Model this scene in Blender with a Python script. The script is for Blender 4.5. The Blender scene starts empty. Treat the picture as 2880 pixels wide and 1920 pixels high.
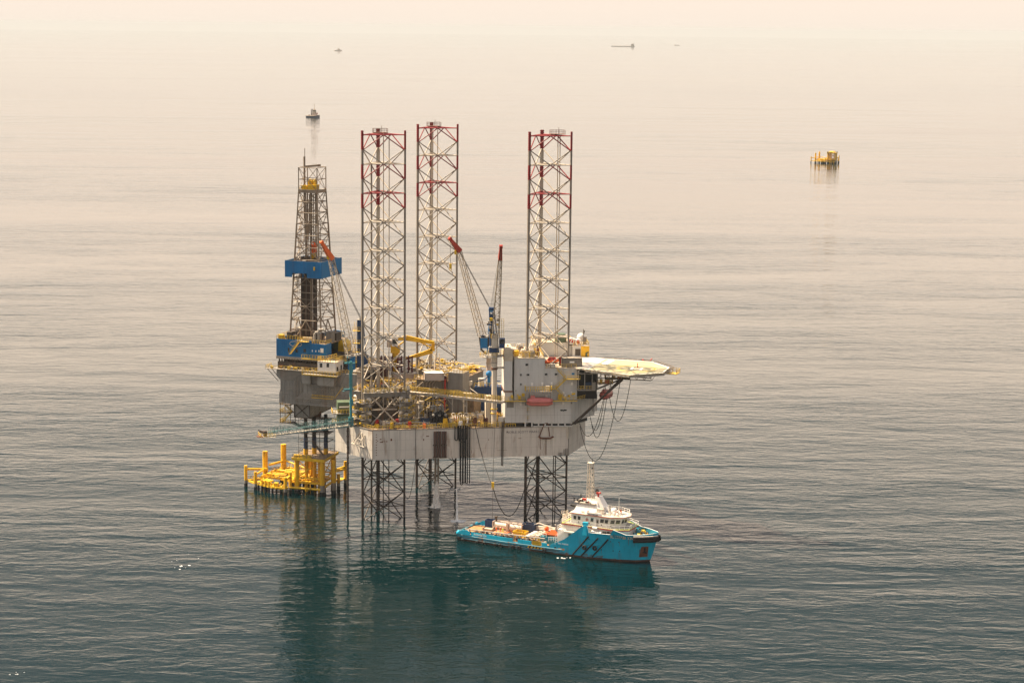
import bpy, math, random
from mathutils import Vector, Matrix
sc = bpy.context.scene
col = sc.collection
rad = math.radians
RND = random.Random(11)
V = Vector

# ------------------------------------------------------------------ camera model of the photograph (a helicopter 155 m above the sea)
FPX, PITCH, ROLL, CAMH = 5560.0, rad(9.02), rad(0.62), 155.0
CP, SP = math.cos(PITCH), math.sin(PITCH)
def at(x, y, z=None, Y=None):
    """world point seen at photo pixel (x, y), at height z or at distance Y"""
    du, dv = x - 1440, y - 960
    u = du * math.cos(ROLL) + dv * math.sin(ROLL)
    v = -du * math.sin(ROLL) + dv * math.cos(ROLL)
    d = V((u, FPX * CP - v * SP, -FPX * SP - v * CP))
    t = (z - CAMH) / d.z if z is not None else Y / d.y
    return V((0, 0, CAMH)) + d * t

class Frame:
    """a horizontal frame: f(x, y, z) gives the world point"""
    def __init__(s, ox, oy, deg):
        s.o = V((ox, oy, 0)); a = rad(deg); s.a = a
        s.ax = V((math.cos(a), math.sin(a), 0)); s.ay = V((-math.sin(a), math.cos(a), 0))
    def __call__(s, x, y, z):
        return s.o + s.ax * x + s.ay * y + V((0, 0, z))
    def loc(s, p):
        q = V(p) - s.o
        return V((q.dot(s.ax), q.dot(s.ay), p[2]))
    def onY(s, px, py, y):
        """frame point on the vertical plane y seen at photo pixel (px, py)"""
        n = s(0, 1, 0) - s(0, 0, 0); d = at(px, py, Y=600) - V((0, 0, CAMH))
        t = (s(0, y, 0) - V((0, 0, CAMH))).dot(n) / d.dot(n); return s.loc(V((0, 0, CAMH)) + d * t)
    def onZ(s, px, py, z): return s.loc(at(px, py, z=z))
W = Frame(0, 0, 0)

# ------------------------------------------------------------------ materials
MATS = {}
def mat(name, c, rough=0.55, metal=0.0, var=0.25, streak=0.0, rust=0.0, scale=0.35, spec=0.4, rustcol=(0.16, 0.07, 0.03), band=None):
    """painted / weathered surface: blotches, vertical grime streaks, rust patches; band = (axis, pitch, depth) corrugation by bump"""
    m = bpy.data.materials.new(name); m.use_nodes = True
    nt = m.node_tree; N = nt.nodes; Lk = nt.links
    b = N['Principled BSDF']; b.inputs['Roughness'].default_value = rough; b.inputs['Metallic'].default_value = metal
    b.inputs['Specular IOR Level'].default_value = spec
    tc = N.new('ShaderNodeTexCoord'); out = None
    def noise(sx, sy, sz, s, det=4.0):
        mp = N.new('ShaderNodeMapping'); mp.inputs['Scale'].default_value = (sx, sy, sz)
        Lk.new(tc.outputs['Object'], mp.inputs['Vector'])
        n = N.new('ShaderNodeTexNoise'); n.inputs['Scale'].default_value = s; n.inputs['Detail'].default_value = det; n.inputs['Roughness'].default_value = 0.6
        Lk.new(mp.outputs[0], n.inputs['Vector']); return n.outputs['Fac']
    def ramp(sock, a, bb):
        r = N.new('ShaderNodeMapRange'); r.inputs['From Min'].default_value = a; r.inputs['From Max'].default_value = bb
        Lk.new(sock, r.inputs['Value']); return r.outputs[0]
    def mix(fac, A, B, mode='MIX'):
        x = N.new('ShaderNodeMix'); x.data_type = 'RGBA'; x.blend_type = mode
        if isinstance(fac, float): x.inputs['Factor'].default_value = fac
        else: Lk.new(fac, x.inputs['Factor'])
        for i, q in ((6, A), (7, B)):
            if isinstance(q, tuple): x.inputs[i].default_value = (*q, 1)
            else: Lk.new(q, x.inputs[i])
        return x.outputs[2]
    dark = tuple(v * (1 - var) for v in c); lite = tuple(min(1, v * (1 + var * 0.6)) for v in c)
    out = mix(ramp(noise(1, 1, 1, scale), 0.3, 0.7), dark, lite)
    if streak > 0:
        g = mat_scale(N, Lk, ramp(noise(1.3, 1.3, 0.07, 0.9), 0.52, 0.75), streak)
        out = mix(g, out, tuple(v * 0.38 for v in c))
    if rust > 0:
        g = mat_scale(N, Lk, ramp(noise(0.8, 0.8, 0.16, 0.8, 6), 0.56, 0.66), rust)
        out = mix(g, out, rustcol)
    Lk.new(out, b.inputs['Base Color'])
    if band:
        wv = N.new('ShaderNodeTexWave'); wv.wave_type = 'BANDS'; wv.bands_direction = band[0]; wv.wave_profile = 'SIN'
        wv.inputs['Scale'].default_value = 0.314 / band[1]; Lk.new(tc.outputs['Object'], wv.inputs['Vector'])
        bp = N.new('ShaderNodeBump'); bp.inputs['Distance'].default_value = band[2]; bp.inputs['Strength'].default_value = 1.0
        Lk.new(wv.outputs['Fac'], bp.inputs['Height']); Lk.new(bp.outputs[0], b.inputs['Normal'])
    MATS[name] = m
    return m
def mat_scale(N, Lk, sock, k):
    q = N.new('ShaderNodeMath'); q.operation = 'MULTIPLY'; q.inputs[1].default_value = k; q.use_clamp = True
    Lk.new(sock, q.inputs[0]); return q.outputs[0]

mat('hull_paint', (0.55, 0.51, 0.455), 0.6, var=0.10, streak=0.55, rust=0.45, scale=0.12, rustcol=(0.20, 0.11, 0.06))
mat('quarters_paint', (0.53, 0.52, 0.495), 0.55, var=0.07, streak=0.35, rust=0.12, scale=0.15)
mat('deck_brown', (0.24, 0.17, 0.105), 0.8, var=0.5, rust=0.4, scale=0.5)
mat('roof_tan', (0.52, 0.44, 0.33), 0.7, var=0.25, rust=0.2)
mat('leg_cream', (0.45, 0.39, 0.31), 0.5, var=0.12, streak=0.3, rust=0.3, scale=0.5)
mat('leg_grey', (0.26, 0.225, 0.185), 0.55, var=0.15, streak=0.3, rust=0.35, scale=0.5)  # holds the shaded tone of the legs' near face
mat('leg_red', (0.22, 0.010, 0.014), 0.5, var=0.2, scale=0.4)
mat('leg_dark', (0.050, 0.037, 0.030), 0.5, var=0.4, rust=0.3, scale=0.6)  # dark brown for the legs below the hull and the riser pipe
mat('yellow_paint', (0.72, 0.455, 0.020), 0.5, var=0.25, streak=0.3, rust=0.5, scale=0.5)
mat('yellow_deep', (0.74, 0.42, 0.012), 0.5, var=0.25, streak=0.35, rust=0.5, scale=0.4)
mat('yellow_rail', (0.62, 0.42, 0.07), 0.5, var=0.2, scale=0.6)
mat('blue_wall', (0.003, 0.14, 0.35), 0.6, var=0.15, streak=0.35, rust=0.08, scale=0.2)
mat('blue_dark', (0.012, 0.045, 0.13), 0.5, var=0.2, scale=0.3)
mat('navy_box', (0.02, 0.045, 0.10), 0.55, var=0.2, rust=0.2)
mat('steel_grey', (0.20, 0.185, 0.165), 0.55, var=0.2, streak=0.4, rust=0.3, scale=0.3)
mat('cantilever_paint', (0.25, 0.24, 0.22), 0.6, var=0.18, streak=0.6, rust=0.35, scale=0.25)
mat('dark_steel', (0.065, 0.052, 0.042), 0.6, var=0.3, rust=0.4, scale=0.4)
mat('derrick_steel', (0.25, 0.195, 0.14), 0.5, var=0.3, rust=0.6, scale=0.4)
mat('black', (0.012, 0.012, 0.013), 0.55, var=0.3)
mat('rubber', (0.014, 0.013, 0.013), 0.75, var=0.3)
mat('white_paint', (0.76, 0.73, 0.68), 0.45, var=0.08, streak=0.22, rust=0.10, scale=0.4)
mat('cream_paint', (0.62, 0.55, 0.45), 0.5, var=0.12, streak=0.3, rust=0.2, scale=0.4)
mat('pinkish_box', (0.50, 0.40, 0.33), 0.55, var=0.15, rust=0.35)
mat('red_paint', (0.42, 0.028, 0.022), 0.45, var=0.2, scale=0.5)
mat('crane_red', (0.36, 0.035, 0.02), 0.45, var=0.2, scale=0.5)
mat('maroon', (0.075, 0.012, 0.014), 0.6, var=0.3)
mat('orange_paint', (0.72, 0.13, 0.025), 0.45, var=0.15, scale=0.6)
mat('lifeboat_red', (0.54, 0.15, 0.13), 0.4, var=0.12, streak=0.2, scale=0.6)
mat('green_paint', (0.085, 0.125, 0.075), 0.55, var=0.25, rust=0.2)
mat('teal_paint', (0.045, 0.22, 0.25), 0.5, var=0.25, rust=0.35, scale=0.5)
mat('ship_blue', (0.006, 0.38, 0.56), 0.5, var=0.16, streak=0.35, rust=0.30, scale=0.2, rustcol=(0.12, 0.05, 0.03))
mat('ship_boot', (0.055, 0.030, 0.022), 0.6, var=0.5, rust=0.6, scale=0.5)
mat('ship_inner', (0.02, 0.19, 0.26), 0.5, var=0.2, rust=0.15)
mat('ship_rust_blue', (0.06, 0.20, 0.26), 0.6, var=0.4, rust=0.9, scale=0.5)
mat('wood_deck', (0.42, 0.21, 0.085), 0.8, var=0.25, scale=0.5)
mat('window_glass', (0.012, 0.015, 0.018), 0.12, var=0.2, spec=0.6)
mat('bridge_glass', (0.05, 0.05, 0.05), 0.06, var=0.2, spec=0.9)
mat('brown_pipe', (0.085, 0.045, 0.035), 0.55, var=0.3, rust=0.5)
mat('mud_grey', (0.30, 0.275, 0.24), 0.6, var=0.2, rust=0.25)
mat('heli_green', (0.40, 0.35, 0.205), 0.8, var=0.08, scale=0.25)
mat('heli_mark', (0.84, 0.82, 0.76), 0.7, var=0.06, scale=0.3)
mat('heli_yellow', (0.66, 0.47, 0.13), 0.7, var=0.08, scale=0.3)
mat('lime_strip', (0.50, 0.56, 0.10), 0.6, var=0.15)
mat('rope', (0.05, 0.045, 0.04), 0.8, var=0.2)
mat('lettering_grey', (0.11, 0.11, 0.12), 0.6, var=0.1)
mat('lettering_white', (0.78, 0.76, 0.72), 0.5, var=0.05)
mat('lettering_gold', (0.66, 0.52, 0.36), 0.5, var=0.1)
mat('skin', (0.35, 0.20, 0.13), 0.6, var=0.05)
mat('hi_vis', (0.62, 0.75, 0.05), 0.6, var=0.1)
mat('rust_plate', (0.14, 0.055, 0.03), 0.7, var=0.4)
mat('far_hull', (0.10, 0.11, 0.14), 0.5, var=0.2)
mat('teal_worn', (0.10, 0.20, 0.20), 0.6, var=0.4, rust=0.6, scale=0.8, rustcol=(0.30, 0.26, 0.19))
mat('far_hazed', (0.72, 0.64, 0.56), 0.6, var=0.1)  # hull colour paled to put the distance haze into it
mat('far_cream', (0.55, 0.45, 0.34), 0.6, var=0.2)

# ------------------------------------------------------------------ mesh builder: shapes are given in world coordinates through a frame
class MB:
    def __init__(s, frame=W):
        s.f = frame; s.v = []; s.fc = []; s.mi = []; s.m = 0; s.smooth = []; s.cuts = [(0, 0)]
    def cut(s):
        """start a new piece: build() makes every piece an object of its own"""
        if s.cuts[-1] != (len(s.v), len(s.fc)): s.cuts.append((len(s.v), len(s.fc)))
        return s
    def _add(s, pts, faces, sm=False):
        n = len(s.v); s.v += [V(p) for p in pts]
        for f in faces:
            s.fc.append([i + n for i in f]); s.mi.append(s.m); s.smooth.append(sm)
    def use(s, i): s.m = i; return s
    def box(s, x0, x1, y0, y1, z0, z1):
        F = s.f
        p = [F(x, y, z) for z in (z0, z1) for x, y in ((x0, y0), (x1, y0), (x1, y1), (x0, y1))]
        s._add(p, [(3, 2, 1, 0), (4, 5, 6, 7), (0, 1, 5, 4), (1, 2, 6, 5), (2, 3, 7, 6), (3, 0, 4, 7)]); return s
    def cbox(s, cx, cy, cz, sx, sy, sz): return s.box(cx - sx / 2, cx + sx / 2, cy - sy / 2, cy + sy / 2, cz - sz / 2, cz + sz / 2)
    def prism(s, poly, z0, z1, top=None, ztop=None, zbot=None):
        """poly: list of (x, y); z0/z1 heights; top: other polygon for the top; zbot: per-vertex bottoms"""
        n = len(poly); T = top or poly
        lo = [s.f(x, y, zbot[i] if zbot else z0) for i, (x, y) in enumerate(poly)]
        hi = [s.f(x, y, ztop[i] if ztop else z1) for i, (x, y) in enumerate(T)]
        s._add(lo + hi, [tuple(range(n - 1, -1, -1)), tuple(range(n, 2 * n))] + [(i, (i + 1) % n, (i + 1) % n + n, i + n) for i in range(n)]); return s
    def side(s, prof, y0, y1):
        """profile (x, z) in a vertical plane, extruded from y0 to y1"""
        n = len(prof)
        a = [s.f(x, y0, z) for x, z in prof]; b = [s.f(x, y1, z) for x, z in prof]
        s._add(a + b, [tuple(range(n)), tuple(range(2 * n - 1, n - 1, -1))] + [(i + n, (i + 1) % n + n, (i + 1) % n, i) for i in range(n)]); return s
    def tube(s, p, q, r, n=6, r2=None, cap=True):
        return s.wtube(s.f(*p), s.f(*q), r, n, r2, cap)
    def wtube(s, p, q, r, n=6, r2=None, cap=True):
        d = q - p
        if d.length < 1e-6: return s
        d.normalize(); u = d.orthogonal().normalized() if abs(d.z) < 0.999 else V((1, 0, 0)); w = d.cross(u)
        r2 = r if r2 is None else r2
        ring = [u * math.cos(2 * math.pi * k / n) + w * math.sin(2 * math.pi * k / n) for k in range(n)]
        s._add([p + e * r for e in ring] + [q + e * r2 for e in ring], [(k, (k + 1) % n, (k + 1) % n + n, k + n) for k in range(n)], n > 4)
        if cap: s._add([p + e * r for e in ring] + [q + e * r2 for e in ring], [tuple(range(n - 1, -1, -1)), tuple(range(n, 2 * n))])
        return s
    def path(s, pts, r, n=6, world=False):
        P = pts if world else [s.f(*p) for p in pts]
        for a, b in zip(P, P[1:]): s.wtube(V(a), V(b), r, n, cap=False)
        return s
    def bar(s, p, q, w, h):
        """rectangular beam, w across, h upright"""
        p, q = s.f(*p), s.f(*q); d = q - p
        if d.length < 1e-6: return s
        d.normalize(); up = V((0, 0, 1)) if abs(d.z) < 0.95 else s.f.ax
        u = d.cross(up).normalized(); w2 = u.cross(d)
        c = [(-1, -1), (1, -1), (1, 1), (-1, 1)]
        s._add([o + u * (a * w / 2) + w2 * (b * h / 2) for o in (p, q) for a, b in c], [(0, 1, 2, 3), (7, 6, 5, 4)] + [(i + 4, (i + 1) % 4 + 4, (i + 1) % 4, i) for i in range(4)]); return s
    def cyl(s, x, y, z0, z1, r, n=12, r2=None): return s.tube((x, y, z0), (x, y, z1), r, n, r2)
    def ball(s, x, y, z, r, seg=10, rings=6, sx=1, sy=1, sz=1, lo=-1.0):
        pts, fs = [], []
        for i in range(rings + 1):
            a = math.asin(lo) + (math.pi / 2 - math.asin(lo)) * i / rings
            for k in range(seg):
                t = 2 * math.pi * k / seg
                pts.append(s.f(x + r * sx * math.cos(a) * math.cos(t), y + r * sy * math.cos(a) * math.sin(t), z + r * sz * math.sin(a)))
        for i in range(rings):
            for k in range(seg):
                fs.append((i * seg + k, i * seg + (k + 1) % seg, (i + 1) * seg + (k + 1) % seg, (i + 1) * seg + k))
        s._add(pts, fs, True); return s
    def torus(s, x, y, z, R, r, axis='y', n=14, k=6):
        pts, fs = [], []
        for i in range(n):
            a = 2 * math.pi * i / n
            for j in range(k):
                b = 2 * math.pi * j / k; q = R + r * math.cos(b); h = r * math.sin(b)
                o = {'y': (q * math.cos(a), h, q * math.sin(a)), 'x': (h, q * math.cos(a), q * math.sin(a)), 'z': (q * math.cos(a), q * math.sin(a), h)}[axis]
                pts.append(s.f(x + o[0], y + o[1], z + o[2]))
        for i in range(n):
            for j in range(k):
                fs.append((i * k + j, ((i + 1) % n) * k + j, ((i + 1) % n) * k + (j + 1) % k, i * k + (j + 1) % k))
        s._add(pts, fs, True); return s
    def loft(s, rings, close=True, sm=True, caps=True):
        """rings: lists of frame points, all the same length"""
        n = len(rings[0]); pts = [s.f(*p) for R in rings for p in R]; fs = []
        for i in range(len(rings) - 1):
            for k in range(n if close else n - 1):
                fs.append((i * n + k, i * n + (k + 1) % n, (i + 1) * n + (k + 1) % n, (i + 1) * n + k))
        s._add(pts, fs, sm)
        if caps and close:
            s._add([s.f(*p) for p in rings[0]], [tuple(range(n))]); s._add([s.f(*p) for p in rings[-1]], [tuple(range(n - 1, -1, -1))])
        return s
    def rail(s, pts, h=1.1, step=1.8, r=0.045, close=False, mid=True):
        P = list(pts) + ([pts[0]] if close else [])
        for a, b in zip(P, P[1:]):
            A, B = V(a), V(b); n = max(1, round((B - A).length / step))
            for k in range(n + 1):
                q = A.lerp(B, k / n); s.tube(q, q + V((0, 0, h)), r, 4, cap=False)
            s.tube(A + V((0, 0, h)), B + V((0, 0, h)), r, 4, cap=False)
            if mid: s.tube(A + V((0, 0, h * 0.5)), B + V((0, 0, h * 0.5)), r * 0.8, 4, cap=False)
        return s
    def stair(s, a, b, w, horiz=(0, 1, 0)):
        """open stair flight from a to b (frame points), width w along horiz"""
        A, B = V(a), V(b); h = V(horiz) * (w / 2); n = max(3, round((B - A).length / 0.55))
        for sg in (-1, 1):
            s.bar(A + h * sg, B + h * sg, 0.09, 0.28)
            s.tube(A + h * sg + V((0, 0, 1)), B + h * sg + V((0, 0, 1)), 0.045, 4)
            for k in range(0, n + 1, 3):
                q = A.lerp(B, k / n) + h * sg; s.tube(q, q + V((0, 0, 1)), 0.035, 4)
        for k in range(n):
            q = A.lerp(B, (k + 0.5) / n); s.bar(q - h, q + h, 0.26, 0.05)
        return s
    def truss(s, a, b, w0, w1, bays, rc=0.1, rl=0.05, up=(0, 0, 1), h0=None, h1=None):
        """four-chord lattice boom from a to b (frame points), square section w0 -> w1"""
        A, B = s.f(*a), s.f(*b); d = (B - A).normalized(); u = d.cross(V(up)).normalized(); v = u.cross(d).normalized()
        h0 = h0 or w0; h1 = h1 or w1
        def ring(t):
            c = A.lerp(B, t); w = w0 + (w1 - w0) * t; h = h0 + (h1 - h0) * t
            return [c + u * (i * w / 2) + v * (j * h / 2) for i, j in ((-1, -1), (1, -1), (1, 1), (-1, 1))]
        R = [ring(k / bays) for k in range(bays + 1)]
        for i in range(4): s.wtube(R[0][i], R[-1][i], rc, 5)
        for k in range(bays):
            for i in range(4):
                j = (i + 1) % 4
                if k: s.wtube(R[k][i], R[k][j], rl, 4, cap=False)
                if k % 2: s.wtube(R[k][i], R[k + 1][j], rl, 4, cap=False)
                else: s.wtube(R[k][j], R[k + 1][i], rl, 4, cap=False)
        for i in range(4):
            s.wtube(R[0][i], R[0][(i + 1) % 4], rl, 4); s.wtube(R[-1][i], R[-1][(i + 1) % 4], rl, 4)
        return s
    def build(s, name, mats, parent=None, origin=None):
        if len(s.cuts) > 1:
            ends = s.cuts[1:] + [(len(s.v), len(s.fc))]; first = None
            for (v0, f0), (v1, f1) in zip(s.cuts, ends):
                if f1 == f0: continue
                q = MB(s.f); q.v = s.v[v0:v1]; q.fc = [[i - v0 for i in f] for f in s.fc[f0:f1]]; q.mi = s.mi[f0:f1]; q.smooth = s.smooth[f0:f1]
                o = q.build(name, mats, parent, origin); first = first or o
            return first
        me = bpy.data.meshes.new(name)
        if isinstance(mats, str): mats = [mats]
        o = bpy.data.objects.new(name, me); col.objects.link(o)
        root = parent
        while root is not None and root.parent is not None: root = root.parent
        if root is None:
            base = V(origin) if origin is not None else V((sum(p.x for p in s.v) / len(s.v), sum(p.y for p in s.v) / len(s.v), min(p.z for p in s.v)))
            o.location = base
        else:
            base = root.location
        me.from_pydata([tuple(p - base) for p in s.v], [], s.fc)
        for m in mats: me.materials.append(MATS[m])
        me.polygons.foreach_set('material_index', s.mi)
        me.polygons.foreach_set('use_smooth', s.smooth)
        me.update()
        if parent is not None: o.parent = parent
        return o

def tag(o, label, cat, group=None, kind=None):
    o['label'] = label
    if kind: o['kind'] = kind
    if cat: o['category'] = cat
    if group: o['group'] = group
    return o
def scatter(name, items, parent, frame=None):
    """one small part per item: (x, y, z, sx, sy, sz, material)"""
    for x, y, z, sx, sy, sz, mm in items:
        m = MB(frame or RF); m.cbox(x, y, z, sx, sy, sz)
        if sz > .7 and sx > .5: m.cbox(x + sx * .2, y, z + sz / 2 + .1, sx * .4, sy * .5, .2); m.tube((x - sx * .3, y - sy * .3, z + sz / 2), (x - sx * .3, y - sy * .3, z + sz / 2 + .5), .07, 5)
        m.build(name, mm, parent)
def thing(name, loc, label, cat, group=None):
    o = bpy.data.objects.new(name, None); col.objects.link(o); o.location = V(loc); o.empty_display_size = 0.5
    return tag(o, label, cat, group)
def copy_tree(o, loc, rz, label, parent=None):
    c = o.copy(); col.objects.link(c)
    if parent is None:
        c.location = V(loc); c.rotation_euler = (0, 0, rz); c['label'] = label
    else: c.parent = parent
    for ch in list(o.children): copy_tree(ch, None, 0, None, c)
    return c
def lettering(name, text, size, origin, xdir, updir, mname, parent, depth=0.015, bend=None):
    """raised letters, origin = lower-left corner in the world, reading along xdir; bend(u, v, w) wraps them on a curved wall"""
    cu = bpy.data.curves.new(name, 'FONT'); cu.body = text; cu.size = size; cu.extrude = depth; cu.resolution_u = 2
    t = bpy.data.objects.new(name, cu); col.objects.link(t)
    bpy.context.view_layer.update()
    me = bpy.data.meshes.new_from_object(t.evaluated_get(bpy.context.evaluated_depsgraph_get()))
    bpy.data.objects.remove(t)
    o = bpy.data.objects.new(name, me); col.objects.link(o)
    x = V(xdir).normalized(); u = V(updir).normalized(); u = (u - x * u.dot(x)).normalized(); n = x.cross(u)
    M = Matrix((x, u, n)).transposed()
    root = parent
    while root.parent is not None: root = root.parent
    if bend:
        for v in me.vertices: v.co = bend(*v.co) - root.location
    else: me.transform(Matrix.Translation(V(origin) - root.location) @ M.to_4x4())
    me.materials.clear(); me.materials.append(MATS[mname])
    o.parent = parent
    return o
# ------------------------------------------------------------------ the jack-up rig
RF = Frame(-33.7, 639.8, -20)            # x to the bow, y to port (away from the camera)
DK = 30.6                                # main deck height
RIG = thing('jackup_rig', RF(0, 0, 0), 'grey jack-up drilling rig standing on three tall lattice legs', 'drilling rig')

HA, HB, HC = at(1048, 1209, z=DK), at(943.5, 1266, z=21.0), at(1600, 1198, z=DK)
HD = at(1645, 1249, z=21.2)
a_, b_, c_, d_ = RF.loc(HA), RF.loc(HB), RF.loc(HC), RF.loc(HD)
hull_poly = [(b_.x, b_.y), (a_.x, a_.y), (c_.x, c_.y), (d_.x, d_.y), (a_.x + 2, 37.5), (b_.x, 34.5)]
m = MB(RF)
m.prism(hull_poly, 21.0, DK, zbot=[21.0, 21.0, 21.2, 21.2, 21.0, 21.0])
m.use(1)
dk = [(x * 0.994 + 0.1, y * 0.994) for x, y in hull_poly]
m.prism(dk, DK, DK + 0.06)
m.use(2)                                   # plate seams and rubbing strakes standing a little proud
def on_edge(p, q, t, z, out=0.0):
    P = V(p).lerp(V(q), t); n = V((q[1] - p[1], -(q[0] - p[0]), 0)).normalized() if False else (V((q[1], -q[0], 0)) - V((p[1], -p[0], 0))).normalized()
    return V((P.x, P.y, 0)) + V((n.x, n.y, 0)) * out + V((0, 0, z))
A2, B2, C2, D2 = [V((p[0], p[1], 0)) for p in (hull_poly[1], hull_poly[0], hull_poly[2], hull_poly[3])]
for (p, q, zb0, zb1) in ((B2, A2, 21.0, 21.0), (A2, C2, 21.0, 21.2), (C2, D2, 21.2, 21.2)):
    m.bar(on_edge(p, q, 0, DK - 0.05, 0.05), on_edge(p, q, 1, DK - 0.05, 0.05), 0.16, 0.22)
for t in (0.0, 1.0):
    m.tube(on_edge(A2, C2, t, 21.1, 0.0), on_edge(A2, C2, t, DK - 0.1, 0.0), 0.14, 6)
HULL = m.build('hull', ['hull_paint', 'deck_brown', 'steel_grey'], RIG)
u_ac = (C2 - A2).normalized(); n_ac = V((u_ac.y, -u_ac.x, 0))
def hs(px, py, out=0.0):
    """point on the hull's near side seen at a photo pixel, moved out by out metres (rig frame)"""
    p0 = RF(A2.x, A2.y, 0); n = RF(n_ac.x, n_ac.y, 0) - RF(0, 0, 0)
    d = at(px, py, Y=600) - V((0, 0, CAMH)); t = (p0 - V((0, 0, CAMH))).dot(n) / d.dot(n)
    return RF.loc(V((0, 0, CAMH)) + d * t + n * out)
# name on the near side
p = RF(*hs(1424, 1218, 0.02)); uw = RF(u_ac.x, u_ac.y, 0) - RF(0, 0, 0)
lettering('hull_lettering', 'NOBLE SCOTT MARKS', 1.05, p, uw, (0, 0, 1), 'lettering_grey', HULL, 0.02)
# draught marks beside the near corner and small signs
m = MB(RF)
for k in range(9):
    q = hs(1057, 1222 + k * 7.2, 0.012); m.bar(q, q + u_ac * 0.35, 0.012, 0.28)
    q = hs(1058.5, 1222 + k * 7.2, 0.012)
for px, py, w_ in ((1068, 1235, .5), (1068, 1243, 1.0), (1076, 1241, .3), (1081, 1241, .3), (1086, 1241, .4), (1061, 1240, .3)):
    q = hs(px, py, 0.012); m.bar(q, q + u_ac * w_, 0.012, 0.3)
m.build('draught_marking', 'rust_plate', HULL)
# bundle of caisson pipes in a recess frame
m = MB(RF)
for px in (1222.5, 1230, 1237.5, 1245.5, 1252.5):
    m.tube(hs(px, 1212, 0.35), hs(px, 1285, 0.35), 0.34, 8)
m.use(1)
for py in (1250.5, 1285):
    m.bar(hs(1217, py, 0.55), hs(1233, py, 0.55), 0.3, 0.35); m.bar(hs(1236, py, 0.55), hs(1256, py, 0.55), 0.3, 0.35)
m.build('caisson_pipes', ['brown_pipe', 'dark_steel'], HULL)
# welded plate seams a few millimetres proud, dents and repair plates
m = MB(RF)
for k in range(1, 12): m.tube(on_edge(A2, C2, k / 12, 21.3, 0.0), on_edge(A2, C2, k / 12, DK - .3, 0.0), 0.022, 4)
for k in range(1, 4): m.tube(on_edge(B2, A2, k / 4, 21.3, 0.0), on_edge(B2, A2, k / 4, DK - .3, 0.0), 0.022, 4); m.tube(on_edge(C2, D2, k / 4, 21.3, 0.0), on_edge(C2, D2, k / 4, DK - .3, 0.0), 0.022, 4)
for z in (24.1, 27.3):
    for p, q in ((A2, C2), (B2, A2), (C2, D2)): m.tube(on_edge(p, q, 0, z, 0.0), on_edge(p, q, 1, z, 0.0), 0.02, 4)
m.build('plate_seam', 'steel_grey', HULL)
for (t, z, w_, h_) in ((.09, 27.4, .5, .7), (.27, 28.3, .9, .3), (.255, 27.2, .3, .6), (.68, 29.2, .3, .5), (.74, 27.0, 1.0, .14), (.66, 23.0, .12, 1.3), (.47, 22.9, .1, 1.2), (.50, 23.0, .1, 1.0), (.63, 23.3, 3.2, .08), (.36, 25.5, .35, .5), (.585, 26.8, .3, .3)):
    m = MB(RF); a = on_edge(A2, C2, t, z, .02); m.bar(a, a + u_ac * w_, .04, h_); m.build('hull_scar', 'rust_plate', HULL)
# fairlead eye, recessed ladder, pipes at the bow end
m = MB(RF)
for a, b in (((1594, 1206), (1594, 1233)), ((1598, 1206), (1598, 1233)), ((1594, 1206), (1598, 1206)), ((1594, 1233), (1598, 1233)), ((1594, 1219), (1598, 1219))):
    m.tube(hs(*a, 0.1), hs(*b, 0.1), 0.12, 5)
m.build('ladder', 'cream_paint', HULL)
m = MB(RF)
for px, top, bot in ((1586, 1262, 1281), (1590.5, 1261, 1281), (1594.5, 1260, 1281), (1572, 1272, 1282), (1576, 1272, 1282), (1580, 1272, 1282)):
    m.tube(hs(px, top, 0.12), hs(px, bot, 0.12), 0.1, 5)
m.build('vent_pipes', 'dark_steel', HULL)
# pad-eye bracket on the aft chamfer
def hb(t, z, out): return on_edge(B2, A2, t, z, out)
m = MB(RF)
for a, b in (((0.66, 28.9, .1), (0.55, 25.2, 1.3)), ((0.72, 28.9, .1), (0.62, 25.0, 1.5)), ((0.80, 28.4, .1), (0.72, 24.9, 1.5)), ((0.72, 28.9, .1), (0.82, 24.9, 1.3)), ((0.52, 25.2, 1.3), (0.86, 24.9, 1.3)), ((0.55, 25.2, 1.3), (0.55, 25.0, .1)), ((0.82, 24.9, 1.3), (0.84, 24.9, .1)), ((0.66, 27, .9), (0.77, 26.8, .9))):
    m.tube(hb(*a), hb(*b), 0.17, 6)
m.build('towing_bracket', 'cream_paint', HULL)
# anchor hung on its rack and the stain below
m = MB(RF)
for a, b in (((1531, 1189), (1516, 1226)), ((1541, 1189), (1545, 1226)), ((1531, 1189), (1541, 1189))):
    m.tube(hs(*a, 0.25), hs(*b, 0.45), 0.16, 5)
m.tube(hs(1514, 1226, 0.5), hs(1522, 1231, 0.5), 0.28, 6); m.tube(hs(1522, 1231, 0.5), hs(1548, 1231, 0.5), 0.3, 6); m.tube(hs(1548, 1231, 0.5), hs(1556, 1226, 0.5), 0.28, 6)
m.tube(hs(1535, 1232, 0.4), hs(1535, 1279, 0.2), 0.12, 5); m.tube(hs(1519, 1232, 0.4), hs(1519, 1262, 0.4), 0.08, 5)
ANCH = m.build('anchor', 'rust_plate', HULL)
PIPY = RF(*on_edge(B2, A2, 0.34, 30, 0.4)).y
# riser pipe run down the aft chamfer into the sea
m = MB(W)
m.wtube(at(978, 1197, Y=PIPY), V((at(978, 1197, Y=PIPY).x, PIPY, -4)), 0.30, 8)
for k in range(16):
    zz = 2 + k * 1.75; q = V((at(978, 1197, Y=PIPY).x, PIPY, zz)); m.wtube(q, q + V((0, 0, .35)), 0.42, 8)
m.build('riser_pipe', 'leg_dark', RIG)
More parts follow.
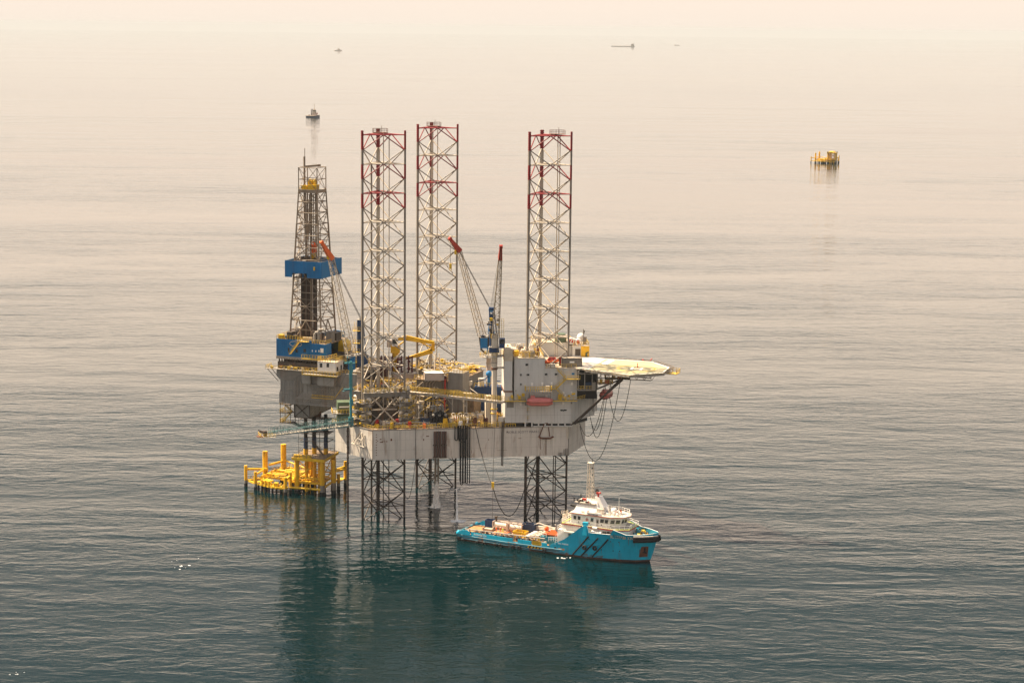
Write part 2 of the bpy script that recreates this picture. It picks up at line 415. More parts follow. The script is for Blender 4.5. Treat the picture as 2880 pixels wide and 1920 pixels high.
# deck edge railing, parts of it
m = MB(RF)
def edge(t, off=-0.35): return on_edge(A2, C2, t, DK + .06, off)
m.rail([edge(t) for t in (0.0, 0.1, 0.2, 0.305)], 1.15, 1.7, 0.06)
m.cut(); m.rail([edge(t) for t in (0.40, 0.5, 0.62)], 1.15, 1.7, 0.06); m.cut()
m.rail([on_edge(B2, A2, t, DK + .06, -0.35) for t in (0.0, 0.5, 1.0)], 1.15, 1.7, 0.06)
m.build('deck_railing', 'yellow_rail', RIG)

# ---- legs
LEG_R = 13.4 / math.sqrt(3); LEG_TOP = 123.1; BAY = 9.06
def make_leg(cx, cy, tag_red):
    F = Frame(cx, cy, 12.5)
    ch = [(LEG_R * math.cos(rad(a)), LEG_R * math.sin(rad(a))) for a in (210, 330, 90)]
    top = LEG_TOP - 1.35
    lv = [top - BAY * k for k in range(16)]                       # levels with horizontals
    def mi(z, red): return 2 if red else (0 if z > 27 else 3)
    m = MB(F)
    for e in range(3):
        A, B = V((*ch[e], 0)), V((*ch[(e + 1) % 3], 0)); M = (A + B) / 2
        A = A + (B - A).normalized() * .35; B = B - (B - A).normalized() * .35
        fm = 1 if e == 0 else 0  # near face greyer than the lit ones: its shade put into the colour
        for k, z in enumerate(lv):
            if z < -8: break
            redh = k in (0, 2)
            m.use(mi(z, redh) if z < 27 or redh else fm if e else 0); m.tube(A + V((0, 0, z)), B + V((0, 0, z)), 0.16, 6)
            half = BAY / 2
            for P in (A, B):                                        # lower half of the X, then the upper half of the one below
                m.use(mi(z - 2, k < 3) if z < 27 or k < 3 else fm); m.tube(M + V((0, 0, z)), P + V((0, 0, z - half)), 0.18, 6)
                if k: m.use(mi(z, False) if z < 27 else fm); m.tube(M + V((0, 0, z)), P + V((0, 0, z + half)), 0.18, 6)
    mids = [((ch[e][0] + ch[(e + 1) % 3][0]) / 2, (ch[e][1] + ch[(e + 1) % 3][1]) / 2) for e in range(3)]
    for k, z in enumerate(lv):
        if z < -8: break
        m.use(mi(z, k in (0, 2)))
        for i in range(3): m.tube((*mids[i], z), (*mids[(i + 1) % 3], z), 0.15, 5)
    # little platform with rails at the top
    m.use(4); q = V((ch[2][0] * 0.45, ch[2][1] * 0.45, top + 0.35))
    if tag_red == 3: q = V((3.4, 1.2, top + .35))
    m.cbox(q.x, q.y, q.z, 4.6, 3.0, 0.12)
    m.rail([q + V((sx * 2.2, sy * 1.4, 0.05)) for sx, sy in ((-1, -1), (1, -1), (1, 1), (-1, 1))], 1.2, 1.2, 0.05, close=True)
    m.tube(q + V((.4, 0, 0)), q + V((.4, 0, 2.2)), 0.07, 5)
    leg = m.build('leg', ['leg_cream', 'leg_grey', 'leg_red', 'leg_dark', 'rust_plate'], RIG)
    # chords with opposed racks
    for i in range(3):
        m = MB(F); x, y = ch[i]; t = V((-y, x, 0)).normalized(); rr = V((x, y, 0)).normalized()
        z0 = LEG_TOP
        segs = []
        for k in range(3):
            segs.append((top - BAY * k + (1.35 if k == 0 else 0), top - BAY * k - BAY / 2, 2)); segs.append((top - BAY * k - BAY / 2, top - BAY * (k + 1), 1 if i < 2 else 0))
        segs += [(top - BAY * 3, 27.0, 1 if i < 2 else 0), (27.0, -8.0, 3)]  # near chords in the shaded grey, rear chord in the lit cream
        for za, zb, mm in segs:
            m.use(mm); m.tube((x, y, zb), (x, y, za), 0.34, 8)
            n = int((za - zb) / 0.62)
            for sg in (-1, 1):
                c = V((x, y, 0)) + t * (0.42 * sg)
                m.bar(c + V((0, 0, zb)), c + V((0, 0, za)), 0.16, 0.20)
                for j in range(n):
                    zc = zb + (j + 0.5) * (za - zb) / n; d = t * (0.56 * sg) + V((x, y, zc))
                    m.bar(d - V((0, 0, 0.16)), d + V((0, 0, 0.16)), 0.15, 0.19)
        m.build('chord', ['leg_cream', 'leg_grey', 'leg_red', 'leg_dark'], leg)
    m = MB(F)
    for px in ((-.9, .9) if tag_red != 3 else (3.6, 4.3)):
        x = px + (1.6 if tag_red == 1 else 0); y = 1.2
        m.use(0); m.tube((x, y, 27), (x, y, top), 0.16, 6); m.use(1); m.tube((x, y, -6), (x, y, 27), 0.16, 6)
    if tag_red == 1:
        m.use(2); m.tube((-2.9, 2.6, 27), (-2.9, 2.6, top - 9), 0.30, 6); m.use(1); m.tube((-2.9, 2.6, -6), (-2.9, 2.6, 27), 0.30, 6)
    m.build('water_pipe', ['leg_cream', 'leg_dark', 'leg_grey'], leg)
    return leg
LEGS = [(-41.2, 617.5), (-26.2, 662.0), (10.5, 621.0)]
for i, (x, y) in enumerate(LEGS): make_leg(x, y, i + 1)

# ---- jacking towers round the stern legs
def jack_house(cx, cy, full=True):
    F = Frame(cx, cy, 12.5)
    ch = [(LEG_R * math.cos(rad(a)), LEG_R * math.sin(rad(a))) for a in (210, 330, 90)]
    m = MB(F); rl = MB(F); pf = MB(F); H = None; gears = []; extra = []
    for i, (x, y) in enumerate(ch):
        r = V((x, y, 0)).normalized(); t = V((-r.y, r.x, 0)); c = V((x, y, 0)); g = MB(F); gears.append(g)
        for sg in (-1, 1):                                           # two columns of gearboxes facing the racks
            q = c + t * (1.9 * sg)
            m.use(0); m.bar(q + V((0, 0, DK)), q + V((0, 0, 41.0)), 1.7, 1.5)
            for k in range(4):
                z = DK + 1.2 + k * 2.2
                g.use((0, 2, 0, 2)[k]); (g.cut() if k == 0 else None); g.tube(q + r * 0.7 + V((0, 0, z)), q + r * 2.0 + V((0, 0, z)), 0.55, 8); g.tube(q + t * sg * 0.6 + V((0, 0, z + .9)), q + t * sg * 2.1 + V((0, 0, z + .9)), 0.5, 8)
                g.use(1); g.tube(q + r * 2.0 + V((0, 0, z)), q + r * 2.6 + V((0, 0, z)), 0.3, 6)
        for k in range(3):                                           # tiers of yellow service decks
            z = DK + 2.3 + k * 2.6; w_ = 3.4
            cor = [c + t * (-w_) + r * 2.6, c + t * w_ + r * 2.6, c + t * w_ - r * .8, c + t * (-w_) - r * .8]
            P = [(v.x, v.y) for v in cor]
            pf.prism(P, z, z + 0.12)
            rl.rail([V((v.x, v.y, z + .12)) for v in (cor[3], cor[0], cor[1], cor[2])], 1.1, 1.3, 0.055)
    zt = 41.0
    for e in range(3):
        A, B = V((*ch[e], 0)), V((*ch[(e + 1) % 3], 0)); n = (A + B).normalized()
        m.use(0); m.bar(A + n * 1.6 + V((0, 0, zt - .5)), B + n * 1.6 + V((0, 0, zt - .5)), 1.3, 1.3)
        P = [A + n * .9, B + n * .9, B + n * 3.0, A + n * 3.0]
        pf.prism([(v.x, v.y) for v in P], zt + .18, zt + .3)
        rl.rail([V((v.x, v.y, zt + .3)) for v in (P[2], P[3])], 1.15, 1.3, 0.06); rl.rail([V((v.x, v.y, zt + .3)) for v in (P[0], P[1])], 1.15, 1.3, 0.06)
        # K frames between the towers
        m.use(2); c_ = (A + B) / 2 - n * 1.0; dd = (B - A) * .34; m.bar(c_ - dd + V((0, 0, DK + 2.6)), c_ + dd + V((0, 0, DK + 2.6)), .3, 5.0)
        m.use(1)
        M = (A + B) / 2 + n * 1.3
        m.use(3)
        for Q, Q2 in ((A, B), (B, A)): m.tube(Q.lerp(Q2, .18) + n * 1.5 + V((0, 0, DK + .2)), Q2.lerp(Q, .18) + n * 1.5 + V((0, 0, zt - 1.0)), 0.28, 6)
        m.tube(A.lerp(B, .2) + n * 1.4 + V((0, 0, DK + 5)), B.lerp(A, .2) + n * 1.4 + V((0, 0, DK + 5)), .2, 6)
        for k in range(7):
            q = A.lerp(B, (k + .6) / 7.5) + n * RND.uniform(1.4, 2.6); h = RND.uniform(.5, 1.3)
            extra.append((q.x, q.y, zt + .3 + h / 2, RND.uniform(.6, 1.5), RND.uniform(.5, 1.2), h, RND.choice(('cream_paint', 'mud_grey', 'yellow_paint', 'rust_plate'))))
    H = m.build('jack_house', ['steel_grey', 'leg_grey', 'dark_steel', 'leg_cream'], RIG)
    for g in gears: g.build('gearbox', ['mud_grey', 'yellow_paint', 'cream_paint'], H)
    scatter('service_unit', extra, H, F)
    pf.build('service_deck', 'mud_grey', H); rl.build('guard_rail', 'yellow_rail', H)
for i, (x, y) in enumerate(LEGS): jack_house(x, y)

# mezzanine behind the near leg, full of rails and small units
m = MB(RF); m.box(-9, 7, -11.5, 6, 38.0, 38.3); m.use(1)
for x in (-8.5, -4, 0, 4, 6.6):
    for y in (-11, -3, 5): m.tube((x, y, DK), (x, y, 38), .22, 6)
MZ = m.build('mezzanine_deck', ['mud_grey', 'steel_grey'], RIG)
m = MB(RF)
for y in (-11.4, -7.5, -3, 2): m.rail([(-9, y, 38.3), (7, y, 38.3)], 1.3, 1.1, .07)
for x in (-6, 0, 5): m.stair((x, -9, 38.3), (x + 3.4, -9, 41.6), 1.0); m.rail([(x, -6, 40.4), (x + 4, -6, 40.4)], 1.3, .9, .07)
m.build('guard_rail', 'yellow_rail', MZ)
scatter('mezzanine_unit', [(RND.uniform(-8.5, 6.5), RND.uniform(-11, 4), 38.3 + .6, RND.uniform(.6, 2.0), RND.uniform(.5, 1.6), RND.uniform(.6, 1.8), RND.choice(('cream_paint', 'yellow_paint', 'rust_plate', 'roof_tan', 'mud_grey', 'red_paint'))) for k in range(46)], MZ)
m = MB(RF)
for k in range(40):
    x, y, z = RND.uniform(-9, 7), RND.uniform(-11.5, 2), RND.uniform(38.5, 42); m.use(RND.choice((0, 1, 2))); m.path([(x, y, 38.3), (x, y, z), (x + RND.uniform(-4, 4), y, z), (x + RND.uniform(-4, 4), y + 1, 38.4)], RND.uniform(.07, .14), 5)
m.build('mezzanine_piping', ['cream_paint', 'yellow_rail', 'mud_grey'], MZ)
# ------------------------------------------------------------------ living quarters and helideck
QF = Frame(-1.9, 611.3, 5)               # x along the near wall, y inboard
def qp(px, py, y=0.0):
    """frame point on the quarters' vertical plane y seen at a photo pixel"""
    p0 = QF(0, y, 0); n = QF(0, 1, 0) - QF(0, 0, 0); d = at(px, py, Y=600) - V((0, 0, CAMH))
    t = (p0 - V((0, 0, CAMH))).dot(n) / d.dot(n); return QF.loc(V((0, 0, CAMH)) + d * t)
z_low, z_led, z_roof, z_top = 32.0, 39.2, 49.2, 52.4
xr = qp(1606, 1183).x
bow = QF.loc(at(1671, 1167, z=z_low)); bow2 = QF.loc(at(1681, 1105, z=39.2))
low = [(0, 0), (xr, 0.0), (bow.x, bow.y), (bow.x + 0.5, bow.y + 12), (0, 30)]
m = MB(QF)
m.prism(low, z_low, z_led)
m.use(1)                                   # black block puts in the shade of the open storey, stubby columns before it
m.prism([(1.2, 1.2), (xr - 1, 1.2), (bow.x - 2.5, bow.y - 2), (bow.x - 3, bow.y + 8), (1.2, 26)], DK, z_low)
m.use(0)
n_ = 14
for k in range(n_ + 1):
    x = 6.2 + (xr - 6.2) * k / n_
    if k % 2 == 0: m.box(x, x + .45, 0.05, .5, DK, z_low)
m.box(9.0, xr, 0.05, .35, DK, DK + .35); m.box(9.0, xr, 0.05, .35, z_low - .35, z_low - .004)
QT = m.build('living_quarters', ['quarters_paint', 'black'], RIG)
x1, x2, x3 = qp(1447, 1010, .6).x, qp(1531, 1011, .6).x, qp(1624, 1037, .6).x
m = MB(QF)                                 # accommodation block, stepped: tall part and low part
m.box(x1, x2, .6, 22, z_led, z_top); m.box(x2 + .003, x3, .72, 24, z_led, z_roof)
m.use(1); m.box(x1 - .1, x2 + .1, .5, 22.1, z_top, z_top + .2); m.box(x2 + .1, x3 + .1, .6, 24.1, z_roof, z_roof + .2)
m.use(0)
for px, py in ((1531, 1011),):
    x = qp(px, py, .6).x; m.box(x - .12, x + .12, .45, .6, z_led, z_top)
ACC = m.build('accommodation_block', ['quarters_paint', 'roof_tan'], QT)
def window(px0, py0, px1, py1, y=.6, glass='window_glass', frame='quarters_paint'):
    a, b = qp(px0, py1, y), qp(px1, py0, y)
    m = MB(QF); t = .10
    m.box(a.x - t, b.x + t, y - .10, y - .003, b.z, b.z + t); m.box(a.x - t, b.x + t, y - .10, y - .003, a.z - t, a.z); m.box(a.x - t, a.x, y - .10, y - .003, a.z, b.z); m.box(b.x, b.x + t, y - .10, y - .003, a.z, b.z)
    f = m.use(1).box(a.x, b.x, y - .05, y - .004, a.z, b.z).build('window', [frame, glass], QT)
    return f
zx = lambda x, y: (1300 + x * .20408, 920 + y * .20408)
for x0, y0, x1_, y1, gl in ((872, 500, 910, 530, 'window_glass'), (799, 641, 819, 669, 'window_glass'), (886, 641, 926, 666, 'window_glass'), (799, 772, 818, 800, 'window_glass'), (1137, 634, 1175, 661, 'window_glass'), (1274, 632, 1312, 660, 'window_glass'), (1395, 770, 1404, 785, 'window_glass'), (732, 866, 745, 877, 'window_glass')):
    window(*zx(x0, y0), *zx(x1_, y1), y=.6 if x0 < 1131 else .72, glass=gl)
window(*zx(1496, 1031), *zx(1515, 1055), y=0.0)
a, b = qp(*zx(1508, 655), .72), qp(*zx(1548, 628), .72)
MB(QF).box(a.x, b.x, .66, .715, a.z, b.z).build('blue_sign', 'blue_wall', QT)
a, b = qp(*zx(1432, 617), .72), qp(*zx(1490, 607), .72)
MB(QF).box(a.x, b.x, .6, .715, a.z, b.z).build('name_board', 'cream_paint', QT)
for x, y, v in ((960, 783, .6), (1102, 782, .6), (1232, 778, .72), (1511, 774, .72), (805, 1054, 0), (1391, 1043, 0), (1393, 908, .72), (1506, 908, .72)):
    q = qp(*zx(x, y), v); m = MB(QF); m.box(q.x - .32, q.x + .32, v - .35, v - .004, q.z - .45, q.z + .45); m.build('lamp_box', 'white_paint', QT)
m = MB(QF)                                 # wall louvre panel and dark shade board on the lower block
a, b = qp(*zx(615, 1105), 0), qp(*zx(710, 1025), 0); m.box(a.x, b.x, -.06, -.004, a.z, b.z)
m.build('louvre', 'steel_grey', QT)
m = MB(QF)
for x, y in ((1360, 1142), (1368, 1146), (1376, 1141), (1392, 1147), (1400, 1144), (1412, 1140), (1420, 1143), (1431, 1141)):
    q = qp(*zx(x, y), 0); m.box(q.x - .22, q.x + .22, -.02, -.004, q.z - .2, q.z + .2)
m.build('wall_emblem', 'black', QT)
# tall stair tower / exhaust casing at the inboard end
e0, e1 = qp(1419, 985).x, qp(1441, 985).x
m = MB(QF)
m.box(e0, e1, -.2, 10, 42.3, 51.8); m.use(1); m.box(e0 - .1, e1 + .1, -.3, 10.1, 51.8, 55.6); m.use(2); m.box(e0 + .3, e1 + .2, -.1, 9, z_led, 42.3); m.use(3); m.box(e0 - .2, e1 + .25, -.4, 10.2, 41.9, 42.25)
m.use(1); m.cyl((e0 + e1) / 2, 3, 55.6, 56.5, .3, 8); m.box(e0 + .4, e1 - .5, 1, 8, 55.6, 55.9)
m.build('exhaust_casing', ['quarters_paint', 'rust_tan' if 'rust_tan' in MATS else 'roof_tan', 'quarters_paint', 'rust_plate'], QT)
# ledge walkway with rails, boxes and cabinets
m = MB(QF); xl = qp(1418, 1128).x; xe = qp(1622, 1128).x
m.box(xl, xe, -1.7, .0, z_led - .05, z_led + .12)
m.use(1); m.box(xl, xe, -1.75, -1.62, z_led - .12, z_led + .2); m.build('ledge_walkway', ['mud_grey', 'yellow_rail'], QT)
m = MB(QF)
g0, g1 = qp(1480, 1120).x, qp(1562, 1120).x
m.rail([(xl, -1.6, z_led + .12), (g0 - .6, -1.6, z_led + .12)], 1.15, 1.4, .06); m.rail([(g1 + .6, -1.6, z_led + .12), (xe, -1.6, z_led + .12), (xe + 3.4, 2.6, z_led + .12)], 1.15, 1.2, .065)
m.build('ledge_railing', 'yellow_rail', QT)
for x, y, w_, h_ in ((790, 968, .9, 1.1), (840, 930, .9, .9), (1335, 955, .6, 1.5), (1470, 945, .7, .6), (1520, 918, .5, .5), (685, 955, .7, .9), (1160, 945, .6, .8), (765, 935, .4, .5), (1350, 965, .9, 1.5), (1545, 915, .5, .5), (1420, 950, .6, .9)):
    q = qp(*zx(x, y), -.4); zb_ = max(z_led + .12, q.z - h_ / 2); m = MB(QF); m.box(q.x - w_ / 2, q.x + w_ / 2, -.8, -.05, zb_, zb_ + h_); m.build('yellow_cabinet' if x not in (1160, 1420) else 'white_cabinet', 'yellow_paint' if x not in (1160, 1420) else 'white_paint', QT)
# zig-zag stair
s1, s2, s3 = qp(*zx(1315, 585), -.6), qp(*zx(1450, 705), -.6), qp(*zx(1285, 850), -.6)
m = MB(QF); m.stair((s1.x, -.6, s1.z), (s2.x - .5, -.6, s2.z - .2), 1.0); m.stair((s3.x, -.6, s3.z), (s2.x - .4, -.6, s2.z - .2), 1.0)
m.box(s2.x - .5, qp(*zx(1620, 700)).x, -1.1, .7, s2.z - .3, s2.z - .2); m.rail([(s2.x, -1.05, s2.z - .2), (qp(*zx(1620, 700)).x, -1.05, s2.z - .2)], 1.1, 1.2, .06)
m.box(s3.x - 1.4, s3.x + .3, -1.1, .5, s3.z - .1, s3.z); m.rail([(s3.x - 1.4, -1.05, s3.z), (s3.x + .2, -1.05, s3.z)], 1.1, .9, .06)
m.stair((s3.x + 3.4, -.9, z_led + .2), (s3.x + .3, -.9, s3.z), .9)
m.build('outside_stair', 'yellow_rail', QT)
# roof clutter of the tall block: rails, units, dish
m = MB(QF); m.rail([(x1 + .2, .8, z_top + .2), (x2 - .2, .8, z_top + .2), (x2 - .2, 21, z_top + .2), (x1 + .2, 21, z_top + .2)], 1.1, 1.6, .05, close=True)
m.rail([(x2 + .8, .9, z_roof + .2), (x3 - .3, .9, z_roof + .2)], 1.1, 1.6, .05)
m.build('roof_railing', 'yellow_rail', QT)
its = []
for k in range(44):
    x, y = RND.uniform(x1 + .8, x2 - .9), RND.uniform(1.5, 20); h = RND.choice((.5, .8, 1.1, 1.6)); its.append((x, y, z_top + .2 + h / 2, RND.uniform(.4, 1.5), RND.uniform(.4, 1.5), h, RND.choice(('cream_paint', 'cream_paint', 'steel_grey', 'yellow_paint', 'white_paint', 'rust_plate'))))
for x in (5.8, 8.4): its.append((x, 3, z_top + 1.4, 1.5, 1.6, 2.2, 'cream_paint'))
scatter('roof_unit', its, QT, QF)
m = MB(QF)
for k in range(8): x = RND.uniform(x1 + 1, x2 - 1); m.path([(x, 1.6, z_top + .4), (x, 1.6, z_top + 1.9), (x + RND.uniform(-1.5, 1.5), 1.6, z_top + 1.9), (x, 6, z_top + .5)], .1, 5)
m.build('roof_piping', 'yellow_rail', QT)
m = MB(QF); q = qp(1470, 991, 5); m.cyl(q.x, 5, z_top + .2, q.z - .3, .12, 6)
m.ball(q.x, 5, q.z, .95, 12, 6, 1, .35, 1); m.build('satellite_dish', 'mud_grey', QT)

# ---- upper deck house behind the bow leg, with yellow panel
HZ = 49.5
h0 = at(1657, 1003, z=HZ); HF = Frame(h0.x, h0.y, 5)
def hpx(px, py, y=0.0):
    p0 = HF(0, y, 0); n = HF(0, 1, 0) - HF(0, 0, 0); d = at(px, py, Y=600) - V((0, 0, CAMH)); t = (p0 - V((0, 0, CAMH))).dot(n) / d.dot(n); return HF.loc(V((0, 0, CAMH)) + d * t)
hx0, hx1, hx2 = hpx(1500, 985).x, hpx(1610, 985).x, hpx(1634, 985).x; hzt = hpx(1640, 973).z
m = MB(HF); m.box(hx1, 0, 0, 9, HZ, hzt); m.box(hx0, hx1, 1.6, 9.5, HZ, hzt + .9); m.use(1); m.box(hx2, -.02, -.05, -.004, HZ + .1, hzt - .05); m.box(.004, .05, .2, 8.8, HZ, hzt - .05)
m.use(2); m.box(hx1 + .9, hx2 - .15, -.06, -.006, HZ + .4, HZ + 2.6); m.use(3); m.box(hx1 - .1, .1, -.1, 9.1, hzt, hzt + .15); m.box(hx0 - .1, hx1 + .1, 1.5, 9.6, hzt + .9, hzt + 1.05)
UH = m.build('deck_house', ['quarters_paint', 'yellow_deep', 'dark_steel', 'roof_tan'], QT)
m = MB(HF); m.rail([(hx0, 1.7, hzt + 1.05), (hx1, 1.7, hzt + 1.05), (hx1, 9, hzt + 1.05), (hx0, 9, hzt + 1.05)], 1.1, 1.5, .05, close=True); m.rail([(hx1 + .3, .1, hzt + .15), (-.1, .1, hzt + .15), (-.1, 9, hzt + .15)], 1.1, 1.4, .05); m.build('guard_rail', 'yellow_rail', UH)
m = MB(HF); q = hpx(1640, 968, 2)
m.cbox(hpx(1645, 965, 2).x, 2, hzt + 1.5, 1.0, 1.0, 2.6); m.tube((q.x, 2, hzt), (q.x, 2, hpx(1640, 925, 2).z), .13, 6); a = hpx(1644, 925, 2); m.tube((a.x, 2, a.z - .4), (a.x - .2, 2, a.z - 1.5), .2, 6)
m.build('mast', 'steel_grey', UH)
m = MB(HF); q = hpx(1634, 948, 4); m.cyl(q.x, 4, hzt, q.z - .3, .4, 8); m.ball(q.x, 4, q.z, 1.35, 14, 8); m.build('radar_dome', 'white_paint', UH)
m = MB(HF); q = hpx(1577, 953, 3); m.cyl(q.x, 3, hzt + 1, q.z + 1.0, 1.9, 16); m.use(1); m.cyl(q.x, 3, q.z + 1.0, q.z + 1.45, 2.0, 16); m.use(0); m.cyl(q.x, 3, q.z + 1.45, q.z + 1.8, 1.6, 16); m.build('water_tank', ['green_paint', 'cream_paint'], UH)
for px, py, s_ in ((1626, 963, 1.25), (1606, 959, 1.1), (1613, 961, 1.1)):
    q = hpx(px, py, 1); m = MB(HF); m.torus(q.x, 1, q.z, s_ * .8, .22, 'y', 16, 6); m.torus(q.x, 1.9, q.z, s_ * .8, .22, 'y', 16, 6); m.use(1); m.tube((q.x, .9, q.z), (q.x, 2, q.z), s_ * .45, 10); m.use(2); m.cbox(q.x, 1.4, (hzt + q.z - s_) / 2, .9, .9, max(.3, q.z - s_ - hzt)); m.build('hose_reel', ['white_paint', 'red_paint', 'dark_steel'], UH)

# ---- helideck
pts = [at(x, y, z=HZ) for x, y in ((1698, 1008), (1836, 1017), (1884, 1033), (1866, 1048), (1770, 1054), (1648, 1038))]
hp = [(p.x, p.y) for p in pts][::-1]
walk = [(p.x, p.y) for p in [at(x, y, z=HZ) for x, y in ((1600, 1030), (1648, 1038.2), (1698, 1007.9), (1657, 1003.5), (1600, 1001))]][::1]
m = MB(W); m.prism(hp, HZ - .45, HZ)
m.use(1); m.prism(walk, HZ - .4, HZ + .02)
m.use(2)
cx_, cy_ = sum(p[0] for p in hp) / 6, sum(p[1] for p in hp) / 6
inn = [(x + (cx_ - x) * .012, y + (cy_ - y) * .012) for x, y in hp]; inn2 = [(x + (cx_ - x) * .045, y + (cy_ - y) * .045) for x, y in hp]
def flat_ring(A, B, z):
    n = len(A); m._add([V((*p, z)) for p in A] + [V((*p, z)) for p in B], [(i, (i + 1) % n, (i + 1) % n + n, i + n) for i in range(n)])
flat_ring(inn, inn2, HZ + .006)
HEL = m.build('helideck', ['heli_green', 'cream_paint', 'heli_mark'], RIG)
cc = at(1790, 1036, z=HZ); m = MB(Frame(cc.x, cc.y, -20))
circ = lambda r: [(cc.x + r * math.cos(2 * math.pi * k / 48), cc.y + r * math.sin(2 * math.pi * k / 48)) for k in range(48)]
flat_ring_m = m; m = MB(W); flat_ring(circ(6.3), circ(5.4), HZ + .008); m.build('landing_circle', 'heli_yellow', HEL)
m = MB(Frame(cc.x, cc.y - .6, -12)); zz = HZ + .016
m.box(-1.9, -1.05, -2.1, 2.1, zz - .004, zz); m.box(1.05, 1.9, -2.1, 2.1, zz - .004, zz); m.box(-1.05, 1.05, -.45, .45, zz - .004, zz); m.build('landing_mark', 'heli_mark', HEL)
m = MB(W); a, b = at(1721, 1012, z=HZ), at(1700, 1023, z=HZ); d = (b - a).normalized(); nn = V((-d.y, d.x, 0)) * 1.0
m._add([a - nn + V((0, 0, .01)), b - nn + V((0, 0, .01)), b + nn + V((0, 0, .01)), a + nn + V((0, 0, .01))], [(0, 1, 2, 3)])
m.build('white_panel_mark', 'heli_mark', HEL)
m = MB(W); a = at(1793, 1033, z=HZ); m.wtube(a, a + V((0, 0, 1.4)), .12, 6); m.wtube(a, a + V((0, 0, .5)), .35, 6, .1); m.build('wind_cone', 'red_paint', HEL)
# safety net around the edge
m = MB(W); P = [V((*p, HZ - .1)) for p in hp]; n6 = len(P); cen = V((cx_, cy_, HZ - .1))
for i in range(n6):
    a, b = P[i], P[(i + 1) % n6]
    if i == 5 or (i == 4): pass
    o = ((a + b) / 2 - cen).normalized() * 1.7 + V((0, 0, .25)); k = max(2, round((b - a).length / 1.6))
    if (b - a).length > 20: continue
    m.wtube(a + o, b + o, .06, 4)
    for j in range(k + 1):
        q = a.lerp(b, j / k); m.wtube(q, q + o, .06, 4); 
        if j < k: m.wtube(q, a.lerp(b, (j + 1) / k) + o, .025, 4); m.wtube(q + o, a.lerp(b, (j + 1) / k), .025, 4)
m.build('safety_net', 'derrick_steel', HEL)
tp = at(1884, 1033, z=HZ); m = MB(Frame(tp.x, tp.y, -20)); m.box(-.4, 3.2, -3.4, .6, HZ - 1.6, HZ - 1.45)
m.rail([(-.4, -3.4, HZ - 1.5), (3.2, -3.4, HZ - 1.5), (3.2, .6, HZ - 1.5), (-.4, .6, HZ - 1.5)], 1.3, 1.1, .07); m.build('end_platform', 'yellow_rail', HEL)
# support frame under the deck
m = MB(W)
ctr = [at(1640, 1095, z=41.5), at(1676, 1112, z=40.0)]
edge_pts = [at(1770, 1056, z=HZ - .6), at(1866, 1050, z=HZ - .6), at(1884, 1035, z=HZ - .6), at(1700, 1010, z=HZ - .6), at(1836, 1019, z=HZ - .6)]
foot = [at(1606, 1195, z=31.5), QF(bow.x - 3, bow.y + 1, 32.2), QF(bow.x - .5, bow.y, 38)]
for q in (at(1752, 1068, z=46.5), at(1744, 1070, z=46.5)): 
    for f_ in (foot[0],): m.wtube(f_, q, .24, 6)
m.wtube(foot[0] + V((1.2, 1.2, 0)), at(1757, 1066, z=46.8) + V((0, 3, 0)), .2, 6)
m.wtube(foot[1], edge_pts[4] + V((-6, -3, -.6)), .3, 6); m.wtube(foot[2] + V((0, 0, 2)), edge_pts[2] + V((-9, 0, -1)), .26, 6)
for k in range(7):
    t = .15 + k * .12; a = foot[0].lerp(at(1752, 1068, z=46.5), t); b = (foot[0] + V((1.2, 1.2, 0))).lerp(at(1757, 1066, z=46.8) + V((0, 3, 0)), t + .05); m.wtube(a, b, .12, 5)
# trusses along the underside
for off in (0.0, .35, .7):
    a = V(pts[5]).lerp(V(pts[0]), off) + V((0, 0, -.7)); b = V(pts[3] if off < .5 else pts[2]).lerp(V(pts[1]), off * .5) + V((0, 0, -.7)); h = V((0, 0, -1.9)); n = 9
    a = a.lerp(b, .12)
    m.wtube(a, b, .16, 5); m.wtube(a + h, a.lerp(b, .82) + h, .16, 5)
    for k in range(n):
        p, q = a.lerp(b, k / n), a.lerp(b, (k + .5) / n); r_ = a.lerp(b, (k + 1) / n)
        if (k + 1) / n <= .92: m.wtube(p, q + h, .1, 4); m.wtube(q + h, r_, .1, 4)
m.build('support_truss', 'dark_steel', HEL)
# perimeter beam
m = MB(W)
for i in range(6):
    a, b = V((*hp[i], HZ - .65)), V((*hp[(i + 1) % 6], HZ - .65)); m.bar(a, b, .3, .5)
m.build('edge_beam', 'mud_grey', HEL)

# ---- open bays and balconies under the helideck
b0, b1 = qp(1624, 1070, .3), qp(1680, 1070, .3)
m = MB(QF)
m.use(1); m.box(x3 + .01, x3 + 6.5, 2.2, 12, z_led, 47.5)  # solid black fill puts in the shade of the bay interior
m.use(0); m.box(x3 + .02, x3 + 5.6, -.9, 2.2, 42.3, 42.6); m.box(x3 + 4.7, x3 + 5.7, -.9, 3.5, 42.6, 45.0); m.box(x3 + .02, x3 + 6.4, -.6, 12, 47.5, 47.8)
for x in (x3 + .2, x3 + 2.2, x3 + 4.6, x3 + 6.2):
    m.tube((x, -.8, 42.6), (x, -.8, 48.6), .16, 6); m.tube((x, -.8, 48.0), (x + .8, .5, 49.2), .14, 6)
m.use(2); m.cbox(x3 + 3.4, 1.0, 43.7, 2.2, 2, 2.1)
BAY_ = m.build('lower_bay', ['mud_grey', 'black', 'navy_box'], QT)
m = MB(QF); m.rail([(x3 + .1, -.85, 42.6), (x3 + 4.8, -.85, 42.6)], 1.2, 1.0, .075); m.build('guard_rail', 'yellow_rail', BAY_)
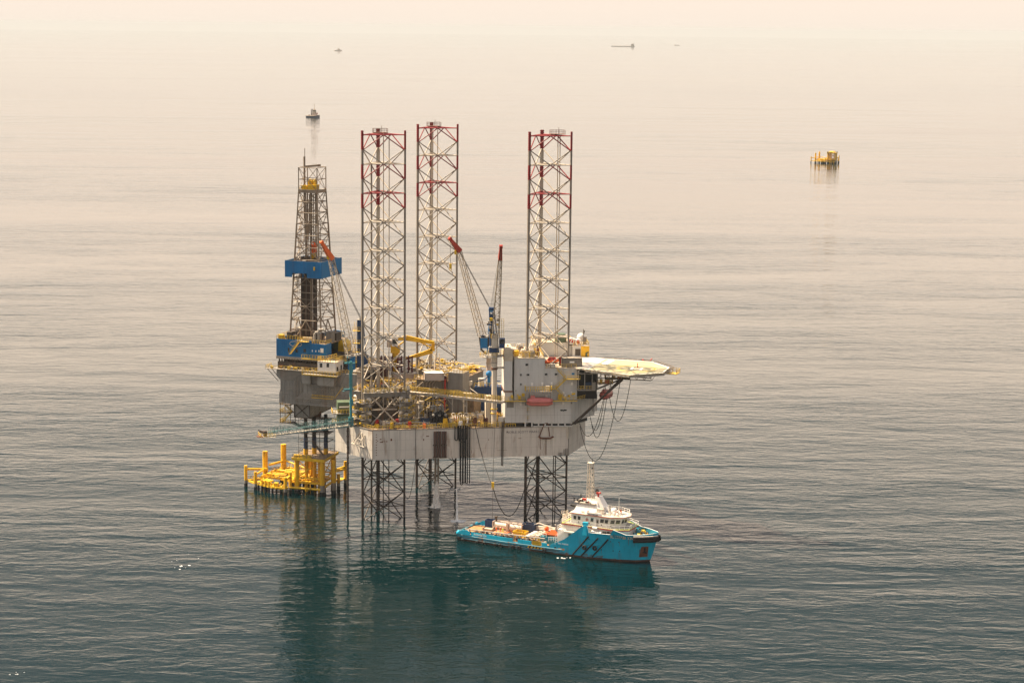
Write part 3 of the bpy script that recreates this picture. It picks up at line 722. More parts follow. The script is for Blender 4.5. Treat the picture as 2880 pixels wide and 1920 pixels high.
for (px, py, w_, d_, zz) in ((1703, 1079, 4.6, 3, 44.6), (1738, 1066, 7.6, 3, 46.3)):
    q = QF.loc(at(px, py, z=zz)); m = MB(QF); m.use(1); m.box(q.x - w_ / 2, q.x + w_ / 2, q.y, q.y + d_, zz - .15, zz); m.use(0)
    m.rail([(q.x - w_ / 2, q.y + d_, zz), (q.x - w_ / 2, q.y, zz), (q.x + w_ / 2, q.y, zz), (q.x + w_ / 2, q.y + d_, zz)], 1.25, 1.0, .08)
    m.use(2); m.cbox(q.x + .6, q.y + 1.2, zz + .7, 1.2, 1, 1.3); m.use(0); m.cbox(q.x - 1.2, q.y + 1.6, zz + .6, .9, .9, 1.1); m.use(1)
    m.tube((q.x - 1, q.y + d_, zz - .1), (q.x - 1, q.y + d_ + 1, zz + 3), .14, 5); m.tube((q.x + 1.6, q.y + d_, zz - .1), (q.x + 1.6, q.y + d_ + 1, zz + 3), .14, 5)
    m.build('balcony', ['yellow_rail', 'mud_grey', 'red_paint'], HEL)
m = MB(QF); m.prism([(bow.x - .4, bow.y - 1.2), (bow.x + .9, bow.y - .2), (bow.x + 1.2, bow.y + 8), (bow.x - .4, bow.y + 8)], 33.4, 38.9); m.build('bow_box', 'quarters_paint', QT)
for k in range(6):
    t = k / 5; m = MB(QF); m.tube((xr + (bow.x - xr) * t, bow.y * t - .1, z_low), (xr + (bow.x - xr) * t, bow.y * t - .1, z_led), .07, 5); m.build('wall_stiffener', 'quarters_paint', QT)
m = MB(QF)
for x in (3.2, 7.1, 11.4, 15.6): m.tube((x, 0, z_low + .1), (x, 0, z_led - .3), .03, 4)
for z in (34.4, 36.8): m.tube((0, 0, z), (xr, 0, z), .025, 4)
m.build('plate_seam', 'steel_grey', QT)
for k in range(4):
    x = qp(*zx((1180, 1320, 1400, 1560)[k], 600), .72).x; m = MB(QF); m.tube((x, .66, z_led + .2), (x, .66, z_roof - .2), .07, 5); m.build('drain_pipe', 'quarters_paint', QT)
# ------------------------------------------------------------------ cantilever, drill floor, derrick
cx0, cx1, cy0, cy1, cz0, cz1 = -42.3, -12.0, -10.4, 10.4, 31.3, 42.7
m = MB(RF)
m.side([(cx0, cz0), (cx1, cz0), (cx1, cz1), (cx0 - .9, cz1), (cx0 - .9, 40.2), (cx0 + .5, 39.0), (cx0 + .5, 36.0), (cx0, 34.4)], cy0, cy0 + 1.2)
m.side([(cx0, cz0), (cx1, cz0), (cx1, cz1), (cx0 - .9, cz1), (cx0 - .9, 40.2), (cx0 + .5, 39.0), (cx0 + .5, 36.0), (cx0, 34.4)], cy1 - 1.2, cy1)
m.use(1); m.box(cx0 - .5, cx1, cy0 + 1.2, cy1 - 1.2, cz1 - .6, cz1 - .1); m.box(cx0 + 1, cx1, cy0 + 1.2, cy1 - 1.2, cz0 + .3, cz0 + .8)
m.box(cx1 - .5, cx1 - .1, cy0 + 1.2, cy1 - 1.2, cz0, cz1 - .7); m.box(cx0 + 5, cx0 + 5.4, cy0 + 1.2, cy1 - 1.2, cz0, cz1 - .7)
m.use(0)
k = 0
x = cx0 + .9
while x < cx1:                                               # vertical web stiffeners
    m.box(x, x + .10, cy0 - .17, cy0, cz0 + .3, cz0 + (3.4 if k % 2 else 7.6) if x > cx0 + 8 else 38.6); x += .95; k += 1
for z in (cz0, 34.6, 39.2): m.box(cx0 + .6, cx1, cy0 - .24, cy0 - .002, z, z + .22)
CAN = m.build('cantilever', ['cantilever_paint', 'dark_steel'], RIG)
m = MB(RF)                                                    # pipe runs over the near girder
for k in range(6):
    z = 41.6 - k * .42; xx = cx0 + 8.2 - k * .55; y = cy0 - .4
    m.path([(cx0 + 1.2, y, z), (xx, y, z), (xx + .4, y, z - .4), (xx + .4, y, 35.6 - k * .36), (xx + .8, y, 35.2 - k * .36), (cx1, y, 35.2 - k * .36)], .11, 6)
for k in range(3): m.path([(cx0 + 3, cy0 - .36, 37.2 - k * .5), (cx0 + 6.4 - k * .5, cy0 - .36, 37.2 - k * .5), (cx0 + 6.4 - k * .5, cy0 - .36, 33.6 - k * .4), (cx1, cy0 - .36, 33.4 - k * .4)], .09, 5)
m.build('pipe_run', 'mud_grey', CAN)
m = MB(RF)                                                    # manifold rack hung on the girder
for r_ in range(3):
    for k in range(13):
        x = cx0 + 12.5 + k * .62; z = 37.6 - r_ * 1.15
        m.use(0); m.tube((x, cy0 - .5, z), (x, cy0 - .5, z - .8), .13, 6); m.use(1 if r_ == 2 else 0); m.cbox(x, cy0 - .62, z - .4, .3, .3, .3)
m.use(2); m.box(cx0 + 12, cx0 + 22.5, cy0 - .8, cy0 - .1, 38.3, 38.5); m.use(1); m.box(cx0 + 12, cx0 + 20, cy0 - .8, cy0 - .1, 34.0, 34.15)
m.tube((cx0 + 20.4, cy0 - .6, 34.3), (cx0 + 23.4, cy0 - .6, 38.2), .1, 5)
m.build('manifold_rack', ['mud_grey', 'yellow_paint', 'steel_grey'], CAN)
m = MB(RF)                                                    # walkway and rails on top
m.box(cx0 - 4.4, cx0 - .9, cy0 - 1.2, cy0 + 3, cz1 - .1, cz1); m.box(cx0 - .9, -27.4, cy0 - 1.2, cy0, cz1 + .01, cz1 + .12)
m.tube((cx0 - 4, cy0 - .6, cz1 - .1), (cx0 - .4, cy0 + .2, 38.6), .12, 5); m.tube((cx0 - 4, cy0 + 2, cz1 - .1), (cx0 - .4, cy0 + 2, 38.6), .12, 5)
m.use(1); m.rail([(cx0 - 4.3, cy0 + 3, cz1), (cx0 - 4.3, cy0 - 1.1, cz1), (-27.4, cy0 - 1.1, cz1 + .1)], 1.2, 1.15, .07)
m.rail([(-20.5, cy0 - .1, cz1), (cx1, cy0 - .1, cz1)], 1.2, 1.3, .065)
for k in range(10):
    h = RND.uniform(.4, 1.1); x = RND.uniform(cx0 - 3, -28); m.use(RND.choice((0, 1, 2))); m.cbox(x, cy0 - .3, cz1 + .1 + h / 2, RND.uniform(.5, 1.2), .7, h)
m.build('walkway', ['mud_grey', 'yellow_rail', 'cream_paint'], CAN)
# white driller's cabin on a bracket
a, b = RF.onY(893, 1045, -12.4), RF.onY(932, 1020, -12.4); c = RF.onY(944, 1045, -12.4)
m = MB(RF); m.box(a.x, b.x + 1.5, -12.4, -6.5, cz1 + .3, b.z); m.use(1); m.box(a.x - .1, b.x + 1.6, -12.5, -6.4, b.z, b.z + .15)
m.use(2)
for px in (903, 922): q = RF.onY(px, 1027, -12.4); m.box(q.x - .45, q.x + .45, -12.43, -12.402, q.z - .7, q.z + .7)
m.box(b.x + 1.502, b.x + 1.53, -11.6, -10.5, cz1 + .9, cz1 + 2.2); m.box(b.x + 1.502, b.x + 1.53, -8.6, -7.6, cz1 + .4, cz1 + 2.4)
CB = m.build('cabin', ['white_paint', 'roof_tan', 'window_glass'], CAN)
m = MB(RF); m.rail([(a.x, -12.4, b.z + .15), (b.x + 1.5, -12.4, b.z + .15), (b.x + 1.5, -6.6, b.z + .15), (a.x, -6.6, b.z + .15)], 1.3, .9, .075, close=True)
m.rail([(a.x - 5, -13.6, cz1 - .5), (b.x + 2.4, -13.6, cz1 - .5), (b.x + 2.4, -10.5, cz1 - .5)], 1.3, 1.0, .08); m.build('guard_rail', 'yellow_rail', CB)
m = MB(RF); m.box(a.x - 5, b.x + 2.5, -13.7, -10.45, cz1 - .7, cz1 - .5); m.use(1); m.box(a.x, b.x + 1, -12.6, -10.45, 38.6, 41.4); m.box(a.x - 6, a.x - 3, -11.6, -10.45, 38.6, 41.6); m.use(2); m.box(a.x - 5.1, b.x + 2.6, -13.78, -13.7, cz1 - .78, cz1 - .42)
m.build('cabin_bracket', ['mud_grey', 'cantilever_paint', 'yellow_rail'], CB)
# blow-out preventer trolley hung under the girders
m = MB(RF)
def hang(z, i): return z
xa, xb = -37.9, -32.2
P0 = [(xa, -8, 26.3), (xb, -8, 26.3), (xb, 14, 27.2), (xa, 14, 27.2)]; P1 = [(xa, -8, 31.3), (xb, -8, 31.3), (xb, 14, 31.3), (xa, 14, 31.3)]
m._add([RF(*p) for p in P0 + P1], [(3, 2, 1, 0), (4, 5, 6, 7), (0, 1, 5, 4), (1, 2, 6, 5), (2, 3, 7, 6), (3, 0, 4, 7)])
for k in range(6): x = xa + .4 + k * .95; m.box(x, x + .1, -8.12, -8, 26.4, 31.2)
m.use(1)
for p, q in (((xa, -8.15, 26.4), (xb, -8.15, 31.2)), ((xa, -8.15, 31.2), (xb, -8.15, 26.4)), ((xa, -8.15, 26.35), (xb, -8.15, 26.35)), ((xb + .05, -8, 26.35), (xb + .05, 14, 27.2)), ((xa, -8.15, 26.3), (xa, -8.15, 31.2)), ((xb, -8.15, 26.3), (xb, -8.15, 31.2))): m.bar(p, q, .2, .26)
TR = m.build('preventer_trolley', ['cantilever_paint', 'dark_steel'], CAN)
m = MB(RF)                                                    # yellow access tower beside it
for x, y in ((-43.4, -7.5), (-39.6, -7.5), (-43.4, -4), (-39.6, -4)): m.use(1); m.tube((x, y, 24.0), (x, y, 31.3), .12, 5)
for z in (24.0, 27.4, 30.2):
    m.use(1); m.box(-43.6, -39.4, -7.7, -3.8, z - .12, z); m.use(0); m.rail([(-43.5, -3.9, z), (-43.5, -7.6, z), (-39.5, -7.6, z)], 1.15, .95, .075)
m.stair((-43, -6.8, 24.1), (-40, -6.8, 27.3), .8); m.stair((-40, -5.4, 27.5), (-43, -5.4, 30.1), .8)
m.use(1); m.tube((-39.6, -7.5, 24.2), (-33, -5, 21.2), .2, 6); m.tube((-39.6, -5.5, 24.2), (-33, -3.5, 21.2), .2, 6); m.box(-39.6, -33, -6, -4, 24.0, 24.1) if False else None
m.stair((-39.4, -6, 24.2), (-32.5, -4.2, 21.0), 1.0)
m.build('access_tower', ['yellow_rail', 'dark_steel'], CAN)
m = MB(RF)                                                    # girts between girders and drill floor: skid beams, dark clutter
for y in (-8.6, -3, 3, 8.6): m.box(-43.4, -24.4, y - .5, y + .5, cz1, 45.0)
for k in range(19): x = -43 + k * .98; m.box(x, x + .12, -9.15, -8.4, 43.3, 46.3)
m.box(-42, -27, -7.5, 7.5, 44.9, 46.2)
m.use(1)
m.build('skid_base', ['dark_steel', 'steel_grey'], CAN)

# ---- drill floor with blue wind walls
fz0, fz1 = 46.8, 52.5
m = MB(RF); t = .25
xl_, xr_ = -43.9, -25.9
m.side([(xl_, fz0), (xr_, fz0), (xr_, 51.6), (-31.0, 51.6), (-31.0, fz1), (xl_, fz1)], -9, -9 + t)
for k in range(24):
    x = xl_ + .35 + k * .75
    if x < xr_ - .2: m.box(x, x + .12, -9.07, -9.0, fz0, fz1 - .15 if x < -31.4 else 51.4)
m.box(xl_, xl_ + t, -9 + t, 9, fz0, fz1); m.box(xr_ - t, xr_, -9 + t, -4.6, fz0, 51.6); m.box(xl_, -30, 9 - t, 9, fz0, fz1)
q0, q1 = RF.onY(939, 976, 9), RF.onY(970, 940, 9); m.side([(q0.x, q0.z), (q1.x, q0.z + 1), (q1.x, q1.z + 1), (q0.x, q0.z + 6)], 8.7, 9)
m.use(1); m.box(xl_ - .1, xr_ + .1, -9.1, 9, fz0 - .9, fz0 - .003); m.use(2); m.box(xl_ + t, xr_ - t, -9 + t, 9 - t, 51.2, 51.4)
DF = m.build('drill_floor', ['blue_wall', 'mud_grey', 'deck_brown'], CAN)
z3 = lambda x, y: (740 + x * .20408, 880 + y * .20408)
for x0, y0, x1_, y1 in ((340, 480, 364, 540), (445, 500, 478, 542), (555, 495, 590, 540)):
    a, b = RF.onY(*z3(x0, y1), -9.08), RF.onY(*z3(x1_, y0), -9.08); MB(RF).box(a.x, b.x, -9.09, -9.06, a.z, b.z).build('dark_opening', 'window_glass', DF)
a, b = RF.onY(*z3(790, 545), -9.08), RF.onY(*z3(832, 490), -9.08); MB(RF).box(a.x, b.x, -9.1, -9.08, a.z, b.z).build('notice_board', 'lettering_white', DF)
for x, y in ((678, 522), (727, 526), (770, 524)): a = RF.onY(*z3(x, y), -9.08); MB(RF).box(a.x - .16, a.x + .16, -9.1, -9.08, a.z - .3, a.z + .3).build('safety_sign', 'lettering_white', DF)
a = RF.onY(*z3(385, 430), -9.1); m = MB(RF)                    # oval emblem ring on the wall, partly hidden by the stair
for k in range(22):
    t0, t1 = 2 * math.pi * k / 22, 2 * math.pi * (k + 1) / 22; m.bar((a.x + 1.7 + 2.2 * math.cos(t0), -9.12, a.z + .2 + .85 * math.sin(t0)), (a.x + 1.7 + 2.2 * math.cos(t1), -9.12, a.z + .2 + .85 * math.sin(t1)), .03, .12)
m.build('oval_emblem', 'lettering_gold', DF)
s0, s1 = RF.onY(*z3(365, 570), -10), RF.onY(*z3(500, 395), -10)
m = MB(RF); m.stair((s0.x, -9.9, s0.z), (s1.x, -9.9, fz1 - .2), 1.1)
m.box(s1.x, s1.x + 3.2, -10.6, -9.1, fz1 - .3, fz1 - .15); m.rail([(s1.x - .4, -10.5, fz1 - .15), (s1.x + 3.2, -10.5, fz1 - .15)], 1.2, .9, .075)
m.build('outside_stair', 'yellow_rail', DF)
m = MB(RF)
m.rail([(xl_ + .1, 4, fz1), (xl_ + .1, -8.9, fz1), (-31.1, -8.9, fz1)], 1.25, 1.0, .07); m.rail([(-30.9, -8.9, 51.6), (xr_ - .1, -8.9, 51.6), (xr_ - .1, -4.6, 51.6)], 1.25, .9, .07)
a, b = RF.onY(*z3(530, 590), -10.2), RF.onY(*z3(870, 590), -10.2); m.rail([(a.x, -10.2, fz0 - .1), (b.x, -10.2, fz0 - .1), (b.x + 3.4, -9.4, fz0 + .9)], 1.3, 1.0, .08)
m.box(a.x, b.x, -10.3, -9.1, fz0 - .3, fz0 - .12)
m.stair((b.x + .6, -10, fz0 - .1), (b.x + 3.4, -11.6, 44.0), 1.0)
m.build('guard_rail', 'yellow_rail', DF)
m = MB(RF)                                                    # machinery standing on the floor
scatter('floor_unit', [(RND.uniform(-43, -31.5), RND.uniform(-8.4, -5.8), 51.4 + .45, RND.uniform(.3, 1), RND.uniform(.3, .9), RND.uniform(.5, 1.1), RND.choice(('cream_paint', 'yellow_paint', 'steel_grey', 'roof_tan'))) for k in range(34)], DF)
scatter('skid_unit', [(RND.uniform(-43, -25), RND.uniform(-9.8, -7), cz1 + .5, RND.uniform(.5, 1.6), RND.uniform(.5, 1.4), RND.uniform(.5, 1.5), RND.choice(('steel_grey', 'mud_grey', 'rust_plate', 'yellow_paint'))) for k in range(26)], CAN)
for x, y, w_, d_, h_, mm in ((-42.6, -7.8, 1.5, 1.4, 2.4, 2), (-39.6, -7.4, 1.6, 1.6, 3.4, 1), (-38.0, -7.2, 1.4, 1.6, 2.5, 1), (-36, -7.6, 2.6, 1.2, 1.0, 0), (-33.0, -7.8, 3.2, 1, 2.1, 0), (-30, -7.6, 1.5, 1.5, 1.2, 3), (-41, -2, 2.4, 4, 3, 1), (-40.5, 4, 3, 4, 3.4, 0), (-28, 3, 2.6, 4, 2.6, 1), (-27.5, -2, 2, 2.6, 3.6, 3), (-35, 2, 5, 3, 2.2, 1)):
    m.use(mm); m.cbox(x, y, 51.4 + h_ / 2, w_, d_, h_)
for x0, zt in ((-29.3, 55.4), (-27.9, 56.4)):                  # two goose-neck ducts
    m.use(4); m.path([(x0 - .9, -8.2, 52.4), (x0 - .9, -8.2, zt - .8), (x0 - .6, -8.2, zt - .2), (x0, -8.2, zt), (x0 + .9, -8.2, zt), (x0 + 1.5, -8.2, zt - .3)], .46, 8)
a = RF.onY(969, 968, 4); m.use(2); m.tube((a.x, 2.6, a.z), (a.x, 5.6, a.z), 1.7, 14); m.cbox(a.x, 4.1, a.z - 1.2, 3.4, 3, 2.0)
m.use(5); m.cbox(a.x - 2.9, 4, a.z - .3, 1.6, 1.6, 2.9); m.use(1); m.box(a.x - 6, a.x + 4, 0, 7, a.z - 2.7, a.z - 2.3)
m.build('floor_machine', ['cream_paint', 'dark_steel', 'yellow_paint', 'steel_grey', 'mud_grey', 'green_paint'], DF)
m = MB(RF)                                                    # pipe ramp / catwalk running forward from the floor
m.box(-25.5, -12, -4.4, 4.4, 45.6, 46.0); m.use(1); m.box(-25.5, -12, -4.5, -4.3, 45.4, 46.3); m.rail([(-25.5, -4.3, 46.1), (-12, -4.3, 46.1)], 1.3, 1.1, .07)
m.use(2)
for x in (-24.5, -20, -15.5, -12.4):
    for y in (-4, 4): m.tube((x, y, cz1 - .1), (x, y, 45.6), .2, 6)
m.tube((-24.5, -4, 45.4), (-20, -4, cz1), .14, 5); m.tube((-20, -4, 45.4), (-15.5, -4, cz1), .14, 5); m.use(3); m.cbox(-18, -1.5, 44.2, 4.2, 3, 2.6)
m.use(0); m.box(-25, -12.2, -9, -5, cz1 + .02, cz1 + .3)
m.build('pipe_catwalk', ['deck_brown', 'yellow_rail', 'derrick_steel', 'maroon'], CAN)

# ---- derrick
DX, DY, dz0, dz1 = -34.8, 0.0, 51.4, 101.2
def dw(z): return 5.75 + (3.35 - 5.75) * (z - dz0) / (dz1 - dz0)
def dc(i, z):
    w_ = dw(z) if z <= dz1 else 3.35; sx, sy = ((-1, -1), (1, -1), (1, 1), (-1, 1))[i]; return V((DX + sx * w_, DY + sy * w_, z))
m = MB(RF)
lv = [51.4, 58.6, 63.2, 67.8, 72.6, 78.6, 82.6, 86.6, 90.4, 94.0, 97.6, 101.2]
for i in range(4):
    for a, b in zip(lv, lv[1:]): m.bar(dc(i, a), dc(i, b), .42 if a < 90 else .34, .42 if a < 90 else .34)
for k, (a, b) in enumerate(zip(lv, lv[1:])):
    for i in range(4):
        j = (i + 1) % 4; A0, A1, B0, B1 = dc(i, a), dc(i, b), dc(j, a), dc(j, b)
        m.tube(A1, B1, .16, 6)
        M0, M1 = (A0 + B0) / 2, (A1 + B1) / 2
        if k == 0:                                              # big inverted V at the base
            m.tube(A0.lerp(B0, .12), M1, .22, 6); m.tube(B0.lerp(A0, .12), M1, .22, 6); m.tube(A0.lerp(A1, .55), A0.lerp(M1, .55), .1, 5); m.tube(B0.lerp(B1, .55), B0.lerp(M1, .55), .1, 5); m.tube(A0.lerp(A1, .55), B0.lerp(B1, .55), .11, 5)
        elif k % 2 == 1: m.tube(A0, M1, .14, 6); m.tube(B0, M1, .14, 6); m.tube(A0.lerp(A1, .5), A0.lerp(M1, .5), .08, 4); m.tube(B0.lerp(B1, .5), B0.lerp(M1, .5), .08, 4)
        else: m.tube(M0, A1, .14, 6); m.tube(M0, B1, .14, 6); m.tube(A0.lerp(A1, .5), M0.lerp(A1, .5), .08, 4); m.tube(B0.lerp(B1, .5), M0.lerp(B1, .5), .08, 4)
DER = m.build('derrick', ['derrick_steel'], CAN)
m = MB(RF)                                                    # crown cage, crown deck, mast
for i in range(4):
    j = (i + 1) % 4
    for a, b in ((101.2, 105.0), (105.0, 108.9)):
        A0, A1, B0, B1 = dc(i, a), dc(i, b), dc(j, a), dc(j, b); m.bar(A0, A1, .24, .24); m.tube(A1, B1, .12, 5); M0 = (A0 + B0) / 2; M1 = (A1 + B1) / 2
        m.tube(A0 if a < 103 else A1, M1 if a < 103 else M0, .09, 5); m.tube(B0 if a < 103 else B1, M1 if a < 103 else M0, .09, 5)
m.box(DX - 3.5, DX + 3.5, -3.5, 3.5, 100.6, 101.6); m.use(1); m.box(DX - 3.3, DX + 3.3, -3.3, 3.3, 101.6, 101.68)
m.use(0); m.bar((DX - 2.4, -1, 109), (DX + 2.4, 1.5, 109.5), .4, .7)
a = RF.onY(856, 465, -2); m.tube((a.x, -2, 92), (a.x, -2, 112.4), .34, 6); m.tube((a.x + .15, -2, 112), (a.x + .15, -2, RF.onY(856.5, 417, -2).z), .12, 5)
m.build('crown_cage', ['derrick_steel', 'mud_grey'], DER)
m = MB(RF)
m.box(DX - 2.6, DX - .6, -3.0, -1.4, 101.7, 103.0); m.box(DX - .3, DX + 2.2, -3.1, -1.2, 101.7, 103.3); m.box(DX + 2.3, DX + 3.1, -3.0, -1.2, 101.7, 103.4)
for x in (-.4, .5, 1.4): m.torus(DX + x, -.8, 103.8, 1.0, .34, 'x', 14, 6); m.tube((DX + x - .2, -.8, 103.8), (DX + x + .2, -.8, 103.8), .8, 10)
m.rail([(DX - 3.2, -3.3, 101.7), (DX + 3.2, -3.3, 101.7)], 1.1, .8, .05); m.build('crown_block', 'yellow_paint', DER)
m = MB(RF)                                                    # blue wind walls of the racking platform
a0, a1 = RF.onY(804, 733, -7), RF.onY(905, 778, -7); wz0, wz1 = 73.0, 78.4
wx0, wx1, wy0, wy1 = -41.6, -28.2, -7.0, 8.6
for k in range(5):
    xa, xb = wx0 + (wx1 - wx0) * k / 5, wx0 + (wx1 - wx0) * (k + 1) / 5; m.box(xa + .02, xb - .02, wy0, wy0 + .12, (wz0 + (1.4 if k in (1, 2) else 0)), wz1)
for k in range(4):
    ya, yb = wy0 + (wy1 - wy0) * k / 4, wy0 + (wy1 - wy0) * (k + 1) / 4; m.box(wx1 - .12, wx1, ya + .02, yb - .02, wz0, wz1); m.box(wx0, wx0 + .12, ya + .02, yb - .02, wz0, wz1)
m.box(wx0, wx1, wy1 - .12, wy1, wz0, wz1)
for x in (wx0 + .2, (wx0 + wx1) / 2, wx1 - .2): m.tube((x, wy0 - .06, wz0), (x, wy0 - .06, wz1), .08, 4)
m.use(1); m.box(wx0 + .2, wx1 - .2, wy0 + .2, DY - 4.2, 75.0, 75.15); m.box(wx1 - 2.4, wx1 - .2, -4, wy1 - .2, 75.0, 75.15); m.box(wx0 + .2, wx0 + 2, -4, wy1 - .2, 75, 75.15)
m.tube((wx0 + .2, wy0 + .1, wz1 + .1), (wx1 - .1, wy0 + .1, wz1 + .1), .07, 4); m.tube((wx1 - .1, wy0, wz1 + .1), (wx1 - .1, wy1, wz1 + .1), .07, 4)
for k in range(16): h = RND.uniform(.4, 1.6); m.cbox(RND.uniform(wx0 + 1, wx1 - 1), RND.uniform(wy0 + .6, wy0 + 2.2), 77 + h / 2, RND.uniform(.3, 1.5), .5, h)
m.use(2); q = RF.onY(907, 756, wy0); m.cbox(wx1 - 2.6, wy0 - .15, 76.2, .5, .25, 1.1)
m.build('wind_wall', ['blue_wall', 'mud_grey', 'yellow_paint'], DER)
m = MB(RF)                                                    # stands of drill pipe and guide rails inside
for i in range(7):
    for j in range(4): m.use((i + j) % 3 == 0); m.tube((DX - 2.7 + i * .42, -3.2 + j * .4, 51.5), (DX - 2.7 + i * .42, -3.2 + j * .4, 79.5 + RND.uniform(-.4, .4)), .15, 5)
for i in range(3):
    for j in range(4): m.use((i + j) % 3 == 0); m.tube((DX + 1.7 + i * .36, -3.2 + j * .4, 51.5), (DX + 1.7 + i * .36, -3.2 + j * .4, 79 + RND.uniform(-.4, .4)), .15, 5)
m.build('drill_pipe_stand', ['dark_steel', 'brown_pipe'], DER)
m = MB(RF)
for x, y in ((DX - .8, .9), (DX + .8, .9), (DX - 1.0, -3.0), (DX + .55, -2.6)): m.bar((x, y, 51.4), (x, y, 100.8), .4, .4)
m.use(1)
for x in (-.5, -.2, .2, .5): m.tube((DX + x, .2, 83), (DX + x, .2, 101), .05, 4)
m.build('guide_rail', ['derrick_steel', 'rope'], DER)
m = MB(RF); m.cbox(DX + .1, .2, 82.0, 1.9, 1.3, 2.6); m.torus(DX + .1, .2, 83.3, .8, .3, 'y', 12, 6); m.tube((DX + .1, .2, 80.8), (DX + .1, .2, 78), .4, 8); m.use(1); m.cbox(DX + .1, .2, 79.2, 1.6, 1.5, 2.4); m.build('travelling_block', ['orange_paint', 'yellow_deep'], DER)
m = MB(RF)                                                    # ladders, cable trays and small balconies on the aft side
for k in range(40):
    z = 53 + k * 1.15; w_ = dw(z); m.tube((DX - w_ + .7, -w_ * .55, z), (DX - w_ + .7, -w_ * .3, z), .05, 4)
for f_ in (.55, .3): m.tube((DX - dw(53) + .7, -dw(53) * f_, 53), (DX - dw(99) + .7, -dw(99) * f_, 99), .07, 4)
for x, y, zz in ((-1, -.2, 64), (-1, .3, 57.5), (-1, -.5, 71)):
    px_ = DX - dw(zz) - 1.2; m.box(px_, px_ + 1.6, y * 3 - 1.4, y * 3 + 1.4, zz - .1, zz); m.rail([(px_ + 1.6, y * 3 - 1.4, zz), (px_, y * 3 - 1.4, zz), (px_, y * 3 + 1.4, zz)], 1.1, .8, .05)
for k in range(60):
    z = RND.uniform(53, 98); w_ = dw(z) - .5; h = RND.uniform(.5, 2.6); m.bar((DX - w_, RND.uniform(-w_, -w_ * .2), z), (DX - w_, RND.uniform(-w_, -w_ * .2), z + h), .12, .12)
m.build('ladder', 'cream_paint', DER)
m = MB(RF)                                                    # hoses, lines and cable trays running up inside the derrick
for k in range(34):
    z = RND.uniform(52, 90); w_ = dw(z) * .85; x, y = DX + RND.uniform(-w_, w_), RND.uniform(-w_, w_); L_ = RND.uniform(6, 22); zt = min(100, z + L_); f = dw(zt) / dw(z); m.tube((x, y, z), (DX + (x - DX) * f, y * f, zt), RND.uniform(.06, .16), 5)
for z in (55.4, 60.9, 65.5, 70.2, 80.6, 84.6, 88.5):
    w_ = dw(z) - .25
    for a, b in (((-1, -1), (1, -1)), ((1, -1), (1, 1)), ((1, 1), (-1, 1)), ((-1, 1), (-1, -1))): m.tube((DX + a[0] * w_, a[1] * w_, z), (DX + b[0] * w_, b[1] * w_, z), .1, 4); m.tube((DX + a[0] * w_, a[1] * w_, z), (DX + (a[0] + b[0]) * w_ * .3, (a[1] + b[1]) * w_ * .3, z), .07, 4)
m.build('service_line', 'rust_brown' if 'rust_brown' in MATS else 'derrick_steel', DER)
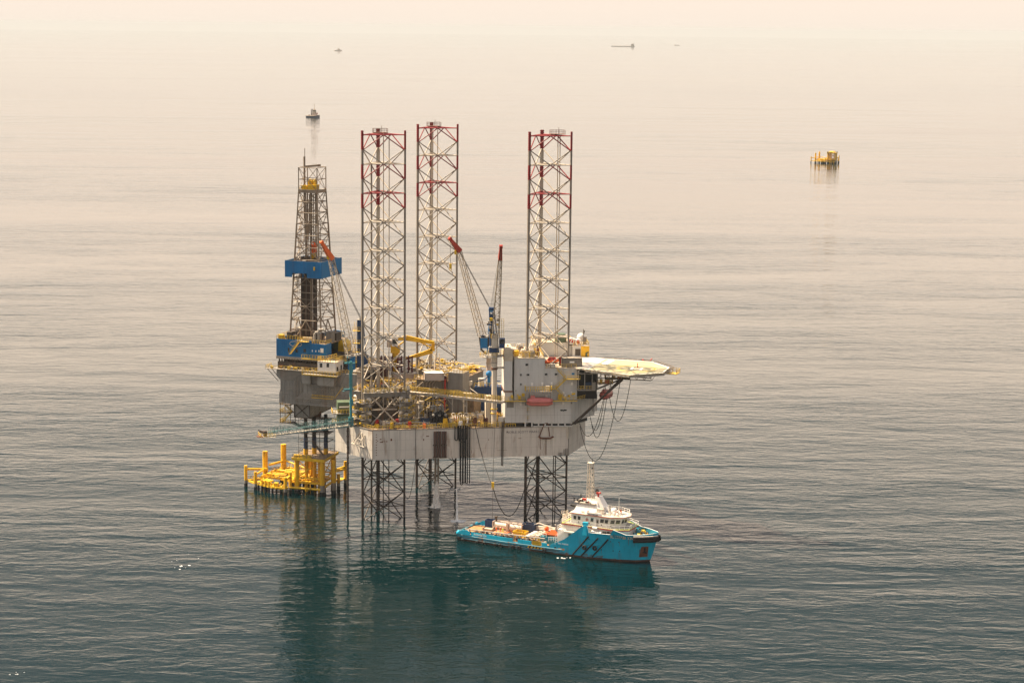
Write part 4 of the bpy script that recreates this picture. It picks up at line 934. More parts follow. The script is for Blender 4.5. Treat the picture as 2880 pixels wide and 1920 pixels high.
# ------------------------------------------------------------------ cranes and booms standing on the rig
def crane(name, label, base, zb, ring_z, r, heel, tip, bw0, bw1, colors, mast_top, house, headlen, headpt=None, hook=None, group='pedestal cranes on the rig', ring_r=3.2, uphint=(0, 0, 1)):
    """base (x, y) world, pedestal from zb to ring_z; lattice boom heel -> tip; head from tip on to headpt"""
    boomc, headc, housec, pedc = colors
    T = thing(name, (base[0], base[1], zb), label, 'crane', group)
    F = Frame(base[0], base[1], 0); L_ = lambda p: F.loc(p)
    m = MB(F); m.cyl(0, 0, zb, ring_z, r, 16); m.use(1); m.cyl(0, 0, zb, zb + 1.0, r * 1.25, 16); m.cyl(0, 0, ring_z - 2.6, ring_z - 2.3, r * 1.15, 16); m.use(0); m.cyl(0, 0, ring_z, ring_z + .5, r * 1.25, 16)
    m.build('pedestal', [pedc, 'mud_grey'], T)
    m = MB(F); m.cyl(0, 0, ring_z - .35, ring_z - .2, ring_r, 20); m.use(1)
    m.rail([(ring_r * .96 * math.cos(a), ring_r * .96 * math.sin(a), ring_z - .2) for a in [2 * math.pi * k / 14 for k in range(14)]], 1.15, 2, .06, close=True)
    m.build('ring_platform', ['mud_grey', 'yellow_rail'], T)
    B = MB(W); B.truss(heel, tip, bw0, bw1, max(10, int((V(tip) - V(heel)).length / 1.5)), .13, .065, up=uphint)
    bm = B.build('boom', boomc, T)
    hp_ = V(headpt) if headpt is not None else V(tip) + (V(tip) - V(heel)).normalized() * headlen
    d = (hp_ - V(tip)); side = d.cross(V((0, 0, 1))).normalized()
    B = MB(W)
    n2 = side.cross(d).normalized()
    A = [V(tip) - d * .08 + side * s_ * (bw1 * .62) + n2 * q * .85 for s_, q in ((-1, -1), (1, -1), (1, 1), (-1, 1))]; C_ = [hp_ + side * s_ * .38 + n2 * q * .42 for s_, q in ((-1, -1), (1, -1), (1, 1), (-1, 1))]
    B._add(A + C_, [(3, 2, 1, 0), (4, 5, 6, 7), (0, 1, 5, 4), (1, 2, 6, 5), (2, 3, 7, 6), (3, 0, 4, 7)])
    Bm = B; Bm.wtube(hp_ - side * .5, hp_ + side * .5, .6, 10); Bm.build('boom_head', headc, bm)
    B = MB(W)
    for s_ in (-.5, -.2, .2, .5): B.wtube(V(mast_top) + side * s_, V(tip) + side * s_, .05, 4)
    B.build('luffing_rope', 'rope', T)
    # A-frame and house
    B = MB(W); mt = V(mast_top)
    for s_ in (-1, 1):
        B.wtube(V((base[0], base[1], ring_z + .6)) + side * s_ * 1.3, mt + side * s_ * .7, .22, 6)
        B.wtube(V((base[0], base[1], ring_z + .6)) + side * s_ * 1.3 - V((d.x, d.y, 0)).normalized() * 2.0, mt + side * s_ * .7, .18, 6)
    B.wtube(mt - side * .9, mt + side * .9, .5, 10)
    B.build('a_frame', housec, T)
    H = None
    for kind, (hx, hy, hz_, sx, sy, sz, mm) in house.items():
        B = MB(F)
        B.cbox(hx, hy, hz_, sx, sy, sz)
        if kind == 'cab':
            B.use(1); B.box(hx - sx / 2 + .15, hx + sx / 2 - .15, hy - sy / 2 - .03, hy - sy / 2 - .004, hz_ - .1, hz_ + sz / 2 - .2); B.box(hx + sx / 2 + .004, hx + sx / 2 + .03, hy - sy / 2 + .2, hy + sy / 2 - .2, hz_ - .2, hz_ + sz / 2 - .2); B.box(hx - sx / 2 - .03, hx - sx / 2 - .004, hy - sy / 2 + .2, hy + sy / 2 - .2, hz_ - .2, hz_ + sz / 2 - .2)
        else:
            B.use(2); B.box(hx - sx / 2 - .06, hx + sx / 2 + .06, hy - sy / 2 - .06, hy + sy / 2 + .06, hz_ + sz / 2, hz_ + sz / 2 + .1); B.cbox(hx + .2, hy, hz_ + sz / 2 + .35, sx * .4, sy * .4, .5)
        B.build(kind.rstrip('0123456789'), [mm, 'window_glass', 'mud_grey'], T)
    if hook:
        B = MB(W)
        for s_ in (-.08, .08): B.wtube(hp_ + side * s_, V(hook) + V((0, 0, 1)) + side * s_, .035, 4)
        B.build('hoist_rope', 'rope', T)
        B = MB(Frame(hook[0], hook[1], 0)); B.cbox(0, 0, hook[2] + .4, .8, .5, 1.5); B.torus(0, 0, hook[2] - .7, .32, .1, 'y', 10, 5); B.build('hook_block', 'yellow_paint', T)
    return T
# near crane by the quarters, its boom reaching out over the supply ship
b1 = at(1389, 1199, z=DK); YB = b1.y + .3
c1 = crane('pedestal_crane', 'crane on the pale column by the quarters, red-headed boom reaching over the supply ship', (b1.x, YB), DK, at(1389, 997, Y=YB).z, .82,
      at(1394, 944, Y=YB - 1.5), at(1407, 726, Y=592), 2.1, 1.0, ('leg_cream', 'crane_red', 'blue_dark', 'cream_paint'), at(1383, 868, Y=YB + 1.2),
      {'house': (at(1392, 959, Y=YB).x - b1.x, -.6, at(1392, 959, Y=YB).z, 2.1, 2.2, 3.8, 'cream_paint'), 'cab': (at(1412, 964, Y=YB - 1).x - b1.x, -1.2, at(1412, 964, Y=YB - 1).z, 1.8, 2.2, 3.0, 'blue_dark'), 'engine_house': (at(1389, 984, Y=YB).x - b1.x, .5, at(1389, 983, Y=YB).z, 3.0, 3.0, 1.6, 'blue_dark'), 'winch_house': (at(1384, 915, Y=YB + 1).x - b1.x, 1.2, at(1384, 915, Y=YB).z, 1.1, 1.4, 7.0, 'blue_dark')},
      3.4, at(1409, 694, Y=589.6), hook=at(1386, 1366, Y=589.8))
m = MB(W)                                   # ladder cage and service cluster beside the boom foot
a, b = at(1408, 948, Y=YB), at(1408, 896, Y=YB); 
for s_ in (-.3, .3, 1.0): m.wtube(a + V((s_, 0, 0)), b + V((s_, 0, 0)), .06, 4)
for k in range(9): q = a.lerp(b, k / 8); m.wtube(q - V((.3, 0, 0)), q + V((1.0, 0, 0)), .05, 4)
m.build('ladder_cage', 'yellow_rail', c1)
m = MB(W)
for px, py, s_ in ((1376, 905, .5), (1372, 912, .35), (1381, 898, .6), (1378, 920, .5), (1382, 930, .7), (1386, 945, .8), (1377, 936, .4), (1400, 900, .5), (1399, 912, .4)): q = at(px, py, Y=YB - .3); m.cut(); m.cbox(q.x, q.y, q.z, s_ * 1.6, s_, s_ * 1.5); m.use((m.m + 1) % 3)
q = at(1368, 908, Y=YB - .3); m.cut(); m.wtube(q - V((.7, 0, 0)), q + V((1.6, 0, -.2)), .15, 5)
m.build('service_gear', ['cream_paint', 'dark_steel', 'yellow_paint'], c1)
m = MB(W)                                   # brace from the column to the exhaust casing, hanging hoses
z_ = at(1395, 1034, Y=YB).z; m.bar((b1.x - .2, YB, z_), (b1.x + 5.4, YB + 1, z_), 1.2, .5); m.use(1); m.wtube(V((b1.x, YB, z_ - .5)), V((b1.x, YB, z_ + .1)), 1.05, 14)
m.cut(); m.use(2); zz = at(1389, 1150, Y=YB).z
for dz_ in (0, -1.4): m.wtube(V((b1.x, YB, zz + dz_)), V((b1.x, YB, zz + dz_ + .25)), 1.05, 14)
m.build('column_brace', ['cream_paint', 'rust_plate', 'yellow_paint'], c1)
# far crane, boom laid out towards the middle leg
Y2 = 640.0; q = at(1375, 1060, Y=Y2)
c2 = crane('pedestal_crane', 'crane on the brown column behind, cream lattice boom with red head leaning over mid-deck', (q.x, Y2), DK, at(1375, 1000, Y=Y2).z, .85,
      at(1356, 944, Y=Y2 - 2), at(1291, 704, Y=Y2 - 6), 2.1, 1.2, ('leg_cream', 'crane_red', 'blue_wall', 'brown_tan' if 'brown_tan' in MATS else 'pinkish_box'), at(1381, 872, Y=Y2 - 1),
      {'house': (at(1361, 963, Y=Y2 - 3).x - q.x, -3, at(1361, 963, Y=Y2 - 3).z, 2.3, 2.4, 3.4, 'blue_wall'), 'cab': (at(1358, 948, Y=Y2 - 3).x - q.x, -3.6, at(1361, 947, Y=Y2 - 3).z, 1.0, 1.0, 1.2, 'navy_box'), 'engine_house': (at(1374, 958, Y=Y2).x - q.x, -1, at(1374, 958, Y=Y2).z, 2.2, 2.6, 3.2, 'dark_steel')},
      3.5, at(1266, 672, Y=Y2 - 7.5), hook=at(1267, 752, Y=Y2 - 7.5))
m = MB(W); p0 = at(1349, 946, Y=Y2 - 2); m.wtube(p0, at(1354, 985, Y=Y2 - 2), .35, 6); m.wtube(at(1356, 985, Y=Y2 - 2), at(1372, 998, Y=Y2), .3, 6); m.build('boom_rest', 'dark_steel', c2)
m = MB(W); tipb = at(1281, 710, Y=Y2 - 6.4); m.cbox(tipb.x, tipb.y, tipb.z, .7, .5, 1.3); m.build('second_hook', 'yellow_paint', c2)
# aft crane beside the near leg, orange head in front of the derrick
Y3 = 628.0; q = at(1012, 1100, Y=Y3)
c3 = crane('pedestal_crane', 'crane beside the derrick, orange-headed boom crossing in front of the blue wind walls', (q.x, Y3), DK, at(1012, 1040, Y=Y3).z, .95,
      at(988, 1002, Y=Y3 - 3), at(931, 725, Y=Y3 - 6), 2.7, 1.5, ('leg_cream', 'orange_paint', 'blue_dark', 'pinkish_box'), at(1018, 902, Y=Y3 + 1),
      {'house': (at(989, 1019, Y=Y3 - 3).x - q.x, -3, at(989, 1019, Y=Y3 - 3).z, 2.2, 2.2, 4.4, 'blue_wall'), 'cab': (at(981, 1010, Y=Y3 - 3).x - q.x, -3.4, at(981, 1012, Y=Y3 - 3).z, 1.0, 1.6, 2.2, 'teal_paint'), 'engine_house': (at(1020, 1012, Y=Y3).x - q.x, 0, at(1020, 1014, Y=Y3).z, 3.4, 3.4, 3.6, 'blue_dark'), 'winch_house': (at(1012, 945, Y=Y3).x - q.x, .5, at(1012, 945, Y=Y3).z, 1.7, 1.7, 10.5, 'blue_dark')},
      4.5, at(905, 682, Y=Y3 - 8), ring_r=3.4)
m = MB(W)
for px, py in ((1003, 930), (1003, 965), (1002, 990)): q3 = at(px, py, Y=Y3 - .5); m.cbox(q3.x, q3.y, q3.z, 2.4, 1.6, .12); m.rail([q3 + V((-1.2, -.8, .06)), q3 + V((1.2, -.8, .06))], 1.2, .8, .06)
for s_ in (-.5, .1): m.wtube(at(999, 1000, Y=Y3 - .8) + V((s_, 0, 0)), at(1001, 905, Y=Y3 - .8) + V((s_, 0, 0)), .07, 4)
m.build('mast_ladder', 'yellow_rail', c3)
q3 = at(921, 722, Y=Y3 - 6.5); m = MB(W); m.cbox(q3.x + .2, q3.y, q3.z, .8, .6, 1.6); m.build('hook_block', 'yellow_paint', c3)

# yellow knuckle-boom pipe handler amidships
Yk = 646.0; kb = at(1112, 1010, Y=Yk)
K = thing('knuckle_crane', (kb.x, Yk, DK), 'yellow knuckle-boom crane folded over the pipe racks amidships', 'crane')
m = MB(W); m.wtube(V((kb.x, Yk, 42)), V((kb.x, Yk, at(1112, 985, Y=Yk).z)), 1.1, 14); q = at(1112, 980, Y=Yk); m.cbox(q.x, Yk, q.z, 3.0, 3.0, 2.6); m.build('slew_column', 'yellow_deep', K)
m = MB(W); q = at(1111, 962, Y=Yk - 1.5); m.cbox(q.x, Yk - 1.5, q.z, 2.0, 1.8, 2.5); m.use(1); m.box(q.x - .85, q.x + .85, Yk - 2.43, Yk - 2.405, q.z - .5, q.z + 1.0); m.box(q.x + 1.004, q.x + 1.03, Yk - 2.2, Yk - .9, q.z - .5, q.z + 1.0); m.use(2); m.cbox(q.x, Yk - 1.5, q.z + 1.35, 2.1, 1.9, .15); m.use(3); q = at(1098, 966, Y=Yk); m.cbox(q.x, Yk, q.z, 2.2, 2, 2.2); m.build('cab', ['white_paint', 'window_glass', 'cream_paint', 'pinkish_box'], K)
def arm(name, pts, ws):
    m = MB(W)
    for (a, b), (w0, w1) in zip(zip(pts, pts[1:]), zip(ws, ws[1:])):
        d = (b - a).normalized(); s_ = V((0, .45, 0)); u = d.cross(V((0, 1, 0))).normalized()
        P = [a + s_ * i + u * (j * w0 / 2) for i, j in ((-1, -1), (1, -1), (1, 1), (-1, 1))] + [b + s_ * i + u * (j * w1 / 2) for i, j in ((-1, -1), (1, -1), (1, 1), (-1, 1))]
        m._add(P, [(3, 2, 1, 0), (4, 5, 6, 7), (0, 1, 5, 4), (1, 2, 6, 5), (2, 3, 7, 6), (3, 0, 4, 7)])
    return m.build(name, 'yellow_deep', K)
arm('main_boom', [at(1119, 953, Y=Yk - .5), at(1143, 950, Y=Yk - .5), at(1190, 959, Y=Yk - .5), at(1221, 963, Y=Yk - .5)], [.9, 1.7, 1.2, .9])
arm('knuckle_boom', [at(1219, 964, Y=Yk + .6), at(1216, 986, Y=Yk + .6), at(1188, 995, Y=Yk + .6), at(1141, 1008, Y=Yk + .6)], [.8, 1.6, 1.3, .6])
m = MB(W); m.wtube(at(1182, 962, Y=Yk), at(1212, 977, Y=Yk), .22, 6); m.cut(); m.wtube(at(1100, 985, Y=Yk), at(1140, 958, Y=Yk), .3, 6); m.build('hydraulic_ram', 'yellow_paint', K)

# teal burner boom and its king post at the aft corner
t0 = at(986, 1190, z=31.4); t1 = at(758, 1220, z=31.0)
B = thing('burner_boom', (t0.x, t0.y, DK), 'teal lattice burner boom sticking out over the sea with upright teal post', 'boom')
m = MB(W); m.truss(t0, t1, 1.8, 1.2, 22, .10, .065)
side = (t1 - t0).cross(V((0, 0, 1))).normalized()
m.rail([t0 + V((0, 0, 1.1)) - side * .8, t1 + V((0, 0, .8)) - side * .6], 1.1, 1.4, .05); m.rail([t0 + V((0, 0, 1.1)) + side * .8, t1 + V((0, 0, .8)) + side * .6], 1.1, 1.4, .05)
for k in range(22):
    q = t0.lerp(t1, RND.uniform(.02, .95)) + side * RND.uniform(-1, 1); m.wtube(q - V((0, 0, .9)), q + V((RND.uniform(-.5, .5), 0, 1.6)), .09, 4)
bb = m.build('lattice', 'teal_worn', B)
m = MB(W)
for k, s_ in enumerate((-.6, -.2, .3)): m.wtube(t0 + side * s_ + V((0, 0, -.5)), t1 + side * s_ + V((0, 0, -.4)), .13, 5)
m.build('gas_pipe', 'cream_paint', B)
m = MB(Frame(t1.x, t1.y, 200)); m.box(-1.5, 3.2, -2.1, 2.1, t1.z - .8, t1.z - .65); m.use(1); m.rail([(-1.5, -2, t1.z - .65), (3.1, -2, t1.z - .65), (3.1, 2, t1.z - .65), (-1.5, 2, t1.z - .65)], 1.1, .9, .06); m.use(2); m.cbox(1.4, 0, t1.z + .3, 1.0, 1.6, 1.6); m.tube((1.8, -1, t1.z + .6), (3.4, -1, t1.z + 1.2), .22, 6); m.tube((1.8, 1, t1.z + .6), (3.4, 1, t1.z + 1.2), .22, 6); m.use(3); m.box(2.2, 3.9, -1.3, 1.3, t1.z - .64, t1.z - .5)
m.build('burner_platform', ['mud_grey', 'yellow_rail', 'dark_steel', 'rust_plate'], B)
pt = at(987, 1186, Y=t0.y); tz = at(986, 1016, Y=t0.y).z
m = MB(Frame(pt.x, t0.y, 8)); m.cyl(0, 0, DK - .4, tz, .42, 10); m.cbox(0, 0, DK + 1.4, 1.6, 1.4, 2.6)
m.cbox(-.3, 0, tz - .6, 3.4, .7, .35); m.tube((-.3, 0, tz - .6), (-2.4, -.5, tz + .2), .12, 5); m.cbox(.1, 0, tz - 2.6, 1.2, .9, 1.6)
z2 = at(987, 1094, Y=t0.y).z; m.cbox(-.6, 0, z2, 3.2, .6, .3); m.tube((0, 0, z2), (-2.6, -.4, z2 - .6), .14, 5); m.cbox(.2, 0, z2 - 4.2, 1.0, .8, 1.6); m.cbox(0, 0, (z2 + tz) / 2, 1.05, .5, 7)
m.build('king_post', 'teal_paint', B)
m = MB(W); top = V((pt.x, t0.y, tz - .6))
for f_ in (.35, .62, .95): m.wtube(top, t0.lerp(t1, f_) + V((0, 0, .9)), .035, 4)
m.build('stay_rope', 'rope', B)
# ------------------------------------------------------------------ deck houses, bridge and everything standing on the main deck
z5 = lambda x, y: (980 + x * .22954, 880 + y * .22954)
bx0, bx1, by0, by1, bzt = 7.5, 21.5, -11.5, 12.0, 43.0
m = MB(RF); m.box(bx0, bx1, by0, by1, DK, bzt)
for k in range(15): x = bx0 + .4 + k * .95; m.box(x, x + .12, by0 - .12, by0, DK + .2, bzt - .3)
m.use(1); m.box(bx0 - .3, bx1 + .3, by0 - 1.2, by1 + .3, bzt, bzt + .2); m.box(bx1, bx1 + 5, by0 + 2, by1, DK, 38.0)
m.use(0); m.box(bx1 - 2.4, bx1 + 2.6, by0 - 1.6, by0 + 4, DK, bzt + 3.2)
PM = m.build('mud_module', ['steel_grey', 'deck_brown'], RIG)
m = MB(RF)
m.rail([(bx0 - .2, by0 - 1.1, bzt + .2), (bx1 - 2.5, by0 - 1.1, bzt + .2)], 1.3, 1.0, .08); m.rail([(bx1 - 2.4, by0 - 1.5, bzt + 3.2), (bx1 + 2.5, by0 - 1.5, bzt + 3.2), (bx1 + 2.5, by0 + 4, bzt + 3.2)], 1.3, 1.0, .08)
m.stair((bx1 - 10, by0 - 1.9, bzt + .2), (bx1 - 2.0, by0 - 1.9, bzt + 4.0), 1.2); m.rail([(bx0 + 2, by0 - 2.4, bzt - 3.4), (bx1 + 2, by0 - 2.4, bzt - 3.4)], 1.2, 1.0, .08)
m.build('guard_rail', 'yellow_rail', PM)
scatter('module_machine', [(RND.uniform(bx0, bx1 - 1), RND.uniform(by0 - .6, by1), bzt + .2 + (h := RND.choice((.6, .9, 1.4, 2.0))) / 2, RND.uniform(.5, 2), RND.uniform(.5, 1.8), h, RND.choice(('cream_paint', 'cream_paint', 'yellow_paint', 'maroon', 'mud_grey', 'rust_plate', 'roof_tan'))) for k in range(80)], PM)
m = MB(RF)
for k in range(60):
    x, y = RND.uniform(bx0, bx1), RND.uniform(by0, by1); m.use(RND.choice((0, 3, 1, 2))); m.path([(x, y, bzt + .2), (x, y, bzt + RND.uniform(1, 3.2)), (x + RND.uniform(-4, 4), y, bzt + 2.2), (x + RND.uniform(-4, 4), y + 2, bzt + 2.2)], .13, 5)
m.build('module_piping', ['cream_paint', 'yellow_paint', 'yellow_rail', 'mud_grey'], PM)
m = MB(RF)                                  # pipes and trays along the near wall of the module
for k in range(60):
    x = RND.uniform(bx0 - 4, bx1 + 4); z = RND.uniform(DK + 1, bzt - 2); y = by0 - RND.uniform(.4, 3.4); m.use(RND.choice((0, 1, 2))); m.path([(x, y, DK), (x, y, z), (x + RND.uniform(-4, 5), y, z), (x + RND.uniform(-2, 3), y, z + RND.uniform(1, 2))], RND.uniform(.08, .17), 5)
m.build('wall_piping', ['mud_grey', 'cream_paint', 'yellow_rail'], PM)
def stack_pipes(name, n, frame, mname, parent, r=.18):
    m = MB(frame)
    for pts in n: m.cut(); m.path(pts, r, 6)
    return m.build(name, mname, parent)
stack_pipes('riser_line', [[(bx0 + 1.4 + k * 1.1, by0 - .4, DK), (bx0 + 1.4 + k * 1.1, by0 - .4, bzt - 1), (bx0 + 3 + k * 1.1, by0 - .4, bzt + .6)] for k in range(5)] + [[(bx1 + 3, by0 - 1, DK), (bx1 + 3, by0 - 1, 41), (bx1 + 6, by0 - 1, 38)]], RF, 'mud_grey', PM)
m = MB(RF); m.tube((bx1 - 3.3, by0 - 2, DK), (bx1 - 3.3, by0 - 2, bzt + 1), .3, 8); m.build('red_standpipe', 'red_paint', PM)
# support tower of the bridge amidships
t0_ = at(1229, 1168, z=DK); m = MB(Frame(t0_.x, t0_.y, 10))
for x in (-1.6, 1.6):
    for y in (-1, 1): m.tube((x, y, DK), (x * .4, y * .4, bzt + 8), .14, 5)
for k in range(7):
    zz = DK + 1 + k * 2.6; s_ = 1 - .6 * (zz - DK) / 21; s2 = 1 - .6 * (zz + 2.6 - DK) / 21
    m.tube((-1.6 * s_, -1 * s_, zz), (1.6 * s2, -1 * s2, zz + 2.6), .08, 4); m.tube((1.6 * s_, -1 * s_, zz), (-1.6 * s2, -1 * s2, zz + 2.6), .08, 4); m.tube((-1.6 * s_, -s_, zz), (1.6 * s_, -s_, zz), .08, 4)
m.use(1); m.box(-2.4, 2.4, -1.8, 1.8, 37.0, 37.15); m.rail([(-2.4, -1.8, 37.1), (2.4, -1.8, 37.1)], 1.2, .9, .08); m.build('lattice_tower', ['cream_paint', 'yellow_rail'], RIG)
# long yellow bridge from the module to the quarters
g0, g1 = at(1147, 1100, z=39.6), at(1417, 1131, z=39.3)
BF = Frame(g0.x, g0.y, math.degrees(math.atan2(g1.y - g0.y, g1.x - g0.x))); bl = (V((g1.x, g1.y, 0)) - V((g0.x, g0.y, 0))).length
m = MB(BF); m.box(0, bl, -.9, .9, 39.3, 39.45); m.use(1)
for y in (-.9, .9): m.bar((0, y, 39.2), (bl, y, 39.2), .18, .5)
m.use(2)
n = int(bl / 1.15)
for y in (-.92, .92):
    m.bar((0, y, 41.0), (bl, y, 41.0), .14, .14); m.bar((0, y, 40.3), (bl, y, 40.3), .1, .1)
    for k in range(n):
        xa, xb = bl * k / n, bl * (k + 1) / n; m.tube((xa, y, 39.4), (xa, y, 41.0), .06, 4); m.tube((xa, y, 39.4) if k % 2 else (xa, y, 41.0), (xb, y, 41.0) if k % 2 else (xb, y, 39.4), .05, 4)
m.use(3); m.tube((0, -.5, 39.6), (bl, -.5, 39.6), .2, 6); m.tube((0, .1, 39.6), (bl, .1, 39.6), .14, 6)
m.build('walkway_bridge', ['deck_brown', 'mud_grey', 'yellow_rail', 'cream_paint'], RIG)
m = MB(BF)
for f_ in (.47, .62): m.tube((bl * f_, 0, DK), (bl * f_, 0, 39.1), .2, 6); m.tube((bl * f_, 0, 36.6), (bl * f_ - 2.4, 0, 39.1), .12, 5)
m.build('bridge_post', 'mud_grey', RIG)

# small deck pipes and fittings that belong to the hull
m = MB(RF)
for k in range(120):
    t = RND.uniform(.01, .72); q = on_edge(A2, C2, t, DK + .06, -RND.uniform(1.2, 9)); L_ = RND.uniform(1.5, 6); m.use(RND.choice((0, 1, 2, 3, 3))); h = RND.uniform(.3, 1.5)
    m.path([q, q + V((0, 0, h)), q + u_ac * L_ + V((0, 0, h)), q + u_ac * L_], RND.uniform(.08, .17), 5)
m.build('deck_piping', ['mud_grey', 'rust_plate', 'cream_paint', 'yellow_rail'], HULL)
its = []
for k in range(98):
    t = RND.uniform(.02, .68); q = on_edge(A2, C2, t, DK + .06, -RND.uniform(1.0, 17)); h = RND.choice((.4, .6, .9, 1.3, 1.8)); its.append((q.x, q.y, DK + .06 + h / 2, RND.uniform(.3, 1.3), RND.uniform(.3, 1.3), h, RND.choice(('cream_paint', 'cream_paint', 'yellow_paint', 'rust_plate', 'mud_grey', 'steel_grey', 'red_paint', 'orange_paint', 'roof_tan'))))
scatter('deck_fitting', its, HULL)
its = []
for k in range(78):
    t = RND.uniform(.34, .70); q = on_edge(A2, C2, t, DK + .06, -RND.uniform(1.6, 14)); h = RND.choice((1.2, 1.8, 2.6)); its.append((q.x, q.y, DK + .06 + h / 2, RND.uniform(.5, 1.8), RND.uniform(.4, 1.3), h, RND.choice(('cream_paint', 'yellow_paint', 'yellow_deep', 'rust_plate', 'mud_grey', 'orange_paint', 'roof_tan', 'white_paint', 'maroon', 'cream_paint'))))
scatter('deck_machine', its, HULL)
m = MB(RF)                                  # rails and pipe racks amidships
for k in range(34):
    t = RND.uniform(.34, .70); q = on_edge(A2, C2, t, DK + .06, -RND.uniform(2, 13)); m.cut(); m.rail([q, q + u_ac * RND.uniform(2, 5)], RND.choice((1.2, 2.2, 3.0)), 1.0, .07)
m.build('rail_frame', 'yellow_rail', HULL)
m = MB(RF)                                  # yellow guard frames along the edge amidships
for t in (.33, .385, .55, .6, .64, .69): q = on_edge(A2, C2, t, DK + .06, -.8); m.cut(); m.rail([q, q + u_ac * 2.2], 1.5, .7, .08)
m.build('guard_frame', 'yellow_rail', HULL)

# ---- loose things on the deck: each one a thing of its own
def deckbox(px, py, w_, d_, h_, mname, name, label, cat, roof=None, ang=8.8, ribs=True, group=None, zb=DK + .07, open_top=False, doors=None):
    """a box with its near foot at photo pixel (px, py)"""
    p = at(px, py, z=zb); F = Frame(p.x, p.y, ang)
    T = thing(name, (p.x, p.y, zb), label, cat, group)
    m = MB(F)
    if open_top:
        t = .12; m.box(-w_ / 2, w_ / 2, 0, t, zb, zb + h_); m.box(-w_ / 2, w_ / 2, d_ - t, d_, zb, zb + h_); m.box(-w_ / 2, -w_ / 2 + t, t, d_ - t, zb, zb + h_); m.box(w_ / 2 - t, w_ / 2, t, d_ - t, zb, zb + h_); m.box(-w_ / 2 + t, w_ / 2 - t, t, d_ - t, zb, zb + .15)
    else: m.box(-w_ / 2, w_ / 2, 0, d_, zb + .12, zb + h_)
    if ribs:
        n = max(3, int(w_ / .55))
        for k in range(n): x = -w_ / 2 + (k + .5) * w_ / n; m.box(x - .07, x + .07, -.05, -.002, zb + .25, zb + h_ - .12)
    m.build('shell', mname, T)
    m = MB(F)
    for x in (-w_ / 2, w_ / 2):
        for y in (0, d_): m.box(x - .1, x + .1, y - .1, y + .1, zb, zb + h_ + .04)
    for z in (zb + .0, zb + h_ - .1):
        m.box(-w_ / 2, w_ / 2, -.09, .0 - .055, z, z + .14); m.box(-w_ / 2 - .08, -w_ / 2 - .003, 0, d_, z, z + .14); m.box(w_ / 2 + .003, w_ / 2 + .08, 0, d_, z, z + .14)
    m.build('corner_frame', 'dark_steel' if mname not in ('white_paint', 'cream_paint', 'pinkish_box') else 'mud_grey', T)
    if roof: MB(F).box(-w_ / 2 + .1, w_ / 2 - .1, .1, d_ - .1, zb + h_, zb + h_ + .06).build('roof_plate', roof, T)
    if doors: MB(F).box(-w_ * .12, w_ * .12, -.07, -.053, zb + h_ * .45, zb + h_ * .65).build('label_plate', 'lettering_white', T)
    return T
deckbox(1197, 1196, 3.2, 2.6, 1.9, 'navy_box', 'cargo_box', 'dark blue open-topped cargo box next to the black hose reel', 'box', open_top=True, doors=True)
deckbox(1349.5, 1153, 4.6, 3.0, 2.7, 'blue_wall', 'shipping_container', 'blue container with white roof behind the hose rack', 'container', roof='white_paint', doors=True)
deckbox(1276, 1167, 3.4, 3.2, 3.2, 'pinkish_box', 'shipping_container', 'pale pinkish container under the yellow bridge', 'container', roof='white_paint')
deckbox(1178, 1198, 1.0, .9, 1.3, 'cream_paint', 'switch_cabinet', 'small cream cabinet beside the open blue box', 'cabinet', ribs=False)
deckbox(1140, 1075, 8.0, 4, 2.8, 'pinkish_box', 'mud_container', 'long rusty pale container below the yellow knuckle crane', 'container', roof='roof_tan', zb=at(1140, 1075, Y=640).z)
deckbox(1222, 1070, 6.0, 4, 2.3, 'pinkish_box', 'equipment_shed', 'cream roofed shed on top of the grey module amidships', 'shed', roof='white_paint', zb=bzt + 1.0)
deckbox(1300, 1130, 4.2, 2.4, 3.8, 'steel_grey', 'shipping_container', 'tall dark grey container standing end-on by the module', 'container')
deckbox(1374, 1196, 1.6, 3.5, 9.3, 'cream_paint', 'storage_locker', 'tall cream locker standing beside the near crane column', 'locker', ribs=False)
deckbox(1320, 1168, 7.5, 4.0, 1.2, 'orange_paint', 'pallet_skid', 'orange skid base behind the hose rack', 'skid', ribs=False)
deckbox(1330, 1163, 2.6, 1.6, 2.5, 'white_paint', 'power_pack', 'white power pack sitting on the orange skid', 'machine', ribs=False)
deckbox(1358, 1160, 2.0, 1.5, 1.6, 'navy_box', 'power_pack', 'small dark blue machine in front of the blue container', 'machine', ribs=False)
deckbox(1120, 1196, 1.5, 1.5, 1.8, 'red_paint', 'pump_unit', 'boxy red pump standing near the deck edge by the near leg', 'pump', ribs=False)
deckbox(1131, 1196, 1.6, 1.4, 1.3, 'black', 'engine_unit', 'black engine between the red pump and a white cylinder', 'engine', ribs=False)
deckbox(1101, 1196, 2.0, 1.6, 1.0, 'cream_paint', 'winch_unit', 'pale winch near the deck edge beneath the near leg', 'winch', ribs=False)
deckbox(1228, 1176, 5.0, 2.0, 2.2, 'navy_box', 'cargo_box', 'dark blue box behind the black hose reel', 'box')
# pressure cylinders lying on saddles
for px, lb in ((1089, 'white cylinder lying near the deck corner, rusty winch beside it'), (1143, 'white cylinder lying to the bow side of the red pump')):
    p = at(px, 1197, z=DK + .07); F = Frame(p.x, p.y, 8.8); T = thing('gas_cylinder', p, lb, 'cylinder', 'white cylinders lying on deck')
    m = MB(F); m.tube((-.75, 0, DK + .62), (.75, 0, DK + .62), .42, 12); m.ball(-.75, 0, DK + .62, .42, 10, 4); m.ball(.75, 0, DK + .62, .42, 10, 4); m.build('shell', 'white_paint', T)
    m = MB(F); m.box(-.6, -.4, -.35, .35, DK + .07, DK + .35); m.cut(); m.box(.4, .6, -.35, .35, DK + .07, DK + .35); m.build('saddle', 'dark_steel', T)
